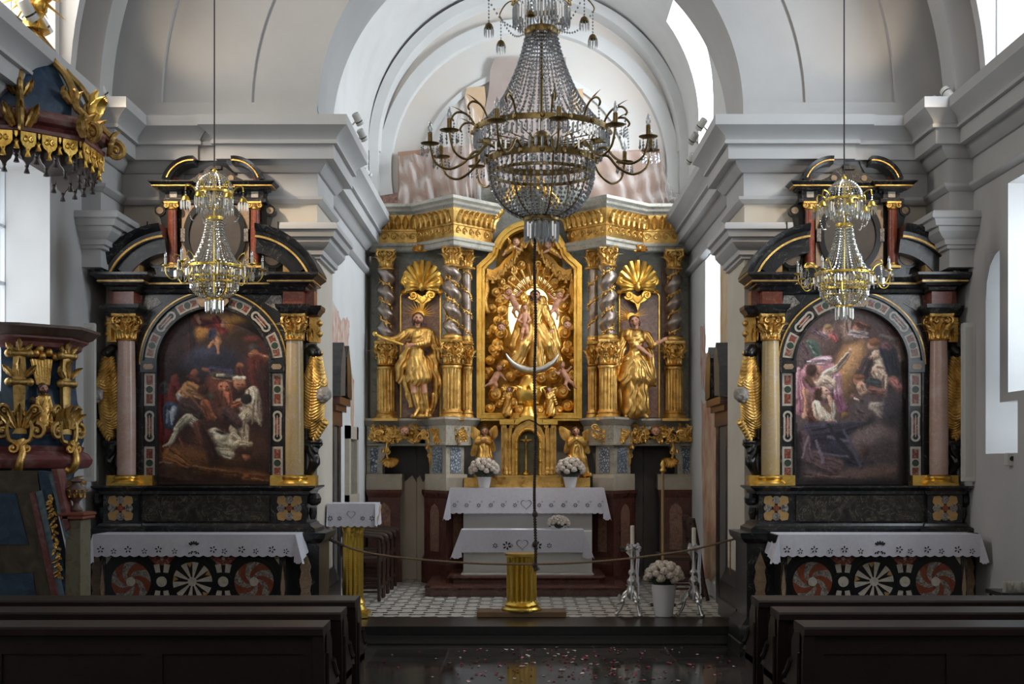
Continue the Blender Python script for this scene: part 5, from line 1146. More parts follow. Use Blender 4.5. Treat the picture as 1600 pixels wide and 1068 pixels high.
# entablature
EP = [(580, 16.42), (580, 16.1), (652, 16.1), (709, 15.62), (750, 15.95), (766, 16.08), (766, 16.42)]
for s in (-1, 1):
    P = path_px(EP, s)
    MB().mould([(-.02, 4.69), (.15, 4.672), (.155, 4.635), (.12, 4.61), (.11, 4.585), (.075, 4.56), (.07, 4.55), (-.02, 4.55)], P).build('cornice', 'grey', MA, 20)
    mb = MB().mould([(0, 4.55), (.065, 4.55), (.06, 4.49), (.035, 4.43), (.02, 4.39), (.03, 4.385), (.03, 4.365), (.015, 4.36), (.015, 4.235), (.03, 4.23), (.03, 4.215), (0, 4.215)], P)
    for x, y, n, l in along(P, .085): leaf(mb, Vector((x, y, 4.385)) + n * .05, (0, 0, 1), n, .17, l * .5, .42, 3); leaf(mb, Vector((x, y, 4.47)) + n * .07, (0, 0, 1), n, .08, l * .25, .4, 1)
    for x, y, n, l in along(P, .10):
        t = Vector((-n.y, n.x, 0)); spiral(mb, Vector((x, y, 4.298)) + n * .018, .045, 1.2, .3, 0, 1, 0, 0, 12, 5, (t, Vector((0, 0, 1)))); mb.ball(tuple(Vector((x, y, 4.34)) + n * .02), .014, 6, 4)
    mb.build('gilt_frieze', 'gold', MA, 45)
    MB().mould([(0, 4.215), (.055, 4.215), (.055, 4.185), (.035, 4.17), (.035, 4.13), (.02, 4.115), (-.02, 4.115)], P).build('architrave', 'grey', MA, 20)
    C = [(750, 352), (766, 344), (782, 328), (796, 308), (810, 292), (828, 284)]
    mb = MB()
    for dy, r, D in ((0, .055, 16.12), (-9, .035, 16.08)): mb.tube(smoothline([(PX(mside(s, a), D), D, PZ(b + dy, D)) for a, b in C], 6), r, 8)
    for a, b in zip(C, C[1:]):
        for t in (.25, .75):
            p = (PX(mside(s, a[0] + (b[0] - a[0]) * t), 16.05), 16.06, PZ(a[1] + (b[1] - a[1]) * t + 5, 16.05)); leaf(mb, p, (0, 0, 1), (0, -1, 0), .10, .045, .3)
    mb.build('curved_pediment', 'gold', MA, 45)
# columns
ZC = dict(cap1=4.125, cap0=3.905, sh=3.10, ped1=3.055, ped0=2.745, fl1=2.735, fl0=2.12)
def main_column(px, D, kind, lab=None, hand=1):
    X = PX(px, D); h = ZC['cap0'] - ZC['sh']
    if kind == 'twist':
        pit = .228; r = .082; n = 64; tw = lambda z: (.028 * math.cos(hand * 2 * PI * (z - ZC['sh']) / pit), .028 * math.sin(hand * 2 * PI * (z - ZC['sh']) / pit))
        mb = MB(); mb.lathe([(r * (1.06 if i in (0, n) else 1), ZC['sh'] + h * i / n) for i in range(n + 1)], (X, D, 0), 20, twist=tw)
        c = mb.build('twisted_column', 'silver', MA, 60); g = MB(); R = .088; ph = PI
    else:
        c = MB().lathe([(.055, ZC['sh']), (.052, ZC['cap0'])], (X, D, 0), 20).build('straight_column', 'silver', MA, 60); pit = .235; g = MB(); R = .060; ph = 0; tw = lambda z: (0, 0)
    k = 84; rr = random.Random(int(px)); P = []
    for i in range(k + 1):
        z = ZC['sh'] + .02 + (h - .04) * i / k; a = hand * 2 * PI * (z - ZC['sh']) / pit + ph; o = .55 if kind == 'twist' else 1
        p = (X + tw(z)[0] * o + R * math.cos(a), D + tw(z)[1] * o + R * math.sin(a), z); P.append(p)
        if i % 2 == 0:
            on = Vector((math.cos(a), math.sin(a), 0)); g.ball((p[0] + rr.uniform(-.006, .006), p[1] + rr.uniform(-.006, .006), z + rr.uniform(-.012, .012)), rr.uniform(.010, .017), 6, 4)
            if i % 4 == 0: leaf(g, p, (0, rr.uniform(-.4, .4), rr.choice((-1, 1))), on, .05, .018, .35)
    g.tube(P, .009, 6); g.build('gilt_garland', 'gold', c, 60)
    mb = MB(); capital(mb, (X, D, ZC['cap0']), .088 if kind == 'twist' else .066, ZC['cap1'] - ZC['cap0']); mb.lathe([(.10, 0), (.105, .012), (.095, .025)], (X, D, ZC['cap0'] - .012), 20); mb.build('capital', 'gold', c, 50)
    w = .118 if kind == 'twist' else .075
    mb = MB(); mb.lathe([(w * .9, ZC['ped1'] - .02), (w * .98, ZC['ped1']), (w * .98, ZC['ped1'] + .02), (w * .8, ZC['ped1'] + .045)], (X, D, 0), 24)
    capital(mb, (X, D, ZC['ped0']), w * .84, ZC['ped1'] - ZC['ped0'] - .02)
    for j in range(6):
        a = 2 * PI * j / 6 + .26; o = Vector((math.cos(a), math.sin(a), 0)); mb.ball(tuple(Vector((X, D, ZC['ped0'] + .17)) + o * w * .98), (w * .26, w * .26, w * .36), 8, 6)
        spiral(mb, Vector((X, D, ZC['ped0'] + .10)) + o * w * 1.02, w * .26, 1.2, .34, 0, 1, 0, 0, 12, 5, (Vector((-o.y, o.x, 0)), Vector((0, 0, 1))))
    mb.build('foliate_band', 'gold', c, 50)
    mb = MB(); fluted(mb, (X, D, ZC['fl0']), w * .92, ZC['fl1'] - ZC['fl0'], 14 if kind == 'twist' else 10); mb.box(X - w * 1.3, X + w * 1.3, D - w * 1.3, D + w * 1.3, ZC['fl0'] - .03, ZC['fl0'])
    mb.build('fluted_drum', 'gold', c, 30)
for s in (-1, 1):
    main_column(mside(s, 603), 16.02, 'twist', hand=s); main_column(mside(s, 706), 15.78, 'twist', hand=s); main_column(mside(s, 729), 16.0, 'straight', hand=s)
# shell cartouches and winged ornaments
for s in (-1, 1):
    D = 16.1; q = Q(D); cxp = mside(s, 660); mb = MB()
    for k in range(13):
        a = math.radians(-10 + 200 * k / 12); L = (25 + 15 * max(0, math.sin(a))) * q.s; P = []; R = []
        for i in range(7):
            t = i / 6; P.append((q.x(cxp) + L * t * math.cos(a), D - .07 + .03 * abs(t - .5) * 2 - .02 * (k % 2), q.z(450) + L * t * math.sin(a) * 1.05)); R.append(.012 + .030 * t * (1 if t < .95 else .75))
        mb.tube(P, R, 7)
    for e in (-1, 1):
        spiral(mb, (q.x(cxp + e * 22), D - .06, q.z(438)), 9 * q.s, 1.5, .34, 90, e); spiral(mb, (q.x(cxp + e * 14), D - .06, q.z(462)), 7 * q.s, 1.4, .34, 200, -e)
        scrollwork(mb, [(q.x(cxp + e * a), q.z(b)) for a, b in ((26, 430), (31, 440), (24, 450), (26, 458))], .022, .012, y=D - .05)
        scrollwork(mb, [(q.x(cxp + e * a), q.z(b)) for a, b in ((26, 456), (20, 452), (12, 458), (6, 468), (0, 474))], .016, .012, y=D - .05)
    mb.prism([(q.x(cxp + a), q.z(b)) for a, b in ((-20, 452), (-10, 458), (0, 464), (10, 458), (22, 450), (20, 462), (12, 470), (4, 474), (0, 486), (-4, 474), (-12, 470), (-18, 462))], D - .05, D + .1)
    for k in range(9): a = math.radians(-20 + 220 * k / 8); leaf(mb, (q.x(cxp) + 24 * q.s * math.cos(a), D - .02, q.z(446) + 24 * q.s * math.sin(a)), (math.cos(a), -.2, math.sin(a)), (0, -1, 0), 13 * q.s, 5 * q.s, .35)
    mb.ball((q.x(cxp), D - .10, q.z(449)), (.05, .04, .06), 10, 6)
    mb.build('shell_cartouche', 'gold_bright', MA, 50)
    mb = MB(); q = Q(16.0)
    for e in (-1, 1):
        for k in range(6): 
            a = math.radians(8 + 22 * k); leaf(mb, (q.x(mside(s, 657)), 15.98, q.z(392)), (e * math.cos(a) * 1.3, -.2, math.sin(a)), (0, -1, 0), (15 - k * 1.2) * q.s, 3.4 * q.s, .2)
    mb.ball((q.x(mside(s, 657)), 15.95, q.z(389)), .032, 10, 6); mb.build('winged_ornament', 'gold', MA, 50)
# niche frame
def niche_outline(t, q):
    lo = [(745, 657), (745, 416), (752, 409), (760, 402), (766, 394), (767.5, 386)]; li = [(757.5, 645), (757.5, 421), (762, 416), (770, 409), (777, 400), (779.5, 390)]
    P = [(a[0] + (b[0] - a[0]) * t, a[1] + (b[1] - a[1]) * t) for a, b in zip(lo, li)]; R = 60 - 13 * t
    P += [(827 + R * math.cos(math.radians(a)), 404 - R * .98 * math.sin(math.radians(a))) for a in np.linspace(163, 90, 12)]
    P += [(2 * 827 - a, b) for a, b in reversed(P[:-1])]
    return [(q.x(a), q.z(b)) for a, b in P]
q = Q(16.15); mb = MB()
for t0, t1, d in ((0, .35, -.05), (.3, .62, -.09), (.58, .8, -.04), (.78, 1.0, -.065)): mb.ring(niche_outline(t0, q), niche_outline(t1, q), 16.15 + d, 16.26)
mb.build('niche_frame', 'gold_bright', MA, 25)
# carved clouds, sunburst and valance inside the niche
def em(name, c, st):
    m, nt, b = new_mat(name); b.inputs['Base Color'].default_value = c; b.inputs['Emission Color'].default_value = c; b.inputs['Emission Strength'].default_value = st; return m
q = Q(16.45)
MB().disc(q.x(834), q.z(492), 40 * q.s, 16.47, 16.49, 32, 0, 62 * q.s).build('back_lit_window', em('back_lit_yellow_glass', (1.0, .86, .42, 1), 2.2), MA, 0)
cl = []
for x, y, r, d in ((765, 562, 8, -2), (786, 571, 9, -4), (809, 581, 10, -6), (797, 588, 8, -6), (864, 586, 13, -5), (879, 612, 11, -4), (774, 616, 11, -4), (893, 590, 8, 0), (765, 637, 9, -2), (887, 634, 10, -2), (825, 598, 13, -7), (770, 600, 8, 0), (790, 606, 8, -3), (862, 612, 9, -3), (845, 590, 9, -5), (758, 590, 7, 2), (897, 565, 7, 1), (780, 545, 7, 1), (885, 548, 8, 1), (838, 612, 10, -3), (815, 615, 9, -3), (800, 630, 9, 0), (856, 632, 9, 0), (828, 632, 10, 2), (780, 630, 7, 2), (874, 640, 8, 3)):
    cl.append(('e', (x, y, d), (r, r, r * .8), 0, 0, ('swirl', .55, 1.25)))
for x, y, r, d in ((784, 484, 9, 1), (778, 500, 9, 2), (782, 520, 11, 2), (776, 536, 9, 3), (790, 505, 6, 0), (880, 478, 9, 2), (886, 500, 9, 2), (882, 520, 11, 2), (889, 538, 9, 3), (786, 465, 8, 3), (792, 450, 8, 4), (878, 456, 9, 3), (868, 440, 8, 4), (800, 436, 8, 4), (776, 552, 8, 3), (890, 552, 8, 3), (780, 470, 7, 3), (772, 512, 9, 5), (770, 545, 10, 5), (892, 512, 9, 5), (894, 548, 10, 5), (775, 455, 9, 6), (886, 455, 9, 6), (800, 420, 9, 6), (856, 422, 9, 6), (784, 440, 8, 6), (872, 430, 8, 6), (815, 412, 8, 6), (842, 412, 8, 6), (762, 520, 8, 6), (762, 580, 9, 4), (897, 585, 9, 4), (768, 480, 8, 6), (893, 478, 8, 6), (812, 640, 9, 3), (843, 640, 9, 3)):
    cl.append(('e', (x, y, d), (r, r, r * .7), 0, 0, ('swirl', .6, 1.1)))
sculpt(cl, 1.05, 2.0, 16.28).build('carved_clouds', 'gold', MA, 70)
mb = MB(); q = Q(16.35); rays(mb, (q.x(836), 16.35, q.z(470)), 20 * q.s, 64 * q.s, [-12 + 204 * i / 46 for i in range(47)], .012, 0, .74)
for i, a in enumerate(range(-5, 190, 15)):
    A = math.radians(a); mb.tube([(q.x(836) + math.cos(A) * 24 * q.s, 16.32, q.z(470) + math.sin(A) * 24 * q.s), (q.x(836) + math.cos(A) * (52 + 6 * (i % 2)) * q.s, 16.28, q.z(470) + math.sin(A) * (52 + 6 * (i % 2)) * q.s)], [.008, .02], 6)
mb.build('sunburst', 'gold', MA, 40)
mb = MB(); q = Q(16.2)
for e in (-1, 1):
    V = [(827 + e * a, b) for a, b in ((2, 376), (12, 380), (20, 390), (27, 404), (37, 412), (47, 424), (57, 430), (66, 428))]
    for a, b in zip(V, V[1:]):
        m = ((a[0] + b[0]) / 2, max(a[1], b[1]) + 7); P = smoothline([(q.x(a[0]), 16.18, q.z(a[1])), (q.x(m[0]), 16.15, q.z(m[1])), (q.x(b[0]), 16.18, q.z(b[1]))], 5); mb.tube(P, .016, 6)
        mb.ball((q.x(b[0]), 16.16, q.z(b[1] + 3)), (.02, .02, .03), 6, 5); mb.tube([(q.x(b[0]), 16.16, q.z(b[1] + 4)), (q.x(b[0]), 16.16, q.z(b[1] + 13))], [.01, .026], 6)
        mb.add([(q.x(a[0]), 16.2, q.z(a[1])), (q.x(m[0]), 16.19, q.z(m[1])), (q.x(b[0]), 16.2, q.z(b[1])), (q.x(b[0]) , 16.22, q.z(b[1] - 9)), (q.x(a[0]), 16.22, q.z(a[1] - 9))], [(0, 1, 2, 3, 4)])
    mb.tube(smoothline([(q.x(827 + e * a), 16.2, q.z(b)) for a, b in ((70, 430), (66, 450), (69, 470), (64, 490))], 6), [.03] * 18 + [.012], 7)
mb.build('gilt_valance', 'gold', MA, 50)

# seated Madonna with child on a crescent
q = Q(16.1); r = thing('madonna_statue', 'gilded crowned mother and child statue seated above a silver crescent in the niche', 'statue', (q.x(834), 16.1, q.z(575)))
P = head_prims(836, 461, -8, 6.2, 4) + [('c', (836, 480, -4), (838, 508, -3), 10, 10, 0, (.5, 1.1, 20)), ('c', (824, 482, -4), (850, 482, -4), 7, 7, 0), ('c', (824, 486, -5), (815, 508, -9), 6, 5, 0, (.5, 1.2, 0)), ('c', (815, 508, -9), (822, 515, -16), 4.5, 4, 0), ('c', (850, 486, -5), (860, 506, -9), 6, 5.5, 0, (.5, 1.2, 0)), ('c', (860, 506, -9), (862, 514, -15), 4, 3.2, 0),
     ('c', (832, 516, -5), (818, 540, -18), 13, 9, 0, (.9, .8, 25)), ('c', (842, 516, -5), (858, 540, -18), 13, 9, 0, (.9, .8, -25)), ('c', (818, 540, -18), (806, 566, -12), 10, 12, 0, (1.0, .75, 20)), ('c', (858, 540, -18), (868, 564, -10), 10, 10, 0, (1.0, .75, -20)), ('c', (838, 536, -12), (838, 568, -10), 14, 15, 0, (1.0, .75, 0)), ('c', (846, 470, 2), (866, 540, 4), 9, 12, 0, (.6, .9, -15)), ('c', (826, 470, 2), (806, 540, 4), 9, 12, 0, (.6, .9, 15))]
P += hand_prims(862, 516, -16, 250, 1.6)
sculpt(P, .75, 2.0, 16.1).build('figure', ['gold', 'skin', 'hair', 'red'], r, 75)
P = head_prims(820, 483, -20, 4.6, -6, long_hair=False) + [('c', (820, 494, -18), (820, 510, -18), 5, 5.2, 1), ('c', (815, 494, -19), (810, 503, -22), 2.3, 2, 1), ('c', (810, 503, -22), (815, 506, -24), 2, 1.7, 1), ('c', (825, 494, -19), (828, 502, -22), 2.3, 1.9, 1), ('c', (828, 502, -22), (825, 506, -24), 1.9, 1.6, 1), ('c', (818, 512, -18), (816, 522, -23), 3.2, 2.6, 1), ('c', (816, 522, -23), (815, 531, -21), 2.4, 1.7, 1), ('c', (823, 512, -18), (824, 522, -23), 3.2, 2.6, 1), ('c', (824, 522, -23), (824, 532, -21), 2.4, 1.7, 1), ('c', (815, 532, -22), (814, 533, -25), 1.6, 1.2, 1), ('c', (824, 533, -22), (824, 534, -25), 1.6, 1.2, 1)]
sculpt(P, .6, 1.2, 16.1).build('child', ['gold', 'skin', 'fair_hair', 'red'], r, 75)
for px, py, rr_, d in ((836, 450, 6.0, -8), (820, 475, 4.2, -20)):
    mb = MB(); mb.lathe([(rr_ * q.s, 0), (rr_ * q.s * 1.1, .02), (rr_ * q.s * .9, .03)], (q.x(px), 16.1 + d * q.s, q.z(py) + .01), 16)
    for j in range(8):
        a = 2 * PI * j / 8; mb.tube([(q.x(px) + math.cos(a) * rr_ * q.s, 16.1 + d * q.s + math.sin(a) * rr_ * q.s, q.z(py) + .03), (q.x(px) + math.cos(a) * rr_ * q.s * 1.35, 16.1 + d * q.s + math.sin(a) * rr_ * q.s * 1.35, q.z(py) + .07), (q.x(px), 16.1 + d * q.s, q.z(py) + .11)], .008, 5)
    mb.ball((q.x(px), 16.1 + d * q.s, q.z(py) + .12), .016, 6, 4); mb.build('crown', 'gold_bright', r, 60)
mb = MB(); P = []; R = []
for i in range(25):
    t = -1 + i / 12; a = math.radians(270 + 68 * t); P.append((q.x(831.5) + 44 * q.s * math.cos(a), 15.93, q.z(538) + 42 * q.s * math.sin(a))); R.append(.008 + .036 * (1 - t * t))
mb.tube(P, R, 8).build('silver_crescent', 'pewter', r, 60)

# putti and kneeling angels, every one a figure of its own
def figure(name, lab, cat, prims, D, step, loc, k=1.2, grp=None, mats=('skin', 'fair_hair', 'gold')):
    qq = Q(D); r = thing(name, lab, cat, (qq.x(loc[0]), D, qq.z(loc[1])), grp)
    sculpt(prims, step, k, D).build('body', list(mats), r, 75); return r
q = Q(16.15)
pt = [('pink putto sitting on the lower clouds at the left edge of the niche', dict(r=5, head=(781, 575), chest=(778, 585), hip=(772, 595), armL=((771, 590), (766, 596)), armR=((785, 588), (790, 594)), legL=((765, 600), (757, 604)), legR=((776, 603), (770, 611)))),
      ('pink putto with raised arm on the lower clouds at the right edge of the niche', dict(r=5, head=(877, 570), chest=(879, 581), hip=(886, 591), armL=((872, 585), (866, 580)), armR=((886, 580), (892, 574)), legL=((883, 601), (888, 609)), legR=((893, 598), (899, 606)))),
      ('pink putto turning his back beside the sunburst, left of the crown', dict(r=5.2, head=(795, 457), chest=(800, 466), hip=(806, 478), armL=((792, 468), (786, 462)), armR=((808, 462), (814, 456)), legL=((802, 488), (806, 496)), legR=((811, 486), (814, 494)))),
      ('shadowed putto beside the sunburst, right of the crown', dict(r=5, head=(874, 462), chest=(871, 471), hip=(867, 481), armL=((863, 466), (857, 460)), armR=((880, 470), (886, 464)), legL=((861, 488), (857, 495)), legR=((872, 491), (870, 499))))]
for lab, P in pt: P['d'] = -7; figure('putto', lab, 'cherub figure', putto(q, P), 16.15, .8, P['hip'], grp='putti in the niche')
for lab, px, py in (('dark haired cherub head in the clouds left of the seated child', 783, 512), ('cherub head in the clouds right of the seated mother', 886, 508)):
    figure('cherub_head', lab, 'cherub head', cherub_head(q, px, py, -9, 5.5), 16.15, .8, (px, py), grp='cherub heads in the niche', mats=('skin', 'hair'))
for lab, px, py, e in (('curly haired angel holding the gilt valance, top left of the niche', 806, 379, -1), ('curly haired angel holding the gilt valance, top right of the niche', 856, 383, 1)):
    P = cherub_head(q, px, py, -6, 5.2) + [('c', (px + e * 5, py + 7, -4), (px + e * 15, py + 14, -3), 5, 4, 2, (.5, 1.2, 30)), ('c', (px + e * 4, py + 7, -5), (px - e * 6, py + 12, -8), 2.4, 1.8, 0), ('c', (px + e * 10, py + 8, -4), (px + e * 20, py + 20, -5), 2.4, 1.8, 0), ('c', (px + e * 8, py + 2, 2), (px + e * 14, py - 10, 3), 4, 2, 2, (.4, 1.5, 60))]
    figure('valance_angel', lab, 'angel figure', P, 16.15, .8, (px, py + 8), grp='angels of the valance')
for lab, px, e in (('small gilded angel kneeling on the tabernacle, left of the urn', 795, 1), ('small gilded angel kneeling on the tabernacle, right of the urn', 858, -1)):
    P = head_prims(px + e * 1, 609, -6, 3.4, e * 10) + [('c', (px, 617, -5), (px, 627, -5), 5, 5, 0, (.4, 1.3, 0)), ('c', (px, 628, -6), (px - e * 2, 645, -5), 6, 8.5, 0, (.6, 1.0, 20)), ('c', (px - e * 4, 618, -6), (px + e * 1, 624, -11), 2.6, 2.2, 0), ('c', (px + e * 4, 618, -6), (px + e * 2, 622, -11), 2.6, 2.2, 0), ('c', (px - e * 5, 616, 0), (px - e * 11, 630, 1), 4, 2.4, 0, (.4, 1.5, 70)), ('c', (px - e * 4, 612, 1), (px - e * 10, 606, 1), 3, 2, 0, (.4, 1.5, 70)), ('c', (px + e * 5, 614, 1), (px + e * 9, 608, 1), 2.6, 1.8, 0)] + hand_prims(px + e * 1.5, 623, -11, 80, 1.0)
    figure('kneeling_angel', lab, 'angel statue', P, 15.85, .65, (px, 650), 1.4, 'kneeling angels on the tabernacle', ('gold', 'skin', 'hair', 'red'))

# the two standing saints between the columns
D = 15.85; q = Q(D)
def saint(name, lab, prims, k, base, halo, angs, r1, mats=('gold', 'skin', 'hair', 'red')):
    r = thing(name, lab, 'statue', (q.x(base[0]), D, q.z(base[1])), 'saints between the columns')
    sculpt(prims, .82, k, D).build('figure', list(mats), r, 75)
    mb = MB(); rays(mb, (q.x(halo[0]), D + .06, q.z(halo[1])), 6 * q.s, r1 * q.s, angs, .009, 0, .82); mb.disc(q.x(halo[0]), q.z(halo[1]), 6.5 * q.s, D + .05, D + .07, 14); mb.build('ray_halo', 'gold_bright', r, 30)
    return r
K = head_prims(653.5, 497, -6, 7, 3, True, True, 1)
K += [('c', (642, 520, -3), (667, 520, -3), 8.5, 9, 0), ('c', (654, 526, -4), (652, 548, -3), 12, 10, 0, (.45, .9, 60)), ('c', (652, 550, -3), (652, 566, -3), 11, 12, 0, (.4, 1.2, 0)),
      ('c', (637, 521, -4), (624, 529, -7), 8, 7, 0, (.7, 1.0, 40)), ('c', (624, 529, -7), (613, 531, -11), 5.5, 4, 0, (.5, 1.3, 90)), ('c', (613, 531, -11), (603, 531, -14), 3, 2.4, 1), ('c', (669, 521, -4), (667, 536, -9), 8, 6.5, 0, (.6, 1.1, 0)), ('c', (667, 536, -9), (652, 540, -17), 6, 4, 0, (.5, 1.3, 0)), ('c', (652, 540, -17), (644, 540, -18), 3, 2.6, 1)]
K += hand_prims(604, 531, -14, 176, 2.0) + hand_prims(645, 540, -18, 185, 2.2)
K += [('c', (646, 566, -4), (643, 590, -6), 11, 10, 0, (.9, .85, 8)), ('c', (658, 566, -4), (664, 590, -6), 11, 10.5, 0, (.9, .85, -8)), ('c', (652, 566, -6), (652, 592, -8), 11, 11, 0, (.9, .85, 0)),
      ('c', (646, 596, -5), (647, 613, -7), 5.2, 4.4, 1), ('c', (647, 613, -7), (653, 638, -4), 4.4, 3.2, 0), ('c', (653, 640, -4), (648, 650, -11), 3.2, 2.6, 0), ('c', (662, 596, -5), (664, 613, -7), 5.4, 4.6, 1), ('c', (664, 613, -7), (668, 640, -4), 4.6, 3.4, 0), ('c', (668, 642, -4), (667, 650, -11), 3.4, 2.8, 0)]
K += [('c', (672, 522, 0), (682, 548, 2), 8, 8, 0, (.9, .8, -20)), ('c', (682, 548, 2), (682, 566, 2), 8, 7, 0, (1.0, .8, -20)), ('c', (674, 560, 3), (684, 600, 3), 9, 9, 0, (1.0, .7, -15)), ('c', (684, 600, 3), (678, 628, 3), 8, 6, 0, (1.0, .8, 0)), ('c', (678, 628, 3), (668, 648, 3), 6, 5, 0, (.9, .9, 20)), ('c', (640, 540, 2), (626, 572, 2), 8, 9, 0, (1.0, .7, 30)), ('c', (626, 572, 2), (624, 594, 2), 9, 5, 0, (1.0, .8, 10)), ('c', (632, 590, 4), (642, 634, 4), 7, 4, 0, (.8, .8, -20)), ('c', (652, 580, 5), (660, 640, 5), 14, 10, 0, (.8, .8, 0)), ('c', (645, 650, 0), (672, 650, 0), 4, 4, 0)]
KG = saint('saint_statue', 'gilded bearded saint in a short tunic holding a sceptre, with rays', K, 2.0, (656, 654), (656, 491), [8, 22, 36, 50, 64, 78, 90, 102, 116, 130, 144, 158, 172, 186, -6], 33)
mb = MB().tube([(q.x(588), D - .14, q.z(523)), (q.x(600), D - .13, q.z(529)), (q.x(632), D - .15, q.z(540))], [.014, .018, .012], 8); mb.ball((q.x(588), D - .14, q.z(523)), .03, 8, 6); mb.build('sceptre', 'gold_bright', KG, 60)
L_ = head_prims(990.5, 501, -7, 6.4, -18, False, True, -1)
L_ += [('c', (981, 521, -3), (1009, 525, -3), 8, 8, 0), ('c', (995, 526, -5), (993, 552, -4), 12, 9.5, 0, (.45, .9, 60)), ('e', (989, 531, -12), (5, 5, 4), 0), ('e', (1001, 532, -12), (5, 5, 4), 0), ('c', (990, 556, -4), (990, 570, -5), 10.5, 13, 0, (.4, 1.2, 0)),
       ('c', (981, 523, -5), (990, 538, -11), 7, 5.5, 0, (.6, 1.1, 30)), ('c', (990, 538, -11), (1002, 547, -15), 4, 3.2, 1), ('c', (1002, 547, -15), (1011, 554, -17), 3.2, 2.4, 1), ('c', (1011, 526, -4), (1019, 540, -8), 7, 6, 0, (.6, 1.1, -20)), ('c', (1019, 540, -8), (1029, 535, -11), 4.2, 3, 1), ('c', (1029, 535, -11), (1035, 532, -12), 2.8, 2.3, 1)]
L_ += hand_prims(1011, 554, -17, 315, 2.0) + hand_prims(1034, 533, -12, 25, 2.1)
L_ += [('c', (986, 566, -5), (978, 594, -6), 14, 13, 0, (1.0, .75, 25)), ('c', (996, 566, -5), (1012, 594, -5), 14, 11, 0, (1.0, .75, -30)), ('c', (992, 568, -8), (996, 590, -9), 12, 14, 0, (1.0, .75, 0)), ('c', (1012, 592, -2), (1022, 600, 0), 8, 4, 0, (.8, .9, -40)), ('c', (978, 592, -3), (970, 604, -1), 9, 5, 0, (.8, .9, 30)),
       ('c', (990, 592, -4), (985, 640, -5), 14, 13, 0, (1.1, .65, 5)), ('c', (1000, 592, -4), (1003, 638, -5), 12, 12, 0, (1.1, .65, -6)), ('c', (981, 638, -4), (1010, 642, -4), 8, 7, 0, (.8, .9, 0)), ('c', (978, 648, -6), (977, 651, -11), 3.4, 3, 0), ('c', (1006, 646, -7), (1010, 652, -13), 3.8, 3.2, 0),
       ('c', (976, 522, 2), (965, 560, 3), 8, 8, 0, (.9, .8, 20)), ('c', (965, 560, 3), (967, 610, 3), 8, 6, 0, (.9, .8, 10)), ('c', (967, 610, 3), (973, 640, 3), 6, 5, 0, (.9, .8, -10)), ('c', (1014, 548, 3), (1020, 590, 3), 7, 6, 0, (.8, .8, -10)), ('c', (992, 560, 6), (994, 640, 6), 16, 14, 0)]
saint('saint_statue', 'gilded woman saint looking up with one arm stretched out, with rays', L_, 2.0, (993, 654), (987, 494), [8, 20, 32, 120, 134, 148, 160, 172, 184, 196, 206], 31)

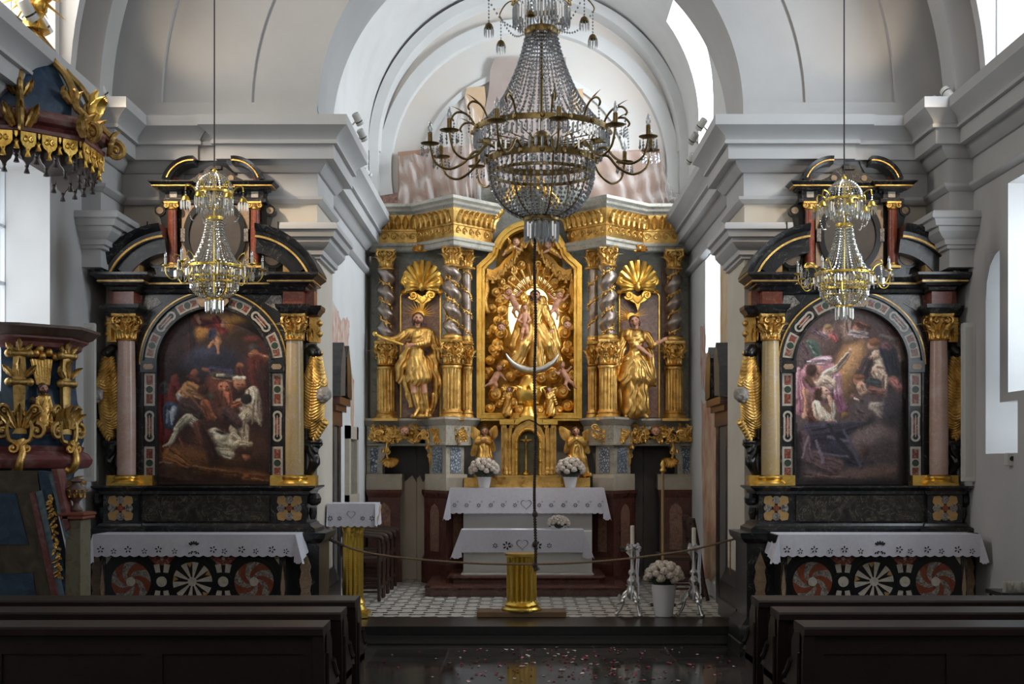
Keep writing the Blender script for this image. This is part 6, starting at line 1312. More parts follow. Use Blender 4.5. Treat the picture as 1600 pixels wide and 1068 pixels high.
# ------------------------------------------------------------------ predella with passages left and right
SP = [(573, 16.42), (573, 16.08), (664, 16.08), (697, 15.5), (734, 15.86), (744, 16.08), (744, 16.42)]
for s in (-1, 1):
    P = path_px(SP, s)
    MB().mould([(-.3, 2.125), (.05, 2.125), (.055, 2.10), (.04, 2.085), (.02, 2.05), (.0, 2.03), (-.3, 2.03)], P).build('predella_slab', 'grey', MA, 20)
    mb = MB().mould([(-.25, 2.03), (0, 2.03), (0, 1.83), (.02, 1.825), (.02, 1.80), (-.25, 1.80)], [p for p in P[1:-1]]); mb.build('predella_frieze', 'grey', MA, 20)
    mk = lambda L: [(PX(mside(s, a), D), D) for a, D in L]
    # inner block with two faces meeting at a corner, outer block against the wall
    for nm, pl_, zz in (('pier_block', [(671, 16.0), (697, 15.56), (725, 15.84), (725, 16.42), (671, 16.42)], (1.46, 1.81)), ('pier_plinth', [(664, 16.0), (697, 15.48), (730, 15.80), (730, 16.42), (664, 16.42)], (1.275, 1.46)), ('pier_block', [(573, 16.12), (598, 16.12), (598, 16.42), (573, 16.42)], (1.46, 1.81)), ('pier_plinth', [(572, 16.05), (628, 16.05), (632, 16.42), (572, 16.42)], (1.275, 1.46))):
        R_ = mk(pl_); mb = MB()
        if 'plinth' in nm: mb.loft([[(a, b, zz[0]) for a, b in R_], [(a, b, zz[1] - .04) for a, b in R_], [(a + (MX - a) * 0, b + .03, zz[1]) for a, b in R_]])
        else: mb.loft([[(a, b, zz[0]) for a, b in R_], [(a, b, zz[1]) for a, b in R_]])
        o = mb.build(nm, 'stone' if 'plinth' in nm else 'grey', MA, 20)
        if nm == 'pier_block':
            fc = MB()
            for i in range(2 if len(pl_) == 5 else 1):
                a, b = Vector(R_[i]), Vector(R_[i + 1]); d = b - a; n = Vector((d.y, -d.x)).normalized() * (.004 if s < 0 else -.004)
                for u0, u1, z0, z1, m_ in ((.14, .86, 1.47, 1.80, 1), (.22, .78, 1.48, 1.775, 0)):
                    A, B = a + d * u0 + n * (1 if m_ else 2), a + d * u1 + n * (1 if m_ else 2)
                    if m_ == 0: fc.add([(A.x, A.y, z0), (B.x, B.y, z0), (B.x, B.y, z1), (A.x, A.y, z1)], [(0, 1, 2, 3)])
            fc.build('blue_inlay', 'blue_inlay', o, 0, flip=False)
    for nm, pl_ in (('base_block', [(659, 15.98), (697, 15.44), (735, 15.76), (735, 16.42), (659, 16.42)]), ('base_block', [(572, 16.0), (628, 16.0), (628, 16.42), (572, 16.42)])):
        R_ = mk(pl_); c = Vector((sum(a for a, b in R_) / len(R_), sum(b for a, b in R_) / len(R_))); sc = lambda k, z: [(c.x + (a - c.x) * k, c.y + (b - c.y) * k, z) for a, b in R_]
        o = MB().loft([sc(1.02, .173), sc(1.02, .42), sc(.92, .48), sc(.90, .50), sc(.90, 1.18), sc(.97, 1.22), sc(1.0, 1.24), sc(1.0, 1.275)]).build(nm, 'redbrown', MA, 20)
        fc = MB(); i = 0; a, b = Vector(R_[0]), Vector(R_[1]); d = b - a
        for i in range(2 if len(pl_) == 5 else 1):
            a, b = Vector(R_[i]), Vector(R_[i + 1]); a, b = c + (a - c) * .9, c + (b - c) * .9; d = b - a; n = Vector((d.y, -d.x)).normalized() * (.006 if s < 0 else -.006)
            pp = [(.3, .56), (.3, 1.02), (.36, 1.08), (.5, 1.12), (.64, 1.08), (.7, 1.02), (.7, .56)]; fc.add([((a + d * u + n).x, (a + d * u + n).y, z) for u, z in pp], [tuple(range(7))])
        fc.build('mottled_inlay', 'redpanel', o, 0, flip=False)
    # gilt carving over the passage
    mb = MB(); q = Q(15.98); e = -s; ax = mside(s, 636)
    for L in ([(672, 700), (668, 686), (658, 678), (646, 680), (636, 684)], [(636, 684), (624, 680), (612, 680), (606, 690), (604, 704), (606, 716)], [(672, 690), (674, 704), (672, 718), (674, 728)], [(600, 676), (592, 672), (584, 676), (578, 672)], [(604, 668), (610, 676), (606, 686), (598, 690)]):
        scrollwork(mb, [(q.x(mside(s, a)), q.z(b)) for a, b in L], .026, .014, y=15.96)
    for a, b, r_, m_ in ((606, 684, 6, 1), (622, 676, 6, -1), (650, 675, 6, 1), (664, 680, 7, -1), (592, 676, 5, 1), (582, 673, 4, -1), (672, 712, 4, 1), (606, 706, 4, -1), (614, 690, 4, 1)): spiral(mb, (q.x(mside(s, a)), 15.95, q.z(b)), r_ * q.s, 1.4, .32, 60, m_ * e)
    for a, b, ang in ((600, 700, -80), (606, 698, -100), (612, 684, -60), (622, 684, -90), (648, 684, -90), (656, 684, -70), (668, 694, -80), (674, 700, -95), (586, 676, -90), (618, 672, 80), (652, 670, 80)):
        A = math.radians(ang); leaf(mb, (q.x(mside(s, a)), 15.95, q.z(b)), (-s * -math.cos(A), -.15, math.sin(A)), (0, -1, 0), 10 * q.s, 3 * q.s, .35)
    qq = Q(15.62)
    for a, b, r_ in ((680, 675, 6), (690, 672, 5)): spiral(mb, (Q(15.85).x(mside(s, a)), 15.72, Q(15.72).z(b)), r_ * q.s, 1.4, .32, 60, e)
    for a, b, r_ in ((703, 674, 5), (711, 671, 7), (719, 674, 5), (727, 670, 5), (711, 682, 4)): spiral(mb, (Q(15.65).x(mside(s, a)), 15.62 + (a - 700) * .008, Q(15.65).z(b)), r_ * q.s, 1.4, .34, 200, -e)
    for a, b in ((684, 684), (711, 686)): 
        for t in (-30, 0, 30): A = math.radians(-90 + t); leaf(mb, (Q(15.65).x(mside(s, a)), 15.66, Q(15.65).z(b)), (math.cos(A), -.1, math.sin(A)), (0, -1, 0), 11 * q.s, 3 * q.s, .3)
    for t in (-40, -15, 15, 40): A = math.radians(-90 + t); leaf(mb, (q.x(mside(s, 585)), 16.09, q.z(690)), (math.cos(A), -.1, math.sin(A)), (0, -1, 0), 9 * q.s, 2.4 * q.s, .3)
    for t in range(-70, 71, 20): A = math.radians(-90 + t); leaf(mb, (q.x(mside(s, 610)), 16.0, q.z(716)), (math.cos(A), -.3, math.sin(A)), (0, -1, 0), 19 * q.s, 5 * q.s, .5)
    filigree(mb, Q(15.98), *sorted((mside(s, 577), mside(s, 600))), 667, 688, 15.97, 16, 3, None, 5); filigree(mb, Q(15.98), *sorted((mside(s, 606), mside(s, 628))), 669, 686, 15.95, 14, 4, None, 5.2); filigree(mb, Q(15.98), *sorted((mside(s, 640), mside(s, 668))), 668, 688, 15.95, 18, 5, None, 5.2)
    mb.build('gilt_carving', 'gold', MA, 50)
    mb = MB(); filigree(mb, Q(15.66), *sorted((mside(s, 702), mside(s, 730))), 667, 689, 15.64, 16, 6, None, 5); filigree(mb, Q(15.7), *sorted((mside(s, 674), mside(s, 692))), 668, 689, 15.70, 12, 7, None, 5); mb.build('gilt_carving', 'gold', MA, 50)
    figure('cherub_head', 'carved cherub head over the ' + ('left' if s < 0 else 'right') + ' passage beside the main altar', 'cherub head', cherub_head(q, mside(s, 633), 673, -10, 6.5), 15.95, .8, (mside(s, 633), 673), grp='cherub heads over the passages', mats=('skin', 'fair_hair'))
    # arched passage front and the grey door behind it
    A = [(598, 740), (598, 722), (604, 704), (610, 694), (620, 688), (634, 686), (648, 688), (658, 692), (666, 700), (672, 716), (672, 740)]; B = [(590, 740), (590, 720), (594, 690), (600, 676), (612, 672), (634, 670), (656, 672), (668, 676), (676, 690), (680, 716), (680, 740)]
    q2 = Q(16.12); MB().ring([(q2.x(mside(s, a)), q2.z(b)) for a, b in B], [(q2.x(mside(s, a)), q2.z(b)) for a, b in A], 16.08, 16.42, closed=False).build('passage_arch', 'grey', MA, 30)
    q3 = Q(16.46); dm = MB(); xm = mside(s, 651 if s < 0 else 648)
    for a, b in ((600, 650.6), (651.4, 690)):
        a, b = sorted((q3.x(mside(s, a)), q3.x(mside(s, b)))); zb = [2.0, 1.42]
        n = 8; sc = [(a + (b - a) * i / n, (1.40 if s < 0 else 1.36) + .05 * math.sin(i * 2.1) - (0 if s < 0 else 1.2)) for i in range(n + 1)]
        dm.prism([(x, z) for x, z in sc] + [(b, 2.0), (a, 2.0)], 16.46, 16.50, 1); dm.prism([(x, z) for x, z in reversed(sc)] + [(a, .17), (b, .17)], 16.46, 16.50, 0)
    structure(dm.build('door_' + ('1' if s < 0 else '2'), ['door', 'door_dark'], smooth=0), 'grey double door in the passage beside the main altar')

# tabernacle with crucifix niche
T = thing('tabernacle', 'gilded tabernacle with a small crucifix in a round arched niche', 'tabernacle', (Q(15.7).x(824), 15.8, 1.30)); q = Q(15.7)
bx = lambda mb, a, b, c, d, y0, y1, m=0: mb.box(q.x(a), q.x(b), y0, y1, q.z(d), q.z(c), m)
mb = MB(); bx(mb, 725, 922, 746, 762, 15.72, 15.95); bx(mb, 777, 876, 743, 762, 15.6, 15.9); bx(mb, 774, 879, 756, 762, 15.57, 15.9); bx(mb, 777, 876, 742, 745, 15.58, 15.9); mb.build('stepped_base', 'gold', T, 25)
ni = [(807, 740), (807, 690), (809, 682), (814, 675), (820, 671), (825.5, 670), (831, 671), (837, 675), (842, 682), (844, 690), (844, 740)]; no = [(800, 742), (800, 690), (800, 680), (806, 668), (814, 662), (825.5, 656), (837, 662), (845, 668), (851, 680), (851, 690), (851, 742)]
mb = MB().ring(q.pts(no), q.pts(ni), 15.62, 15.9, closed=False); bx(mb, 783, 800, 655, 743, 15.70, 15.9); bx(mb, 851, 869, 655, 743, 15.70, 15.9); mb.build('front', 'gold', T, 30)
mb = MB(); mb.tube([(x, 15.615, z) for x, z in q.pts(ni)], .022, 6)
for i in range(26): 
    t = i / 25; P = q.pts(ni); k = min(len(P) - 2, int(t * (len(P) - 1))); u = t * (len(P) - 1) - k; mb.ball((P[k][0] + (P[k + 1][0] - P[k][0]) * u, 15.59, P[k][1] + (P[k + 1][1] - P[k][1]) * u), .018, 6, 4)
mb.build('beaded_arch', 'gold_bright', T, 40)
MB().box(q.x(806), q.x(845), 15.84, 15.86, q.z(742), q.z(668)).build('niche_lining', plain('grey_green_lining', rgb(120, 118, 92), .35, .5, rgb(90, 84, 60), 8), T, 0)
for px in (790.5, 797, 855, 862):
    c = MB(); fluted(c, (q.x(px), 15.66, q.z(741)), .028, q.z(668) - q.z(741), 8); c.box(q.x(px) - .04, q.x(px) + .04, 15.62, 15.7, q.z(668), q.z(664)); c.build('small_column', 'gold', T, 30)
mb = MB(); bx(mb, 781, 803, 655, 663, 15.6, 15.9); bx(mb, 848, 871, 655, 663, 15.6, 15.9); mb.prism(q.pts([(803, 663), (806, 656), (815, 651), (826, 649), (837, 651), (846, 656), (848, 663), (842, 663), (836, 658), (826, 655), (816, 658), (809, 663)]), 15.58, 15.9)
mb.build('entablature', 'gold_bright', T, 30)
r = thing('crucifix', 'small gilded crucifix inside the tabernacle niche', 'crucifix', (q.x(822), 15.78, q.z(740)))
MB().box(q.x(822) - .008, q.x(822) + .008, 15.77, 15.785, q.z(740), q.z(680)).box(q.x(813), q.x(831), 15.77, 15.785, q.z(688), q.z(686)).lathe([(.05, 0), (.04, .02), (.012, .05)], (q.x(822), 15.78, q.z(741)), 12).build('cross', 'gold_bright', r, 30)
sculpt([('e', (822, 686.5, 0), (1.2, 1.4, 1.2), 0), ('c', (822, 690, 0), (822, 696, 0), 1.5, 1.2, 0), ('c', (822, 697, 0), (822, 709, 0), 1.3, .7, 0), ('c', (821, 690, 0), (814, 686.5, 0), .8, .5, 0), ('c', (823, 690, 0), (830, 686.5, 0), .8, .5, 0)], .3, .5, 15.74).build('corpus', 'gold', r, 70)
r = thing('urn', 'gilded leafy urn on top of the tabernacle', 'urn', (q.x(826), 15.75, q.z(651)))
mb = MB().lathe([(.11, 0), (.11, .03), (.08, .06), (.06, .12), (.08, .15), (.13, .20), (.15, .28), (.14, .34), (.10, .40), (.05, .44), (.03, .46), (.02, .48)], (q.x(826), 15.75, q.z(651)), 20)
for j in range(8): A = 2 * PI * j / 8; o = Vector((math.cos(A), math.sin(A), 0)); leaf(mb, Vector((q.x(826), 15.75, q.z(651) + .16)) + o * .10, (0, 0, 1), o, .24, .06, .4)
mb.build('vessel', 'gold_bright', r, 50)

# adoring angels at the sides of the tabernacle
def adoring(lab, prims, loc, wings, D=15.85):
    q = Q(D); r = thing('adoring_angel', lab, 'angel statue', (q.x(loc[0]), D, q.z(loc[1])), 'adoring angels')
    sculpt(prims, .7, 1.6, D).build('figure', ['gold', 'skin', 'hair', 'red'], r, 75)
    for a, b, sp in wings: mb = MB(); wing(mb, (q.x(a[0]), D + .05, q.z(a[1])), (q.x(b[0]), D + .05, q.z(b[1])), sp, 8); mb.build('wing', 'gold', r, 40)
A1 = head_prims(757, 673, -6, 5, -10) + [('c', (748, 685, -4), (763, 686, -4), 5, 5, 0), ('c', (755, 688, -5), (755, 696, -5), 7, 6, 0, (.4, 1.2, 60)), ('c', (747, 686, -5), (745, 690, -8), 4, 3.5, 0), ('c', (745, 690, -9), (757, 688, -13), 3.4, 2.6, 0), ('c', (764, 687, -5), (766, 691, -8), 4, 3.4, 0), ('c', (766, 691, -9), (755, 687, -14), 3.2, 2.4, 0), ('c', (755, 698, -5), (754, 716, -5), 7, 10, 0, (.9, .95, 6)), ('c', (760, 700, -5), (762, 716, -5), 6, 8, 0, (.9, .95, -6)), ('c', (754, 716, -5), (754, 742, -5), 11, 13, 0, (.9, .95, 6)), ('c', (762, 716, -5), (764, 742, -5), 9, 10, 0, (.9, .95, -6))] + hand_prims(757, 688, -14, 150, 1.3) + hand_prims(755, 687, -15, 20, 1.3)
adoring('gilded angel with arms crossed on the chest, left of the tabernacle', A1, (757, 745), (((748, 684), (733, 708), .25), ((752, 680), (738, 664), .2), ((764, 684), (776, 702), -.22), ((763, 680), (772, 664), -.2)))
A2 = head_prims(899, 673, -6, 5, -14) + [('c', (892, 686, -4), (908, 686, -4), 5, 5, 0), ('c', (900, 689, -5), (901, 697, -5), 7, 6.5, 0, (.4, 1.2, 60)), ('c', (890, 687, -5), (889, 694, -8), 4, 3.6, 0), ('c', (889, 694, -9), (899, 686, -14), 3.4, 2.2, 0), ('c', (910, 687, -5), (912, 693, -8), 4, 3.6, 0), ('c', (912, 693, -9), (901, 686, -14), 3.4, 2.2, 0), ('c', (897, 698, -5), (895, 718, -5), 7, 9, 0, (.9, .95, 6)), ('c', (904, 698, -5), (908, 720, -5), 7, 8, 0, (.9, .95, -12)), ('c', (895, 716, -5), (894, 742, -5), 10, 11, 0, (.9, .95, 6)), ('c', (908, 716, -5), (914, 738, -5), 8, 7, 0, (.9, .95, -20)), ('c', (914, 738, -5), (922, 741, -7), 5, 3.4, 0)] + hand_prims(899.5, 687, -14, 88, 1.1) + hand_prims(901, 687, -14, 95, 1.1)
adoring('gilded angel with hands joined in prayer, right of the tabernacle', A2, (901, 745), (((892, 684), (880, 704), .25), ((894, 680), (878, 664), .2), ((909, 684), (924, 704), -.25), ((908, 680), (926, 666), -.2)))

# ------------------------------------------------------------------ unfinished attic behind the altar, netting over it
r = thing('altar_attic', 'bare pinkish boards rising behind the main altar under white netting', 'backing boards', (MX, 16.5, 4.5)); q = Q(16.52)
b1 = plain('bare_board', rgb(172, 136, 114), .85, 0, rgb(146, 108, 90), 3); b2 = plain('orange_board', rgb(218, 186, 150), .85, 0, rgb(196, 160, 124), 3); b3 = plain('grey_pink_board', rgb(178, 162, 154), .85, 0, rgb(160, 140, 130), 2)
for P, m_, dd in (([(774, 89), (884, 89), (890, 335), (752, 335), (752, 200), (764, 140), (766, 108)], b3, 0), ([(726, 150), (729, 137), (757, 134), (762, 180), (768, 335), (738, 335), (740, 240)], b2, .01), ([(893, 140), (911, 138), (912, 172), (897, 172)], b2, .01), ([(622, 238), (680, 232), (776, 222), (778, 335), (622, 335)], b1, -.02), ([(888, 240), (1030, 233), (1046, 335), (888, 335)], b1, -.02), ([(586, 308), (623, 302), (623, 335), (586, 335)], G['redpanel'], -.04)):
    MB().prism(q.pts(P), 16.52 + dd, 16.58).build('backing_board', m_, r, 0)
def netting(lab, top, yb, knots, seed):
    rr = random.Random(seed); q = Q(16.3); n, m = 60, 26; vs = []
    for i in range(n + 1):
        u = i / n; t = u * (len(top) - 1); k = min(len(top) - 2, int(t)); f = t - k; f2 = f * f * (3 - 2 * f); px = top[k][0] + (top[k + 1][0] - top[k][0]) * f; py = top[k][1] + (top[k + 1][1] - top[k][1]) * f2
        for j in range(m + 1):
            v = j / m; y = py + (yb + 3 * math.sin(u * 21) - py) * v; x = px
            for kx, ky in knots:
                d = math.hypot(x - kx, y - ky); w = math.exp(-(d / 34) ** 2) * .45; x += (kx - x) * w; y += (ky - y) * w * .5
            dep = .05 * math.sin(u * 31 + v * 4) + .035 * math.sin(u * 57 - v * 7 + 1) + .03 * math.sin(v * 13 + u * 9)
            vs.append((q.x(x), 16.36 + dep - .12 * v, q.z(y)))
    fs = [(i * (m + 1) + j, i * (m + 1) + j + 1, (i + 1) * (m + 1) + j + 1, (i + 1) * (m + 1) + j) for i in range(n) for j in range(m)]
    tag(MB().add(vs, fs).build('protective_netting', 'gauze', None, 80, flip=False), lab, 'netting', 'netting over the attic boards')
netting('thin white netting draped over the boards left of the chandelier', [(621, 240), (650, 238), (700, 222), (728, 150), (742, 170), (770, 240)], 322, [(668, 283)], 1)
netting('thin white netting draped over the boards right of the chandelier', [(888, 232), (940, 226), (1000, 236), (1032, 240), (1050, 290), (1064, 306)], 322, [(980, 300)], 2)

# ------------------------------------------------------------------ altar tables and steps in the chancel
r = thing('altar_step', 'two red-brown marble steps under the altar tables', 'altar steps', (PX(822, 14.5), 14.6, .173))
def stepbox(a, b, D, z0, z1, yb):
    mb = MB(); x0, x1 = PX(a, D), PX(b, D); pth = [(x0, yb), (x0, D + .06), (x0 + .06, D), (x1 - .06, D), (x1, D + .06), (x1, yb)]
    mb.mould([(-.05, z0), (-.02, z0), (-.02, z1 - .05), (.0, z1 - .045), (.012, z1 - .022), (0, z1), (-.05, z1)], pth); mb.loft([[(x, y + (.02 if y < yb else 0), z0) for x, y in pth], [(x, y + (.01 if y < yb else 0), z1 - .001) for x, y in pth]]); return mb
stepbox(664, 979, 14.27, .173, .29, 15.7).build('lower_step', 'redbrown', r, 25); stepbox(700, 945, 14.56, .29, .372, 15.7).build('upper_step', 'redbrown', r, 25)
MB().box(PX(720, 14.7), PX(928, 14.7), 14.68, 15.6, .372, .375).build('tiled_top', 'grey', r, 0)
r = thing('rear_altar_table', 'white plastered rear altar block with a red-brown top', 'altar table', (PX(824, 15.5), 15.6, .375))
MB().box(PX(724, 15.45), PX(925, 15.45), 15.45, 15.72, .375, 1.262).build('block', G['wall_white'], r, 0); MB().bevbox(PX(705, 15.36), PX(942, 15.36), 15.36, 15.72, 1.255, 1.30, .01).build('top', 'redbrown', r, 0)
altar_cloth(PX(703, 15.34), PX(944, 15.34), 15.345, 15.7, 1.303, .29, 24, 'long white cloth with a cut-work heart on the rear altar table', small_motif, .075, .09, None, .014)
r = thing('front_altar_table', 'low white front altar block', 'altar table', (PX(822, 15.1), 15.1, .375))
MB().box(PX(724, 15.0), PX(925, 15.0), 15.0, 15.22, .375, .83).build('block', G['wall_white'], r, 0); MB().box(PX(722, 14.93), PX(911, 14.93), 14.93, 15.25, .82, .845).build('top', 'stone', r, 0)
altar_cloth(PX(720, 14.9), PX(912, 14.9), 14.9, 15.26, .848, .25, 18, 'white cloth with a brown cut-work heart on the front altar table', front_motif, .11, .08, None, .012)
# ------------------------------------------------------------------ crystal chandeliers
def ring_copies(ob, n, off=0.0):
    for k in range(1, n):
        c = ob.copy(); COL.objects.link(c); c.parent = ob.parent; c.rotation_euler = (0, 0, off + 2 * PI * k / n)
        for ch in list(ob.children):
            d = ch.copy(); COL.objects.link(d); d.parent = c
    ob.rotation_euler = (0, 0, off)
def chandelier(lab, pxc, D, py_ref, spec, brass, cry, group=None):
    s = D / F; X = PX(pxc, D); z = lambda y: PZ(y, D) - z0; z0 = PZ(py_ref, D)
    R = thing('chandelier', lab, 'chandelier', (X, D, z0), group)
    def bd(mb, nm, m, par=R, sm=40):                # local coordinates: the axis is the origin
        mb.v = [(a + X, b + D, c + z0) for a, b, c in mb.v]; 
        if par is not R: mb.v = [v for v in mb.v]
        return mb.build(nm, m, par, sm)
    mb = MB().tube([(0, 0, z(spec['bottom'])), (0, 0, z(spec['top']))], (2.2 if s < .0045 else 1.3) * s, 8)
    for y, r in spec['knops']: mb.ball((0, 0, z(y)), (r * s, r * s, r * s * .8), 10, 6)
    bd(mb, 'stem', brass)
    bd(MB().tube([(0, 0, z(spec['top'])), (0, 0, 8.48 - z0)], .006 if s > .0045 else .008, 6), 'suspension_cable', 'cable')
    for r, y, h in spec['hoops']:
        hp = h * s; mb = MB(); mb.lathe([(r * s, -hp / 2), (r * s + .004, -hp / 2), (r * s + .006, 0), (r * s + .004, hp / 2), (r * s, hp / 2), (r * s - .004, hp / 2), (r * s - .004, -hp / 2), (r * s, -hp / 2)], (0, 0, z(y)), 48, caps=False)
        for k in range(16 if r > 30 else 6): a = 2 * PI * k / (16 if r > 30 else 6); mb.ball((r * s * math.cos(a) * 1.02, r * s * math.sin(a) * 1.02, z(y)), hp * .42, 6, 4)
        bd(mb, 'hoop', brass)
    for n, prof, bead, off in spec['strands']:
        P = smoothline([(a, 0, b) for a, b in prof], 10); L = [0]
        for a, b in zip(P, P[1:]): L.append(L[-1] + (b - a).length)
        m = max(3, int(L[-1] / (bead * 2.05))); mb = MB(); j = 0
        for k in range(m + 1):
            t = L[-1] * k / m
            while j < len(L) - 2 and L[j + 1] < t: j += 1
            p = P[j].lerp(P[j + 1], (t - L[j]) / max(1e-6, L[j + 1] - L[j])); mb.gem((p.x * s, 0, z(p.z)), bead * s * (.92 if k % 2 else .78), bead * s * 1.02)
        ring_copies(bd(mb, 'crystal_strand', cry, R, 0), n, off)
    for r, y0, y1, n in spec['fringes']:
        mb = MB()
        for k in range(n):
            a = 2 * PI * k / n; x, y = r * s * math.cos(a), r * s * math.sin(a); h = abs(y1 - y0) * s; w = min(.0075, PI * r * s / n * .62); zc = z((y0 + y1) / 2) - (.12 * h if k % 2 else 0)
            mb.add([(x + w * math.cos(a + q), y + w * math.sin(a + q), zc + zz) for zz in (h * .38, -h * .36) for q in (0, PI / 2, PI, 1.5 * PI)] + [(x, y, zc + h * .5), (x, y, zc - h * .52)],
                   [(i, (i + 1) % 4, 4 + (i + 1) % 4, 4 + i) for i in range(4)] + [((i + 1) % 4, i, 8) for i in range(4)] + [(4 + i, 4 + (i + 1) % 4, 9) for i in range(4)])
        bd(mb, 'crystal_fringe', cry, R, 0)
    if 'spokes' in spec:
        r0, r1, y = spec['spokes']; mb = MB()
        for k in range(20): a = 2 * PI * k / 20; mb.tube([(r0 * s * math.cos(a), r0 * s * math.sin(a), z(y)), (r1 * s * math.cos(a), r1 * s * math.sin(a), z(y - 4))], 1.0 * s, 4)
        mb.lathe([(18 * s, 0), (20 * s, 6 * s), (14 * s, 14 * s), (6 * s, 18 * s)], (0, 0, z(y + 6)), 16); bd(mb, 'spoke_wheel', brass)
    if 'ribs' in spec:
        n, prof = spec['ribs']; P = smoothline([(a * s, 0, z(b)) for a, b in prof], 8); ring_copies(bd(MB().tube(P, 1.3 * s, 5), 'bowl_rib', brass, R, 60), n, .2)
    n, off, A = spec['arms']; pr, py = A[-1]
    mb = MB(); P = smoothline([(a * s, 0, z(b)) for a, b in A], 8); mb.tube(P, [spec['arm_r'] * s * (1 - .3 * i / len(P)) for i in range(len(P))], 7)
    mb.lathe([(1 * s, 0), (spec['pan'] * s, 2.0 * s), (spec['pan'] * s * 1.05, 3 * s), (2 * s, 2.4 * s)], (pr * s, 0, z(py)), 16)
    arm = bd(mb, 'arm', brass, R, 50)
    def sub(mb, nm, m, sm=40): mb.v = [(a + X, b + D, c + z0) for a, b, c in mb.v]; return mb.build(nm, m, arm, sm)
    ch, cr = spec['candle']
    sub(MB().lathe([(cr * s, 0), (cr * s, ch * s), (cr * s * .6, ch * s)], (pr * s, 0, z(py - 3)), 10), 'candle_sleeve', 'antique' if brass == 'antique' else 'wax')
    sub(MB().lathe([(cr * .7 * s, 0), (cr * 1.15 * s, ch * .25 * s), (cr * .95 * s, ch * .6 * s), (cr * .3 * s, ch * .95 * s), (.0005, ch * 1.05 * s)], (pr * s, 0, z(py - 3 - ch)), 10), 'bulb', 'bulb', 60)
    mb = MB()
    for k in range(10):
        a = 2 * PI * k / 10; x, y = (pr + spec['pan'] * .95 * math.cos(a)) * s, spec['pan'] * .95 * math.sin(a) * s
        for i, (dy, b) in enumerate(((4, .8), (8, 1.0), (13, 1.5))): mb.gem((x, y, z(py + dy * spec['pan'] / 14)), b * spec['pan'] / 9 * s, b * spec['pan'] / 6 * s)
    sub(mb, 'pan_drops', cry, 0)
    for nm, C, chn in spec['curls']:
        mb = MB(); P = smoothline([(a * s, 0, z(b)) for a, b in C], 7); mb.tube(P, [spec['arm_r'] * .75 * s] * (len(P) - 3) + [spec['arm_r'] * .6 * s, spec['arm_r'] * .5 * s, spec['arm_r'] * .4 * s], 5)
        e = P[-1]; leaf(mb, P[len(P) // 3], P[len(P) // 3 + 3] - P[len(P) // 3], (1, 0, .2), (P[-1] - P[0]).length * .55, spec['arm_r'] * 1.6 * s, .3)
        mb.v = [(a + X, b + D, c + z0) for a, b, c in mb.v]; cu = mb.build(nm, brass, arm, 50); mb = MB()
        for k in range(int(chn)): mb.gem((e.x + .3 * s * k, 0, e.z - (k * 2.0 + 1.5) * spec['bead'] * s), spec['bead'] * .8 * s, spec['bead'] * s)
        sub(mb, 'bead_chain', cry, 0)
    # copies of the arm with its candle, pan and chains
    ring_copies(arm, n, off)
    if 'festoons' in spec:
        n, off, A, drop = spec['festoons']; mb = MB(); P = smoothline([(a * s, 0, z(b)) for a, b in A], 8); mb.tube(P, 1.2 * s, 5); e = P[-1]
        fa = bd(mb, 'crown_arm', brass, R, 50); mb = MB(); k = 0
        for i in range(int(drop / (spec['bead'] * 2.2))): mb.gem((e.x, 0, e.z - i * spec['bead'] * 2.2 * s), spec['bead'] * .7 * s, spec['bead'] * s)
        for t in np.linspace(0, 1, 14):
            x = A[-1][0] * (1 - t) + 30 * t; y = A[-1][1] + (spec['fest_y'] - A[-1][1]) * t + 16 * math.sin(PI * t); mb.gem((x * s, 0, z(y)), spec['bead'] * .9 * s, spec['bead'] * s)
        zb = A[-1][1] + drop; mb2 = MB().lathe([(6 * s, 0), (7.5 * s, -3 * s), (5 * s, 3 * s), (1 * s, 6 * s)], (e.x, 0, z(zb)), 12)
        for j in range(10): a = 2 * PI * j / 10; mb.add([(e.x + 7 * s * math.cos(a) + w * s, 7 * s * math.sin(a), z(zb + y)) for w, y in ((0, 2), (1.3, 6), (1.1, 13), (0, 17), (-1.1, 13), (-1.3, 6))], [tuple(range(6))])
        mb.v = [(a + X, b + D, c + z0) for a, b, c in mb.v]; mb.build('crown_chain', cry, fa, 0); mb2.v = [(a + X, b + D, c + z0) for a, b, c in mb2.v]; mb2.build('pendant_cap', brass, fa, 50)
        ring_copies(fa, n, off)
    return R
main_spec = dict(bottom=372, top=-95, bead=2.4, arm_r=2.4, pan=14, candle=(17, 3.6), knops=[(52, 12), (120, 5), (215, 14), (300, 4), (-70, 9)],
    hoops=[(106, 207, 9), (83, 252, 10), (80, 272, 5), (27, 341, 8), (23, 50, 12), (44, 6, 8), (30, -50, 6)],
    strands=[(46, [(24, 56), (36, 100), (58, 150), (84, 186), (105, 203)], 3.0, 0), (46, [(83, 258), (81, 282), (74, 304), (58, 324), (40, 335), (28, 339)], 3.4, .05), (24, [(44, 2), (40, -20), (33, -38), (30, -48)], 2.2, 0)],
    fringes=[(105, 212, 230, 84), (94, 232, 250, 60), (81, 258, 271, 64), (26, 345, 376, 30), (18, 345, 372, 20), (44, 10, 40, 52), (37, 12, 44, 40), (22, 58, 68, 20)],
    spokes=(18, 104, 226), ribs=(8, [(84, 240), (83, 262), (77, 296), (58, 326), (28, 341)]),
    arms=(12, .13, [(84, 246), (104, 240), (122, 258), (145, 268), (166, 258), (174, 232)]),
    curls=[('curled_leaf', [(98, 218), (106, 196), (118, 182), (132, 180), (140, 188), (137, 194)], 7)], festoons=(6, .32, [(44, 0), (60, -12), (76, -10), (88, 2), (86, 10)], 40), fest_y=44)
chandelier('great crystal chandelier with twelve arms, a knotted rope below it', 846, 8.0, 210, main_spec, 'antique', 'crystal')
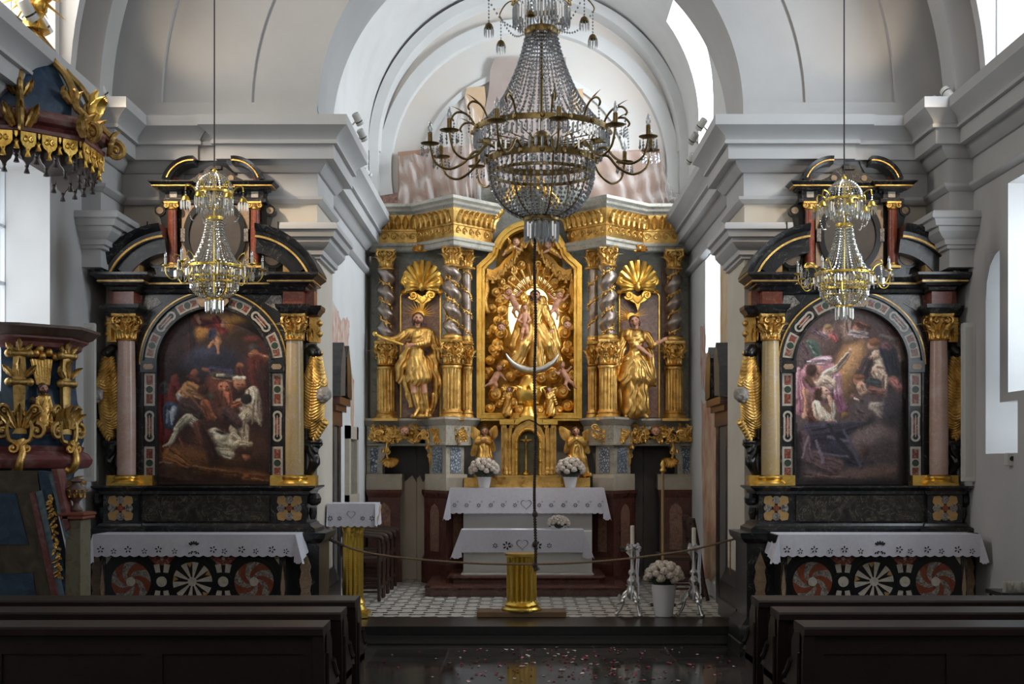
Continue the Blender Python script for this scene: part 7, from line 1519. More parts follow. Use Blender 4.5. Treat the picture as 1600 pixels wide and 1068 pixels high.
small_spec = dict(bottom=480, top=262, bead=1.5, arm_r=1.0, pan=6, candle=(11, 1.9), knops=[(268, 5), (322, 4), (360, 2.5), (425, 6)],
    hoops=[(28, 301, 4), (10, 323, 3), (12, 341, 5), (44, 417, 4), (37, 433, 3), (36, 443, 2), (14, 465, 4), (11, 276, 3)],
    strands=[(30, [(8, 272), (18, 278), (26, 288), (28.5, 299)], 1.8, 0), (34, [(12, 344), (16, 366), (24, 390), (34, 408), (43, 415)], 2.0, 0), (34, [(37, 434), (37, 446), (31, 457), (22, 463), (15, 465)], 2.1, .06), (18, [(27, 305), (20, 314), (10, 322)], 1.7, .1)],
    fringes=[(28, 304, 324, 44), (43, 420, 433, 56), (36, 444, 452, 44), (13, 467, 487, 20), (7, 467, 484, 12), (20, 312, 330, 24), (60, 424, 436, 40)],
    ribs=(6, [(38, 430), (36, 448), (26, 461), (14, 465)]),
    arms=(8, .3, [(38, 428), (50, 424), (58, 436), (66, 438), (73, 430), (74, 420)]),
    curls=[('curled_leaf', [(44, 414), (50, 404), (58, 400), (63, 404), (61, 408)], 5)], festoons=(6, .2, [(27, 300), (34, 292), (42, 290), (44, 298)], 14), fest_y=345)
chandelier('small crystal chandelier hanging before the altar with the dark crowd painting', 335, 10.5, 420, small_spec, 'brass', 'crystal_small', 'small crystal chandeliers')
sp2 = dict(small_spec)
def shift(o):
    if isinstance(o, tuple) and len(o) == 2 and all(isinstance(t, (int, float)) for t in o): return (o[0] * .985, o[1] + 10 if o[1] > 100 else o[1])
    return o
sp2.update(bottom=492, top=272, knops=[(y + 11, r) for y, r in small_spec['knops']], hoops=[(r, y + 11, h) for r, y, h in small_spec['hoops']], strands=[(n, [(r, y + 11) for r, y in p], b, o) for n, p, b, o in small_spec['strands']],
    fringes=[(r, a + 11, b + 11, n) for r, a, b, n in small_spec['fringes']], ribs=(6, [(r, y + 11) for r, y in small_spec['ribs'][1]]), arms=(8, .1, [(r, y + 11) for r, y in small_spec['arms'][2]]),
    curls=[('curled_leaf', [(r, y + 11) for r, y in small_spec['curls'][0][1]], 5)], festoons=(6, .5, [(r, y + 11) for r, y in small_spec['festoons'][2]], 14), fest_y=356)
chandelier('small crystal chandelier hanging before the altar with the pink angel painting', 1319, 10.5, 431, sp2, 'brass', 'crystal_small', 'small crystal chandeliers')
# ------------------------------------------------------------------ pews
def pew(lab, xa, xb, D, aisle):
    x0, x1 = min(xa, xb), max(xa, xb); R = thing('pew', lab, 'church pew', ((xa + xb) / 2, D, 0), 'dark wooden pews')
    mb = MB(); prof = [(D, .752), (D - .012, .76), (D - .014, .79), (D - .004, .80), (D + .235, .806), (D + .25, .795), (D + .25, .76), (D + .2, .752)]
    e = .012 * aisle
    rings = [[(x, y, z) for y, z in prof] for x in (x0, x1)]; mb.loft(rings); mb.build('top_rail', 'wood', R, 30)
    mb = MB().box(x0, x1, D + .075, D + .10, .06, .76); mb.box(x0, x1, D + .055, D + .105, .66, .752).box(x0, x1, D + .05, D + .105, .04, .16)
    n = 3; W = x1 - x0
    for i in range(n + 1): x = x0 + .06 + (W - .12) * i / n; mb.box(x - .05, x + .05, D + .055, D + .105, .16, .66)
    mb.build('back_panel', 'wood_end', R, 0)
    MB().box(x0, x1, D + .10, D + .46, .40, .44).build('seat', 'wood', R, 0)
    for s, x in ((1, xa), (-1, xb)):
        a, b = sorted((x, x - aisle * s * .055))
        P = [(D + .02, 0), (D + .01, .05), (D + .05, .12), (D + .05, .40), (D + .035, .55), (D + .02, .70), (D + .005, .752), (D + .24, .752), (D + .30, .70), (D + .31, .62), (D + .38, .56), (D + .48, .54), (D + .51, .48), (D + .47, .42), (D + .44, .30), (D + .47, .14), (D + .53, .05), (D + .53, 0)]
        k = len(P); mb = MB().add([(a, y, z) for y, z in P] + [(b, y, z) for y, z in P], [tuple(range(k)), tuple(range(2 * k - 1, k - 1, -1))] + [(i, i + k, (i + 1) % k + k, (i + 1) % k) for i in range(k)])
        xo = x + aisle * .004; mb.tube([(xo, D + .30, .60), (xo, D + .40, .53), (xo, D + .47, .50), (xo, D + .46, .46), (xo, D + .43, .47)], .014, 6); mb.tube([(xo, D + .12, .12), (xo, D + .11, .4), (xo, D + .10, .66)], .010, 6)
        mb.build('pew_end', 'wood_end', R, 25)
for i, D in enumerate((7.80, 7.18, 6.54)):
    w = ('front', 'middle', 'rear')[i]
    pew('dark wooden pew, %s one of the three on the pulpit side' % w, -.965, -3.45, D, 1)
    pew('dark wooden pew, %s one of the three on the side with the candle stand' % w, 1.374, 3.6, D, -1)

# ------------------------------------------------------------------ pulpit on the left wall
PC = (-3.68, 9.80); WX = NL + .012
def octo(r, z, dz=0): 
    P = [(PC[0] + r * math.cos(math.radians(a)), PC[1] + r * math.sin(math.radians(a))) for a in (-90, -67.5, -22.5, 22.5, 67.5, 90)]
    return [(max(WX, x), y, z) for x, y in P] + [(WX, PC[1] + r * .98, z), (WX, PC[1] - r * .98, z)]
def octo_loft(L): return MB().loft([octo(r, z) for r, z in L])
pm = marble('pulpit_pink_marbling', [rgb(88, 38, 38), rgb(112, 62, 60), rgb(140, 116, 112)], 3.5, None, rough=.4, dist=3)
pbl = marble('pulpit_blue_marbling', [rgb(22, 38, 58), rgb(34, 58, 82), rgb(58, 84, 104)], 6, None, rough=.45, dist=2)
pbr = marble('pulpit_brown_marbling', [rgb(46, 36, 24), rgb(66, 54, 36), rgb(84, 74, 56)], 4, None, rough=.5, dist=3)
pst = marble('pulpit_brown_coping', [rgb(70, 52, 46), rgb(92, 72, 64), rgb(104, 84, 72)], 6, None, rough=.5)
pbv = plain('brown_canopy_wood', rgb(38, 20, 13), .6, 0, rgb(26, 14, 9), 6)
plg = marble('pulpit_pale_blue_marbling', [rgb(60, 84, 98), rgb(92, 116, 128), rgb(130, 140, 140)], 5, None, rough=.5, dist=3)
R = thing('pulpit_canopy', 'carved pulpit canopy with gilt scrolls and tasselled valance high on the left wall', 'pulpit canopy', (WX, PC[1], 3.9))
octo_loft([(.50, 4.06), (.50, 4.14), (.46, 4.26), (.38, 4.40), (.26, 4.56), (.18, 4.70), (.12, 4.74)]).build('dome', pbl, R, 25)
octo_loft([(.56, 3.86), (.60, 3.865), (.62, 3.885), (.62, 3.91), (.59, 3.93), (.60, 3.945), (.645, 3.96), (.66, 3.99), (.645, 4.025), (.60, 4.05), (.48, 4.065)]).build('rim', pm, R, 30)
octo_loft([(.40, 3.80), (.555, 3.80), (.56, 3.83), (.54, 3.87)]).build('soffit', pbv, R, 25)
def verts(r): return [(PC[0] + r * math.cos(math.radians(a)), PC[1] + r * math.sin(math.radians(a)), a) for a in (-67.5, -22.5, 22.5, 67.5)]
for rr_, z0, h, m, nm, dep in ((.55, 3.82, .20, pbv, 'brown_valance', 0), (.60, 3.88, .15, G['gold_bright'], 'gilt_valance', 0)):
    mb = MB(); V = [(max(WX, PC[0] + rr_ * math.cos(math.radians(a))), PC[1] + rr_ * math.sin(math.radians(a))) for a in (-84, -67.5, -22.5, 22.5, 67.5, 84)]
    for a, b in zip(V, V[1:]):
        a, b = Vector(a), Vector(b); n = 3 if (b - a).length > .3 else 1; d = (b - a) / n; nn = Vector((d.y, -d.x)).normalized()
        for k in range(n):
            for wd, hh in ((.72, 1.0), (.28, .62)):
                o = a + d * k + (d * .0 if wd > .5 else d * .72); L = d * wd; P = [(0, 0), (0, -.45), (.12, -.62), (.32, -.72), (.42, -.84), (.5, -.86), (.58, -.84), (.68, -.72), (.88, -.62), (1, -.45), (1, 0)]
                if 'gilt' in nm and wd < .5: P = [(.3, 0), (.3, -.3), (.5, -.5), (.7, -.3), (.7, 0)]
                q_ = [(o.x + L.x * u, o.y + L.y * u, z0 + h * hh * v) for u, v in P]; k2 = len(q_)
                mb.add(q_ + [(x + nn.x * .012, y + nn.y * .012, z) for x, y, z in q_], [tuple(range(k2)), tuple(range(2 * k2 - 1, k2 - 1, -1))] + [(i, i + k2, (i + 1) % k2 + k2, (i + 1) % k2) for i in range(k2)])
                c = o + L * .5; mb.lathe([(.004, .03), (.016, .015), (.010, 0), (.022, -.035), (.0, -.04)], (c.x, c.y, z0 - h * hh * .9), 8)
                if 'gilt' in nm and wd > .5: 
                    for e in (-1, 1): spiral(mb, (c.x + nn.x * .014 + L.x * .2 * e, c.y + nn.y * .014 + L.y * .2 * e, z0 - h * .35), .022, 1.2, .34, 90, e, 0, 0, 12, 5, (Vector((L.x, L.y, 0)).normalized(), Vector((0, 0, 1))))
    mb.build(nm, m, R, 40)
for x, y, a in verts(.62)[:3]:
    o = Vector((math.cos(math.radians(a)), math.sin(math.radians(a)), 0)); t = Vector((-o.y, o.x, 0)); b = Vector((PC[0], PC[1], 0)); mb = MB()
    spiral(mb, b + o * .69 + Vector((0, 0, 3.93)), .07, 1.5, .34, 90, -1, 0, 0, 22, 7, (o, Vector((0, 0, 1)))); spiral(mb, b + o * .50 + Vector((0, 0, 4.22)), .065, 1.5, .34, 200, 1, 0, 0, 22, 7, (o, Vector((0, 0, 1))))
    mb.tube(smoothline([b + o * r + Vector((0, 0, z)) for r, z in ((.68, 4.0), (.60, 4.08), (.54, 4.14), (.50, 4.28), (.44, 4.38), (.34, 4.48), (.24, 4.62), (.14, 4.74))], 5), .028, 7)
    for q_ in (-1, 0, 1): leaf(mb, b + o * .65 + t * (.04 * q_) + Vector((0, 0, 3.9)), Vector((0, 0, 1)) + t * (.5 * q_) , o, .19, .045, .3)
    for q_ in (-1, 1): leaf(mb, b + o * .52 + t * .03 * q_ + Vector((0, 0, 4.15)), Vector((0, 0, 1)) + t * (.5 * q_) - o * .4, o, .16, .035, .3)
    mb.build('gilt_scroll', 'gold_dull', R, 50)
mb = MB(); mb.lathe([(.12, 0), (.09, .05), (.06, .1), (.1, .16), (.05, .22)], (PC[0] + .12, PC[1], 4.74), 12); rays(mb, (PC[0] + .14, PC[1] - .08, 5.0), .08, .34, [i * 20 for i in range(18)], .016)
for i in range(7): a = i * .9; mb.ball((PC[0] + .14 + .09 * math.cos(a), PC[1] - .06, 4.98 + .09 * math.sin(a)), .055, 8, 6)
mb.build('gilt_finial', 'gold_bright', R, 50)
mb = MB()
for k in range(5): leaf(mb, (PC[0] + .60, PC[1] - .14 + .03 * k, 4.03 + .02 * k), (.1, .1 * k, 1), (1, -.3, 0), .22 - .02 * k, .05, .3)
mb.tube([(PC[0] + .60, PC[1] - .12, 4.1), (PC[0] + .59, PC[1] - .1, 4.24), (PC[0] + .62, PC[1] - .1, 4.28)], [.04, .03, .015], 7); mb.build('gilt_plume', 'gold_bright', R, 50)
R = thing('pulpit', 'blue marbled pulpit with gilt ornament on the left wall', 'pulpit', (WX, PC[1], 1.0))
octo_loft([(.44, 1.70), (.465, 1.76), (.47, 1.84), (.455, 1.94), (.42, 2.05), (.405, 2.2), (.41, 2.38), (.42, 2.42)]).build('basket', pbl, R, 25)
octo_loft([(.42, 2.40), (.45, 2.42), (.46, 2.45), (.50, 2.475), (.50, 2.49), (.42, 2.49)]).build('pink_moulding', pm, R, 25)
octo_loft([(.50, 2.488), (.53, 2.50), (.56, 2.53), (.585, 2.545), (.585, 2.565), (.50, 2.572)]).build('coping', pst, R, 25)
octo_loft([(.44, 1.55), (.50, 1.56), (.525, 1.59), (.53, 1.62), (.50, 1.66), (.46, 1.68), (.47, 1.71), (.45, 1.72)]).build('base_ring', pm, R, 30)
octo_loft([(.08, 1.0), (.16, 1.12), (.30, 1.30), (.38, 1.42), (.40, 1.52), (.44, 1.56)]).build('corbel', pbl, R, 25)
mb = MB()
for a in range(-85, 40, 21):
    o = Vector((math.cos(math.radians(a)), math.sin(math.radians(a)), 0)); leaf(mb, Vector((PC[0], PC[1], 1.36)) + o * .36, (o.x * .3, o.y * .3, 1), o, .17, .045, .35); spiral(mb, Vector((PC[0], PC[1], 1.42)) + o * .43, .05, 1.3, .34, 30, 1, 0, 0, 14, 6, (o, Vector((0, 0, 1)))); leaf(mb, Vector((PC[0], PC[1], 1.34)) + o * .36, (o.x * -.2, o.y * -.2, -1), o, .15, .045, .3)
mb.build('gilt_corbel_leaves', 'gold_dull', R, 50)
for x, y, a in verts(.43)[:2]:
    a_ = math.radians(a); o = Vector((math.cos(a_), math.sin(a_), 0)); t = Vector((-o.y, o.x, 0)); B = Vector((x, y, 0)); mb = MB(); Zv = lambda z, r=0, w=0: B + o * r + t * w + Vector((0, 0, z))
    for z in (2.36, 2.16): mb.tube([Zv(z, .03, -.065), Zv(z, .03, .065)], .024, 8); [mb.ball(tuple(Zv(z, .03, w)), .030, 8, 6) for w in (-.07, .07)]
    mb.loft([[tuple(Zv(z, r, w)) for r, w in ((.0, -hw), (.03, -hw), (.045, 0), (.03, hw), (0, hw))] for z, hw in ((2.4, .035), (2.25, .045), (2.1, .04), (1.95, .035), (1.8, .05))])
    for z, h, n in ((2.38, .10, 3), (2.20, .15, 3), (1.84, .20, 5)):
        for k in range(n): u = (k - (n - 1) / 2) / max(1, (n - 1) / 2); leaf(mb, Zv(z, .04, .04 * u), Vector((0, 0, 1)) + t * u * .9, o, h * (.95 - .15 * abs(u)), .026 + .008 * (n > 3), .25)
    for w in (-1, 1):
        spiral(mb, Zv(1.82, .04, .11 * w), .06, 1.4, .32, 90, -w, 0, 0, 18, 6, (t, Vector((0, 0, 1)))); spiral(mb, Zv(1.97, .035, .10 * w), .045, 1.3, .34, 270, w, 0, 0, 16, 6, (t, Vector((0, 0, 1))))
        mb.tube(smoothline([Zv(1.95, .03, .03 * w), Zv(1.86, .04, .08 * w), Zv(1.76, .04, .07 * w), Zv(1.74, .04, .02 * w)], 5), .018, 6)
    mb.build('gilt_pilaster', 'gold_dull', R, 50)
    mb = MB(); mb.tube(smoothline([Zv(1.74, .05, 0), Zv(1.68, .08, .02), Zv(1.60, .11, 0), Zv(1.54, .07, -.01), Zv(1.55, .04, -.03)], 5), [.05, .045, .04, .035, .03] + [.028] * 16, 8); [spiral(mb, Zv(1.70, .09, .045 * w), .04, 1.3, .34, 90, w, 0, 0, 14, 6, (t, Vector((0, 0, 1)))) for w in (-1, 1)]; mb.build('gilt_console', 'gold', R, 50)
# carved relief of a standing figure between the pilasters
fq = Q(9.50); fx_ = 66
fp = head_prims(fx_, 606, -6, 6, -12, True) + [('c', (fx_ - 4, 622, -5), (fx_ + 6, 622, -5), 6, 6, 0), ('c', (fx_, 624, -5), (fx_ + 2, 644, -5), 8, 8, 0, (.7, .9, 30)), ('c', (fx_, 644, -5), (fx_ - 3, 664, -5), 9, 11, 0, (.9, .8, 10)), ('c', (fx_ + 8, 624, -6), (fx_ + 13, 642, -9), 4, 3, 0), ('c', (fx_ - 8, 624, -6), (fx_ - 12, 640, -9), 4, 3, 0), ('e', (fx_ - 15, 626, -4), (6, 6, 5), 2), ('c', (fx_ - 12, 640, -3), (fx_ - 8, 668, -3), 6, 6, 1), ('c', (fx_ + 12, 642, -4), (fx_ + 15, 668, -3), 5, 5, 0), ('c', (fx_ - 14, 672, 0), (fx_ + 16, 672, 0), 6, 6, 3)]
fp += [('c', (fx_ - 16 + 5 * i, 562, 2), (fx_ - 8 + 3 * i, 600, 0), 2.6, 2.0, 0) for i in range(7)]
mbf = sculpt(fp, .9, 1.8, 9.5); Mr = Matrix.Translation(Vector((fq.x(fx_), 9.50, 0))) @ Matrix.Rotation(math.radians(35), 4, 'Z') @ Matrix.Translation(Vector((-fq.x(fx_), -9.50, 0)))
mbf.xf(Mr).build('figure_relief', ['gold', 'skin', 'hair', pm], R, 70)
mb = MB()
for px_, py_ in ((58, 552), (66, 556), (74, 550), (82, 556), (63, 545)): mb.ball((fq.x(px_), 9.5 + (px_ - 66) * .004, fq.z(py_)), .03, 8, 6)
mb.build('carved_fruit', 'gold', R, 60)
# staircase parapet, newel and urn
D = 9.2; q = Q(D); R = thing('pulpit_stair', 'marbled pulpit staircase with slanting red-edged parapet', 'staircase', (q.x(70), D, 0))
MB().prism(q.pts([(-70, 735), (58, 735), (92, 1010), (-70, 1010)]), D, D + .12).build('brown_wall', pbr, R, 0)
for P in ([(-60, 770), (25, 770), (45, 850), (-60, 850)], [(-60, 895), (52, 895), (66, 1000), (-60, 1000)]): MB().prism(q.pts(P), D - .012, D + .02).build('blue_panel', pbl, R, 0)
for P, m, dd, nm in (([(50, 770), (58, 768), (95, 932), (108, 1010), (98, 1010), (85, 932)], pm, -.05, 'red_coping'), ([(58, 768), (68, 765), (103, 930), (118, 1010), (108, 1010), (95, 932)], plg, -.03, 'pale_band'), ([(60, 735), (84, 738), (82, 800), (110, 930), (122, 1010), (116, 1010), (101, 930), (68, 790)], pbl, -.01, 'blue_band'), ([(78, 740), (88, 738), (110, 838), (104, 842)], plg, -.03, 'pale_band'), ([(84, 732), (93, 732), (112, 822), (106, 830)], pm, -.05, 'red_coping')):
    MB().prism(q.pts(P), D + dd, D + .10).build(nm, m, R, 0)
mb = MB(); rr = random.Random(5)
for i in range(26):
    t = i / 25; w = 7 * math.sin(PI * min(1, t * 1.05)) + 1; px_, py_ = 82 + 14 * t + rr.uniform(-.6, .6) * w, 775 + 125 * t
    spiral(mb, (q.x(px_), D - .04, q.z(py_)), rr.uniform(2.2, 4.2) * q.s, 1.2, .36, rr.uniform(0, 360), rr.choice((-1, 1)), 0, 0, 10, 5)
    a = rr.uniform(-1.2, 1.2) - PI / 2; leaf(mb, (q.x(px_), D - .04, q.z(py_)), (math.cos(a), -.2, math.sin(a)), (0, -1, 0), 9 * q.s, 2.6 * q.s, .4)
mb.build('gilt_foliage', 'gold', R, 50)
mb = MB().prism(q.pts([(104, 812), (127, 812), (127, 1010), (104, 1010)]), D - .02, D + .2, 0); mb.build('newel', marble('newel_marbling', [rgb(70, 60, 40), rgb(112, 104, 80), rgb(96, 110, 104)], 5, None, rough=.5, dist=3), R, 0)
mb = MB(); mb.mould([(0, q.z(812)), (.02, q.z(812) + .01), (.02, q.z(806)), (.03, q.z(804)), (.03, q.z(801)), (-.02, q.z(800))], [(q.x(102), D + .22), (q.x(102), D - .03), (q.x(128), D - .03), (q.x(128), D + .22)]); mb.box(q.x(102), q.x(128), D - .03, D + .22, q.z(806), q.z(800)); mb.build('newel_cap', plain('newel_cap_red', rgb(128, 66, 46), .5), R, 0)
R = thing('urn', 'dark urn with gilt leaves on the stair newel beside the pulpit', 'urn', (q.x(113), D + .08, q.z(800))); c = (q.x(113), D + .08, q.z(800))
MB().lathe([(.04, 0), (.045, .015), (.02, .05), (.022, .07), (.05, .10), (.066, .14), (.06, .165), (.03, .185), (.028, .20), (.042, .212), (.03, .225), (.012, .235)], c, 20).build('vessel', pst, R, 50)
mb = MB()
for k in range(9): a = 2 * PI * k / 9; o = Vector((math.cos(a), math.sin(a), 0)); leaf(mb, Vector(c) + o * .055 + Vector((0, 0, .10)), (0, 0, 1), o, .07, .022, .5)
mb.build('gilt_leaves', 'gold', R, 50)

# ------------------------------------------------------------------ lectern, pedestal, candlesticks, flowers
D = 12.40; X = PX(552, D); R = thing('lectern', 'gilt fluted lectern column with a sloping book rest, near the pews on the left', 'lectern', (X, D, .173))
mb = MB(); zt = PZ(822, D); fluted(mb, (X, D, .225), .094, zt - .225, 12); mb.build('column', 'brass', R, 30)
MB().bevbox(X - .15, X + .15, D - .15, D + .15, .173, .232, .01).build('plinth', 'brass', R, 0)
mb = MB()
for k in (-.045, -.025, .02, .04): 
    for i in range(22): mb.ball((X + k, D - .088, .42 + i * .020), .0055, 5, 3)
mb.build('beading', 'gold_bright', R, 60)
mb = MB().add([(X - .24, D - .20, zt + .03), (X + .24, D - .20, zt + .03), (X + .24, D + .18, zt + .20), (X - .24, D + .18, zt + .20), (X - .24, D - .20, zt - .0), (X + .24, D - .20, zt), (X + .24, D + .18, zt + .17), (X - .24, D + .18, zt + .17)], [(0, 1, 2, 3), (4, 7, 6, 5), (0, 4, 5, 1), (1, 5, 6, 2), (2, 6, 7, 3), (3, 7, 4, 0)]); mb.build('book_rest', plain('pale_wood', rgb(176, 148, 108), .5), R, 0)
altar_cloth(PX(511, 12.16), PX(586, 12.16), 12.17, 12.6, PZ(787, 12.17), .21, 7, 'white cut-work cloth over the gilt lectern', lectern_motif, .004, .0, None, .014)
R = thing('pedestal', 'broad gilt fluted pedestal on a wooden base board before the altar', 'pedestal', (PX(815, 12.5), 12.5, .173)); X = PX(815, 12.5); D = 12.5
MB().bevbox(PX(745, 12.35), PX(885, 12.35), 12.35, 12.62, .173, .228, .006).build('base_board', 'board', R, 0)
mb = MB(); zt = PZ(865, 12.4); fluted(mb, (X, D, .228), .14, zt - .228, 18); mb.build('drum', 'brass', R, 30)
mb = MB()
for k in range(-4, 5): 
    a = math.radians(-90 + k * 20)
    for i in range(14): mb.ball((X + .139 * math.cos(a), D + .139 * math.sin(a), .36 + i * .016), .005, 5, 3)
mb.build('beading', 'gold_bright', R, 60)
def blossoms(R, c, rx, rz, n, r, seed, leaves=True, dome=.15):
    # a ball of white double flowers: one blossom mesh, copied
    rr = random.Random(seed); mb = MB(); mb.ball((0, 0, 0), r * .62, 8, 6)
    for ring, (el, m) in enumerate(((80, 4), (48, 8), (14, 10), (-18, 9))):
        for k in range(m):
            a = 2 * PI * k / m + ring * .5; e = math.radians(el); o = Vector((math.cos(a) * math.cos(e), math.sin(a) * math.cos(e), math.sin(e))); t = o.cross(Vector((0, 0, 1))).normalized(); u = t.cross(o)
            p = o * r * .8; mb.add([tuple(p + t * r * .34 * x + u * r * .34 * y + o * r * w) for x, y, w in ((-.7, -.8, -.1), (.7, -.8, -.1), (1, .2, .12), (.4, 1, .22), (-.4, 1, .22), (-1, .2, .12), (0, 0, -.02))], [(0, 1, 6), (1, 2, 6), (2, 3, 6), (3, 4, 6), (4, 5, 6), (5, 0, 6)])
    me = None
    for k in range(n):
        g = (k + .5) / n; ph = math.acos(1 - g * (1 + dome)); th = k * 2.39996 + seed
        p = (c[0] + rx * math.sin(ph) * math.cos(th), c[1] + rx * math.sin(ph) * math.sin(th), c[2] + rz * math.cos(ph))
        if me is None: o = MB(); o.v = [(a + c[0], b + c[1], d + c[2]) for a, b, d in mb.v]; o.f = mb.f; o.m = mb.m; ob = o.build('blossom', 'petal_white', R, 60, flip=False); me = ob.data; off = world_loc(R); me.transform(Matrix.Translation(off - Vector(c)))
        else: ob = bpy.data.objects.new('blossom', me); COL.objects.link(ob); ob.parent = R
        ob.location = Vector(p) - world_loc(R); ob.rotation_euler = (rr.uniform(-.5, .5), rr.uniform(-.5, .5), rr.uniform(0, 6)); ob.scale = [rr.uniform(.88, 1.12)] * 3
    mb = MB(); mb.ball(c, (rx * .80, rx * .80, rz * .80), 12, 8)
    for k in range(26): th = k * 2.4; ph = rr.uniform(.5, 2.0); o = Vector((math.sin(ph) * math.cos(th), math.sin(ph) * math.sin(th), math.cos(ph))); leaf(mb, Vector(c) + Vector((o.x * rx * .7, o.y * rx * .7, o.z * rz * .7)), o, Vector((0, 0, 1)) + o * .1, rx * .38, rx * .09, .2, 1)
    mb.build('leaves', 'leaf', R, 60)
def flowerpot(lab, x, y, z, rb, rt, h, rx, rz, n, r, seed, grp=None):
    R = thing('flower_vase', lab, 'flower vase', (x, y, z), grp)
    MB().lathe([(rb * .9, 0), (rb, .006), (rb * 1.02, h * .1), (rt * .96, h * .8), (rt, h), (rt * .93, h), (rt * .9, h * .9)], (x, y, z), 28).build('vase', 'ceramic', R, 40)
    blossoms(R, (x, y, z + h + rz * .45), rx, rz, n, r, seed)
flowerpot('white vase of white blossoms on the chancel floor between two silver candlesticks', PX(1037, 12.45), 12.45, .173, .085, .115, .30, .15, .125, 30, .044, 1)
flowerpot('white pot of white carnations left of the tabernacle', PX(757, 15.5), 15.46, 1.307, .058, .085, .14, .15, .125, 34, .036, 2, 'carnation pots on the rear altar')
flowerpot('white pot of white carnations right of the tabernacle', PX(891, 15.5), 15.46, 1.307, .058, .085, .14, .15, .125, 34, .036, 3, 'carnation pots on the rear altar')
R = thing('bouquet', 'low dome of white daisies on the front altar', 'flower arrangement', (PX(873, 15.1), 15.1, .852)); c = (PX(873, 15.1), 15.08, .852)
MB().box(c[0] - .09, c[0] + .09, c[1] - .07, c[1] + .07, .852, .895).build('tray', 'ceramic', R, 0); blossoms(R, (c[0], c[1], .905), .115, .085, 60, .021, 5, dome=0)
def candlestick(lab, px, D, hc, lean=0):
    X = PX(px, D); R = thing('candlestick', lab, 'candlestick', (X, D, .173), 'silver candlesticks with ribbons'); z = .173
    mb = MB().lathe([(.03, .16), (.05, .19), (.06, .23), (.035, .27), (.028, .29), (.048, .31), (.052, .335), (.03, .36), (.022, .38), (.038, .40), (.036, .42), (.018, .44), (.017, .52), (.026, .54), (.028, .56), (.05, .585), (.062, .60), (.064, .61), (.03, .605)], (X, D, z), 20)
    mb.build('stem', 'pewter', R, 50); mb = MB()
    for k in range(3):
        a = math.radians(-90 + 120 * k + 25); o = Vector((math.cos(a), math.sin(a), 0)); b = Vector((X, D, z)); mb = MB()
        mb.tube(smoothline([b + o * r + Vector((0, 0, h)) for r, h in ((.03, .24), (.075, .20), (.09, .12), (.115, .06), (.145, .02))], 5), [.02] * 8 + [.015] * 8 + [.013] * 5, 8); mb.ball(tuple(b + o * .145 + Vector((0, 0, .022))), (.024, .024, .02), 8, 5)
        spiral(mb, b + o * .095 + Vector((0, 0, .17)), .035, 1.3, .36, 60, -1, 0, 0, 14, 6, (o, Vector((0, 0, 1)))); leaf(mb, b + o * .06 + Vector((0, 0, .22)), (o.x * .4, o.y * .4, -1), o, .14, .04, .3); mb.build('foot', 'pewter', R, 50)
    MB().lathe([(.019, 0), (.019, hc), (.006, hc + .004)], (X, D, z + .60), 16).build('candle', 'wax', R, 40)
    mb = MB(); rr = random.Random(px)
    for k in range(9):
        a = k * 2.4; p = Vector((X + .05 * math.cos(a), D - .03 + .03 * math.sin(a), z + .63 + .02 * math.sin(k))); 
        for j in range(4): o = Vector((rr.uniform(-1, 1), rr.uniform(-1, .2), rr.uniform(-.5, 1))); leaf(mb, p, o, (0, -1, .3), .04, .016, .5, 1)
    mb.build('ribbon_bow', 'linen', R, 70, flip=False); mb = MB()
    for dx, L in ((.05, .40), (.035, .30), (-.015, .46)): 
        w = .007; P = [(X + dx + .004 * math.sin(i * .9), D - .06 - .006 * math.cos(i), z + .62 - L * i / 9) for i in range(10)]
        mb.add([(x - w, y, zz) for x, y, zz in P] + [(x + w, y - .004, zz) for x, y, zz in P], [(i, i + 1, i + 11, i + 10) for i in range(9)])
    mb.build('ribbon_tails', 'linen', R, 70, flip=False); mb = MB(); mb2 = MB()
    for k in range(5): a = PI * .8 + k * .35; p = Vector((X + .05 * math.cos(a) - .02, D - .04, z + .62 + .02 * math.sin(k * 3))); leaf(mb, p, (math.cos(a), -.3, .3), (0, 0, 1), .06, .018, .3, 1); mb2.ball(tuple(p + Vector((.02, -.015, .015))), .014, 6, 4)
    mb.build('greenery', 'leaf', R, 70); mb2.build('small_blossoms', 'petal_white', R, 60)
candlestick('silver tripod candlestick with white bow, left of the floor vase', 988, 12.45, .24); candlestick('silver tripod candlestick with white bow, right of the floor vase', 1084, 12.45, .22)
R = thing('processional_pole', 'thin pale pole with a gilt head standing by the right passage', 'pole', (PX(1036, 13.4), 13.4, .173)); x = PX(1036, 13.4); zt = PZ(738, 13.4)
MB().tube([(x, 13.4, .176), (x - .004, 13.4, zt)], .014, 10).build('shaft', plain('pale_pole', rgb(150, 124, 84), .5), R); mb = MB().lathe([(.015, 0), (.035, .02), (.02, .05), (.03, .08), (.012, .12)], (x, 13.4, zt), 12); mb.build('gilt_head', 'gold', R, 50); MB().lathe([(.13, 0), (.13, .02), (.03, .035), (.02, .06)], (x, 13.4, .173), 20).build('foot', 'black_plain', R, 40)

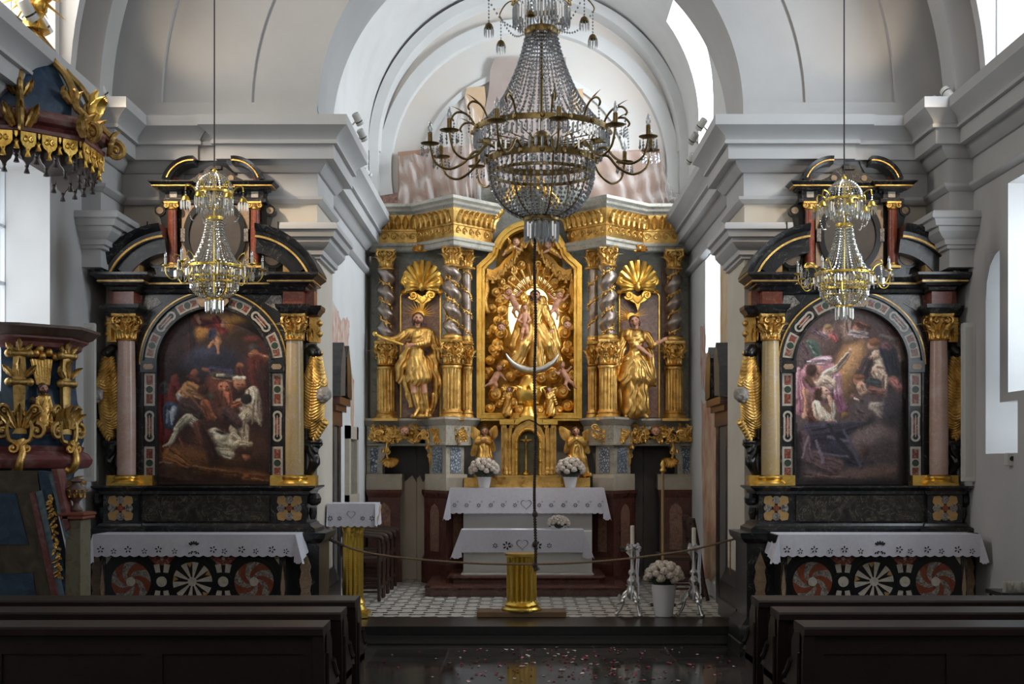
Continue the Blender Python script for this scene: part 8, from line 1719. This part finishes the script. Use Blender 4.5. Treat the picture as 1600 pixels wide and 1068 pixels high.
# ------------------------------------------------------------------ chairs
def armchair(x, y, lab, grp):                     # faces +x, the arms end in curled posts
    R = thing('armchair', lab, 'chair', (x, y, .173), grp); z = .173
    MB().box(x - .36, x + .01, y + .03, y + .42, z + .40, z + .445).build('seat', 'chair', R, 0)
    mb = MB()
    for yy in (y + .06, y + .38): mb.box(x - .38, x - .35, yy - .018, yy + .018, z + .44, z + .82)
    mb.box(x - .385, x - .35, y + .04, y + .40, z + .68, z + .84).box(x - .38, x - .355, y + .1, y + .34, z + .46, z + .62); mb.build('backrest', 'chair', R, 0)
    for dx, yy, h in ((0, y + .03, .64), (0, y + .41, .64), (-.36, y + .03, .44), (-.36, y + .41, .44)):
        zs = [0, .03, .05, .18, .22, .26, .40, .44] + ([.48, .52, .60, h] if h > .5 else []); rs = [.017, .02, .015, .022, .016, .022, .022, .022] + ([.016, .022, .018, .024] if h > .5 else [])
        MB().lathe(list(zip(rs, zs)), (x + dx, yy, z), 10).build('leg', 'chair', R, 50)
    for yy in (y + .03, y + .41): MB().tube(smoothline([(x + .03, yy, z + .60), (x + .03, yy, z + .645), (x - .02, yy, z + .665), (x - .15, yy, z + .675), (x - .36, yy, z + .70)], 4), .02, 7).build('armrest', 'chair', R, 50)
    mb = MB()
    for h in (.09, .16, .23): mb.box(x - .36, x, y + .02, y + .045, z + h, z + h + .022)
    mb.box(x - .012, x + .012, y + .03, y + .41, z + .12, z + .15); mb.build('stretcher', 'chair', R, 0)
for i, yy in enumerate((13.74, 14.20, 14.66, 15.12)): armchair(-1.46, yy, 'dark turned armchair along the left chancel wall, ' + ('nearest to the lectern', 'second from the lectern', 'third from the lectern', 'beside the main altar')[i], 'armchairs along the left chancel wall')
def side_chair(x, y, lab):
    R = thing('slat_back_chair', lab, 'chair', (x, y, .173), 'chairs along the right chancel wall'); z = .173
    MB().box(x - .40, x - .02, y, y + .40, z + .42, z + .455).build('seat', 'chair', R, 0)
    for yy in (y + .02, y + .38): MB().tube([(x - .03, yy, z + .45), (x - .06, yy, z + .62), (x - .10, yy, z + .84)], .020, 8).build('back_post', 'chair', R, 40); MB().tube([(x + .05, yy, z + .01), (x, yy, z + .22), (x - .03, yy, z + .45)], .020, 8).build('leg', 'chair', R, 40); MB().tube([(x - .38, yy, z), (x - .38, yy, z + .43)], .019, 8).build('leg', 'chair', R, 40)
    mb = MB()
    for h, dx in ((.52, -.045), (.62, -.06), (.72, -.08), (.80, -.093)): mb.box(x + dx - .012, x + dx + .012, y + .02, y + .38, z + h, z + h + .055)
    mb.build('back_slats', 'chair', R, 0); mb = MB()
    for h in (.12, .22): mb.box(x - .37, x + .02, y + .01, y + .03, z + h, z + h + .025)
    mb.build('stretcher', 'chair', R, 0)
side_chair(1.86, 13.75, 'dark slat back chair at the right chancel wall, nearer one'); side_chair(1.86, 14.25, 'dark slat back chair at the right chancel wall, farther one')

# ------------------------------------------------------------------ ropes
P = smoothline([(PX(a, 11.66 if i in (0, 6) else 11.68), 11.67, PZ(b, 11.67)) for i, (a, b) in enumerate(((506, 838), (565, 861), (660, 874), (790, 881), (930, 877), (1065, 861), (1147, 842)))], 8)
R = thing('barrier_rope', 'thin hemp cord sagging across the chancel step', 'cord', tuple(P[0])); MB().tube(P, .009, 6).build('strand', 'rope', R); MB().tube([P[-1], P[-1] + Vector((.06, 0, .06)), P[-1] + Vector((.10, .02, .10))], .016, 6).build('leather_end', 'black_plain', R); MB().tube([P[0], P[2], P[5]], .015, 6).build('wrapped_end', 'rope_dark', R)
R = thing('barrier_post', 'thin metal barrier post at the right end of the sagging cord', 'post', (PX(1141, 12.3), 12.3, .173)); x = PX(1141, 12.3)
MB().tube([(x, 12.3, .18), (x, 12.3, PZ(846, 12.3))], .007, 8).ball((x, 12.3, PZ(844, 12.3)), .014, 8, 6).build('rod', 'antique', R, 50); MB().lathe([(.07, 0), (.07, .012), (.02, .025), (.014, .06)], (x, 12.3, .173), 18).build('foot', 'antique', R, 50)
x, D = PX(836, 8.0), 8.0; zk = [PZ(y, D) for y in (803, 850, 883)]; zt = PZ(372, D)
R = thing('pull_rope', 'dark knotted rope hanging under the great chandelier', 'rope', (x, D, zt)); mb = MB(); P = [(x - .004 * math.sin(i * .3), D, zt + (zk[2] - zt) * i / 60) for i in range(61)]
for k in range(2): mb.tube([(a + .006 * math.cos(i * 1.6 + k * PI), b + .006 * math.sin(i * 1.6 + k * PI), c) for i, (a, b, c) in enumerate(smoothline(P, 4))], .0055, 5)
mb.build('strand', 'rope_dark', R, 60)
for z in zk: MB().ball((x, D, z), (.017, .016, .019), 10, 7).build('knot', 'rope_dark', R, 60)
MB().tube([(x, D, zk[2]), (x + .012, D, zk[2] - .03)], [.012, .02], 6).build('tassel', 'rope_dark', R)

# ------------------------------------------------------------------ spotlights on the cornices
def spotlight(px, py, D, aim, lab, L=.11, r=.034):
    x, z = PX(px, D), PZ(py, D); R = thing('spotlight', lab, 'spotlight', (x, D, z), 'small white spotlights'); d = Vector(aim).normalized(); Mx = Matrix.Translation(Vector((x, D, z))) @ d.to_track_quat('Z', 'Y').to_matrix().to_4x4()
    MB().lathe([(.0, -L * .5), (r * .9, -L * .5), (r, -L * .42), (r, L * .15)], (0, 0, 0), 20).xf(Mx).build('housing', 'plastic', R, 40); MB().lathe([(r * 1.01, L * .15), (r * 1.01, L * .24)], (0, 0, 0), 20).xf(Mx).build('black_band', 'blackband', R, 40)
    MB().lathe([(r, L * .24), (r * 1.02, L * .5), (r * .85, L * .5), (r * .8, L * .3), (0, L * .3)], (0, 0, 0), 20).xf(Mx).build('hood', 'plastic', R, 40); MB().tube([(x, D, z), (x + (-.05 if px < 815 else .05), D + .01, z - .05)], .008, 6).build('bracket', 'plastic', R, 40)
nm = lambda i, n: ('topmost', 'second', 'third', 'lowest')[i] if n == 4 else ('topmost', 'middle', 'lowest')[i]
for i, (a, b, D) in enumerate(((559, 186, 12.1), (566, 211, 12.5), (567, 248, 13.6), (573, 270, 14.2))): spotlight(a, b, D, (.35, .5, -.7 if i < 2 else -.3), 'white spotlight on the cornice left of the chancel arch, %s of four' % nm(i, 4))
for i, (a, b, D) in enumerate(((1096, 194, 12.1), (1083, 216, 12.5), (1079, 248, 13.6))): spotlight(a, b, D, (-.4, .5, -.6), 'white spotlight on the cornice right of the chancel arch, %s of three' % nm(i, 3))
for a, b, D, lab in ((44, 16, 9.7, 'white spotlight above the pulpit canopy, nearer one'), (66, 38, 10.2, 'white spotlight above the pulpit canopy, farther one'), (158, 142, 11.1, 'white spotlight in the left corner of the nave cornice')): spotlight(a, b, D, (.4, .6, -.8), lab, .16, .045)
for a, b, D, lab in ((1482, 148, 11.0, 'white spotlight in the right corner of the nave cornice, with a black band'), (1457, 163, 11.2, 'white spotlight behind the banded one in the right nave corner')): spotlight(a, b, D, (-.4, .6, .8 if a > 1470 else -.6), lab, .13, .04)
# tall white heaters, switch boxes
for px0, px1, D, lab in ((131, 147, 11.2, 'tall narrow white panel beside the pulpit'), (1505, 1524, 11.1, 'tall narrow white panel beside the right side altar')):
    R = thing('wall_panel', lab, 'wall panel', (PX((px0 + px1) / 2, D), D, 1.5)); x0, x1 = sorted((PX(px0, D), PX(px1, D)))
    MB().bevbox(x0, x1, D, D + .06, PZ(752, D), PZ(504, D), .006).build('casing', 'plastic', R, 20); MB().box(x0 + .02, x1 - .02, D - .002, D + .01, PZ(745, D), PZ(511, D)).build('front_face', plain('panel_face', rgb(190, 186, 178), .6), R, 0)
for px, py, D, w, lab in ((1586, 716, 10.25, .055, 'small white camera box on the right nave wall'), (1142, 693, 13.0, .04, 'small white switch box beside the black door surround')):
    R = thing('switch_box', lab, 'switch box', (PX(px, D), D, PZ(py, D))); x, z = PX(px, D), PZ(py, D); MB().bevbox(x - w, x + w, D, D + .08, z - w, z + w * .8, .006).build('box', 'plastic', R, 0); MB().disc(x - w * .4, z, w * .35, D - .006, D + .01, 12).build('lens', 'blackband', R, 30)

# ------------------------------------------------------------------ votive candle stand at the right edge
D = 9.6; x0, x1 = PX(1566, D), NR - .03; zt = PZ(926, D); R = thing('votive_stand', 'metal stand with a glass screen for votive candles by the right wall', 'votive stand', ((x0 + x1) / 2, D, 0))
MB().box(x0, x1, D, D + .35, zt - .03, zt).build('tray', 'black_plain', R, 0)
for x in (x0 + .03, x1 - .03):
    for y in (D + .03, D + .32): MB().tube([(x, y, 0), (x, y, zt - .03)], .012, 8).build('leg', 'black_plain', R)
MB().box(x0, x1, D - .012, D - .006, zt - .02, PZ(906, D)).build('glass_screen', 'glass', R, 0)
for i in range(5):
    x = x0 + .05 + .052 * i; o = thing('votive_candle', 'small white votive candle behind the glass screen', 'candle', (x, D + .08 + .02 * (i % 2), zt), 'votive candles'); MB().lathe([(.018, 0), (.020, .075), (.016, .075), (.0, .06)], (x, D + .08 + .02 * (i % 2), zt), 14).build('cup', 'wax', o, 40); MB().tube([(x, D + .08 + .02 * (i % 2), zt + .06), (x, D + .08 + .02 * (i % 2), zt + .085)], .002, 4).build('wick', 'cable', o)

# ------------------------------------------------------------------ petals strewn on the nave floor
structure(MB().box(-1.12, 1.33, 8.6, 10.15, .0005, .004).build('floor_glass_panel', plain('dark_green_floor_glass', rgb(52, 58, 54), .12, 0, rgb(40, 46, 43), 2), smooth=0), 'smoked glass panel set into the nave floor')
pmx = [plain('petal_' + n, rgb(*c), .6) for n, c in (('crimson', (132, 16, 40)), ('pink', (206, 110, 130)), ('cream', (216, 200, 188)), ('green', (60, 84, 40)))]
rr = random.Random(11); pmesh = []
for k, m in enumerate(pmx):
    for v in range(2):
        mb = MB(); n = 8; w = .016 if k < 3 else .010; P = [(w * 1.1 * math.cos(2 * PI * i / n) * (1 + .2 * v), w * .8 * math.sin(2 * PI * i / n), .004 + .005 * abs(math.sin(2 * PI * i / n + v))) for i in range(n)] + [(0, 0, .001)]
        mb.add(P, [(i, (i + 1) % n, n) for i in range(n)]); me = bpy.data.meshes.new('petal'); me.from_pydata(mb.v, [], mb.f); me.materials.append(m); me.update(); pmesh.append((k, me))
nmz = ('crimson', 'pink', 'cream', 'green'); cnt = 0
while cnt < 250:
    D = rr.uniform(9.75, 11.62); px = rr.gauss(890, 105) if rr.random() < .88 else rr.uniform(600, 1150); x = PX(px, D)
    if not (-1.1 < x < 1.7): continue
    k = rr.choices((0, 1, 2, 3), (.55, .16, .22, .07))[0] if D < 10.9 else rr.choices((0, 1, 2, 3), (.32, .24, .32, .12))[0]
    me = [m for q_, m in pmesh if q_ == k][cnt % 2]; o = bpy.data.objects.new('petal', me); COL.objects.link(o); o.location = (x, D, .004 if D < 10.16 else .001); o.rotation_euler = (rr.uniform(-.2, .2), rr.uniform(-.2, .2), rr.uniform(0, 6.3)); o.scale = [rr.uniform(.6, 1.1)] * 3
    tag(o, ('%s %s lying on the dark nave floor' % (nmz[k], 'petal' if k < 3 else 'leaf scrap')), 'petal', nmz[k] + ' petals on the floor'); cnt += 1
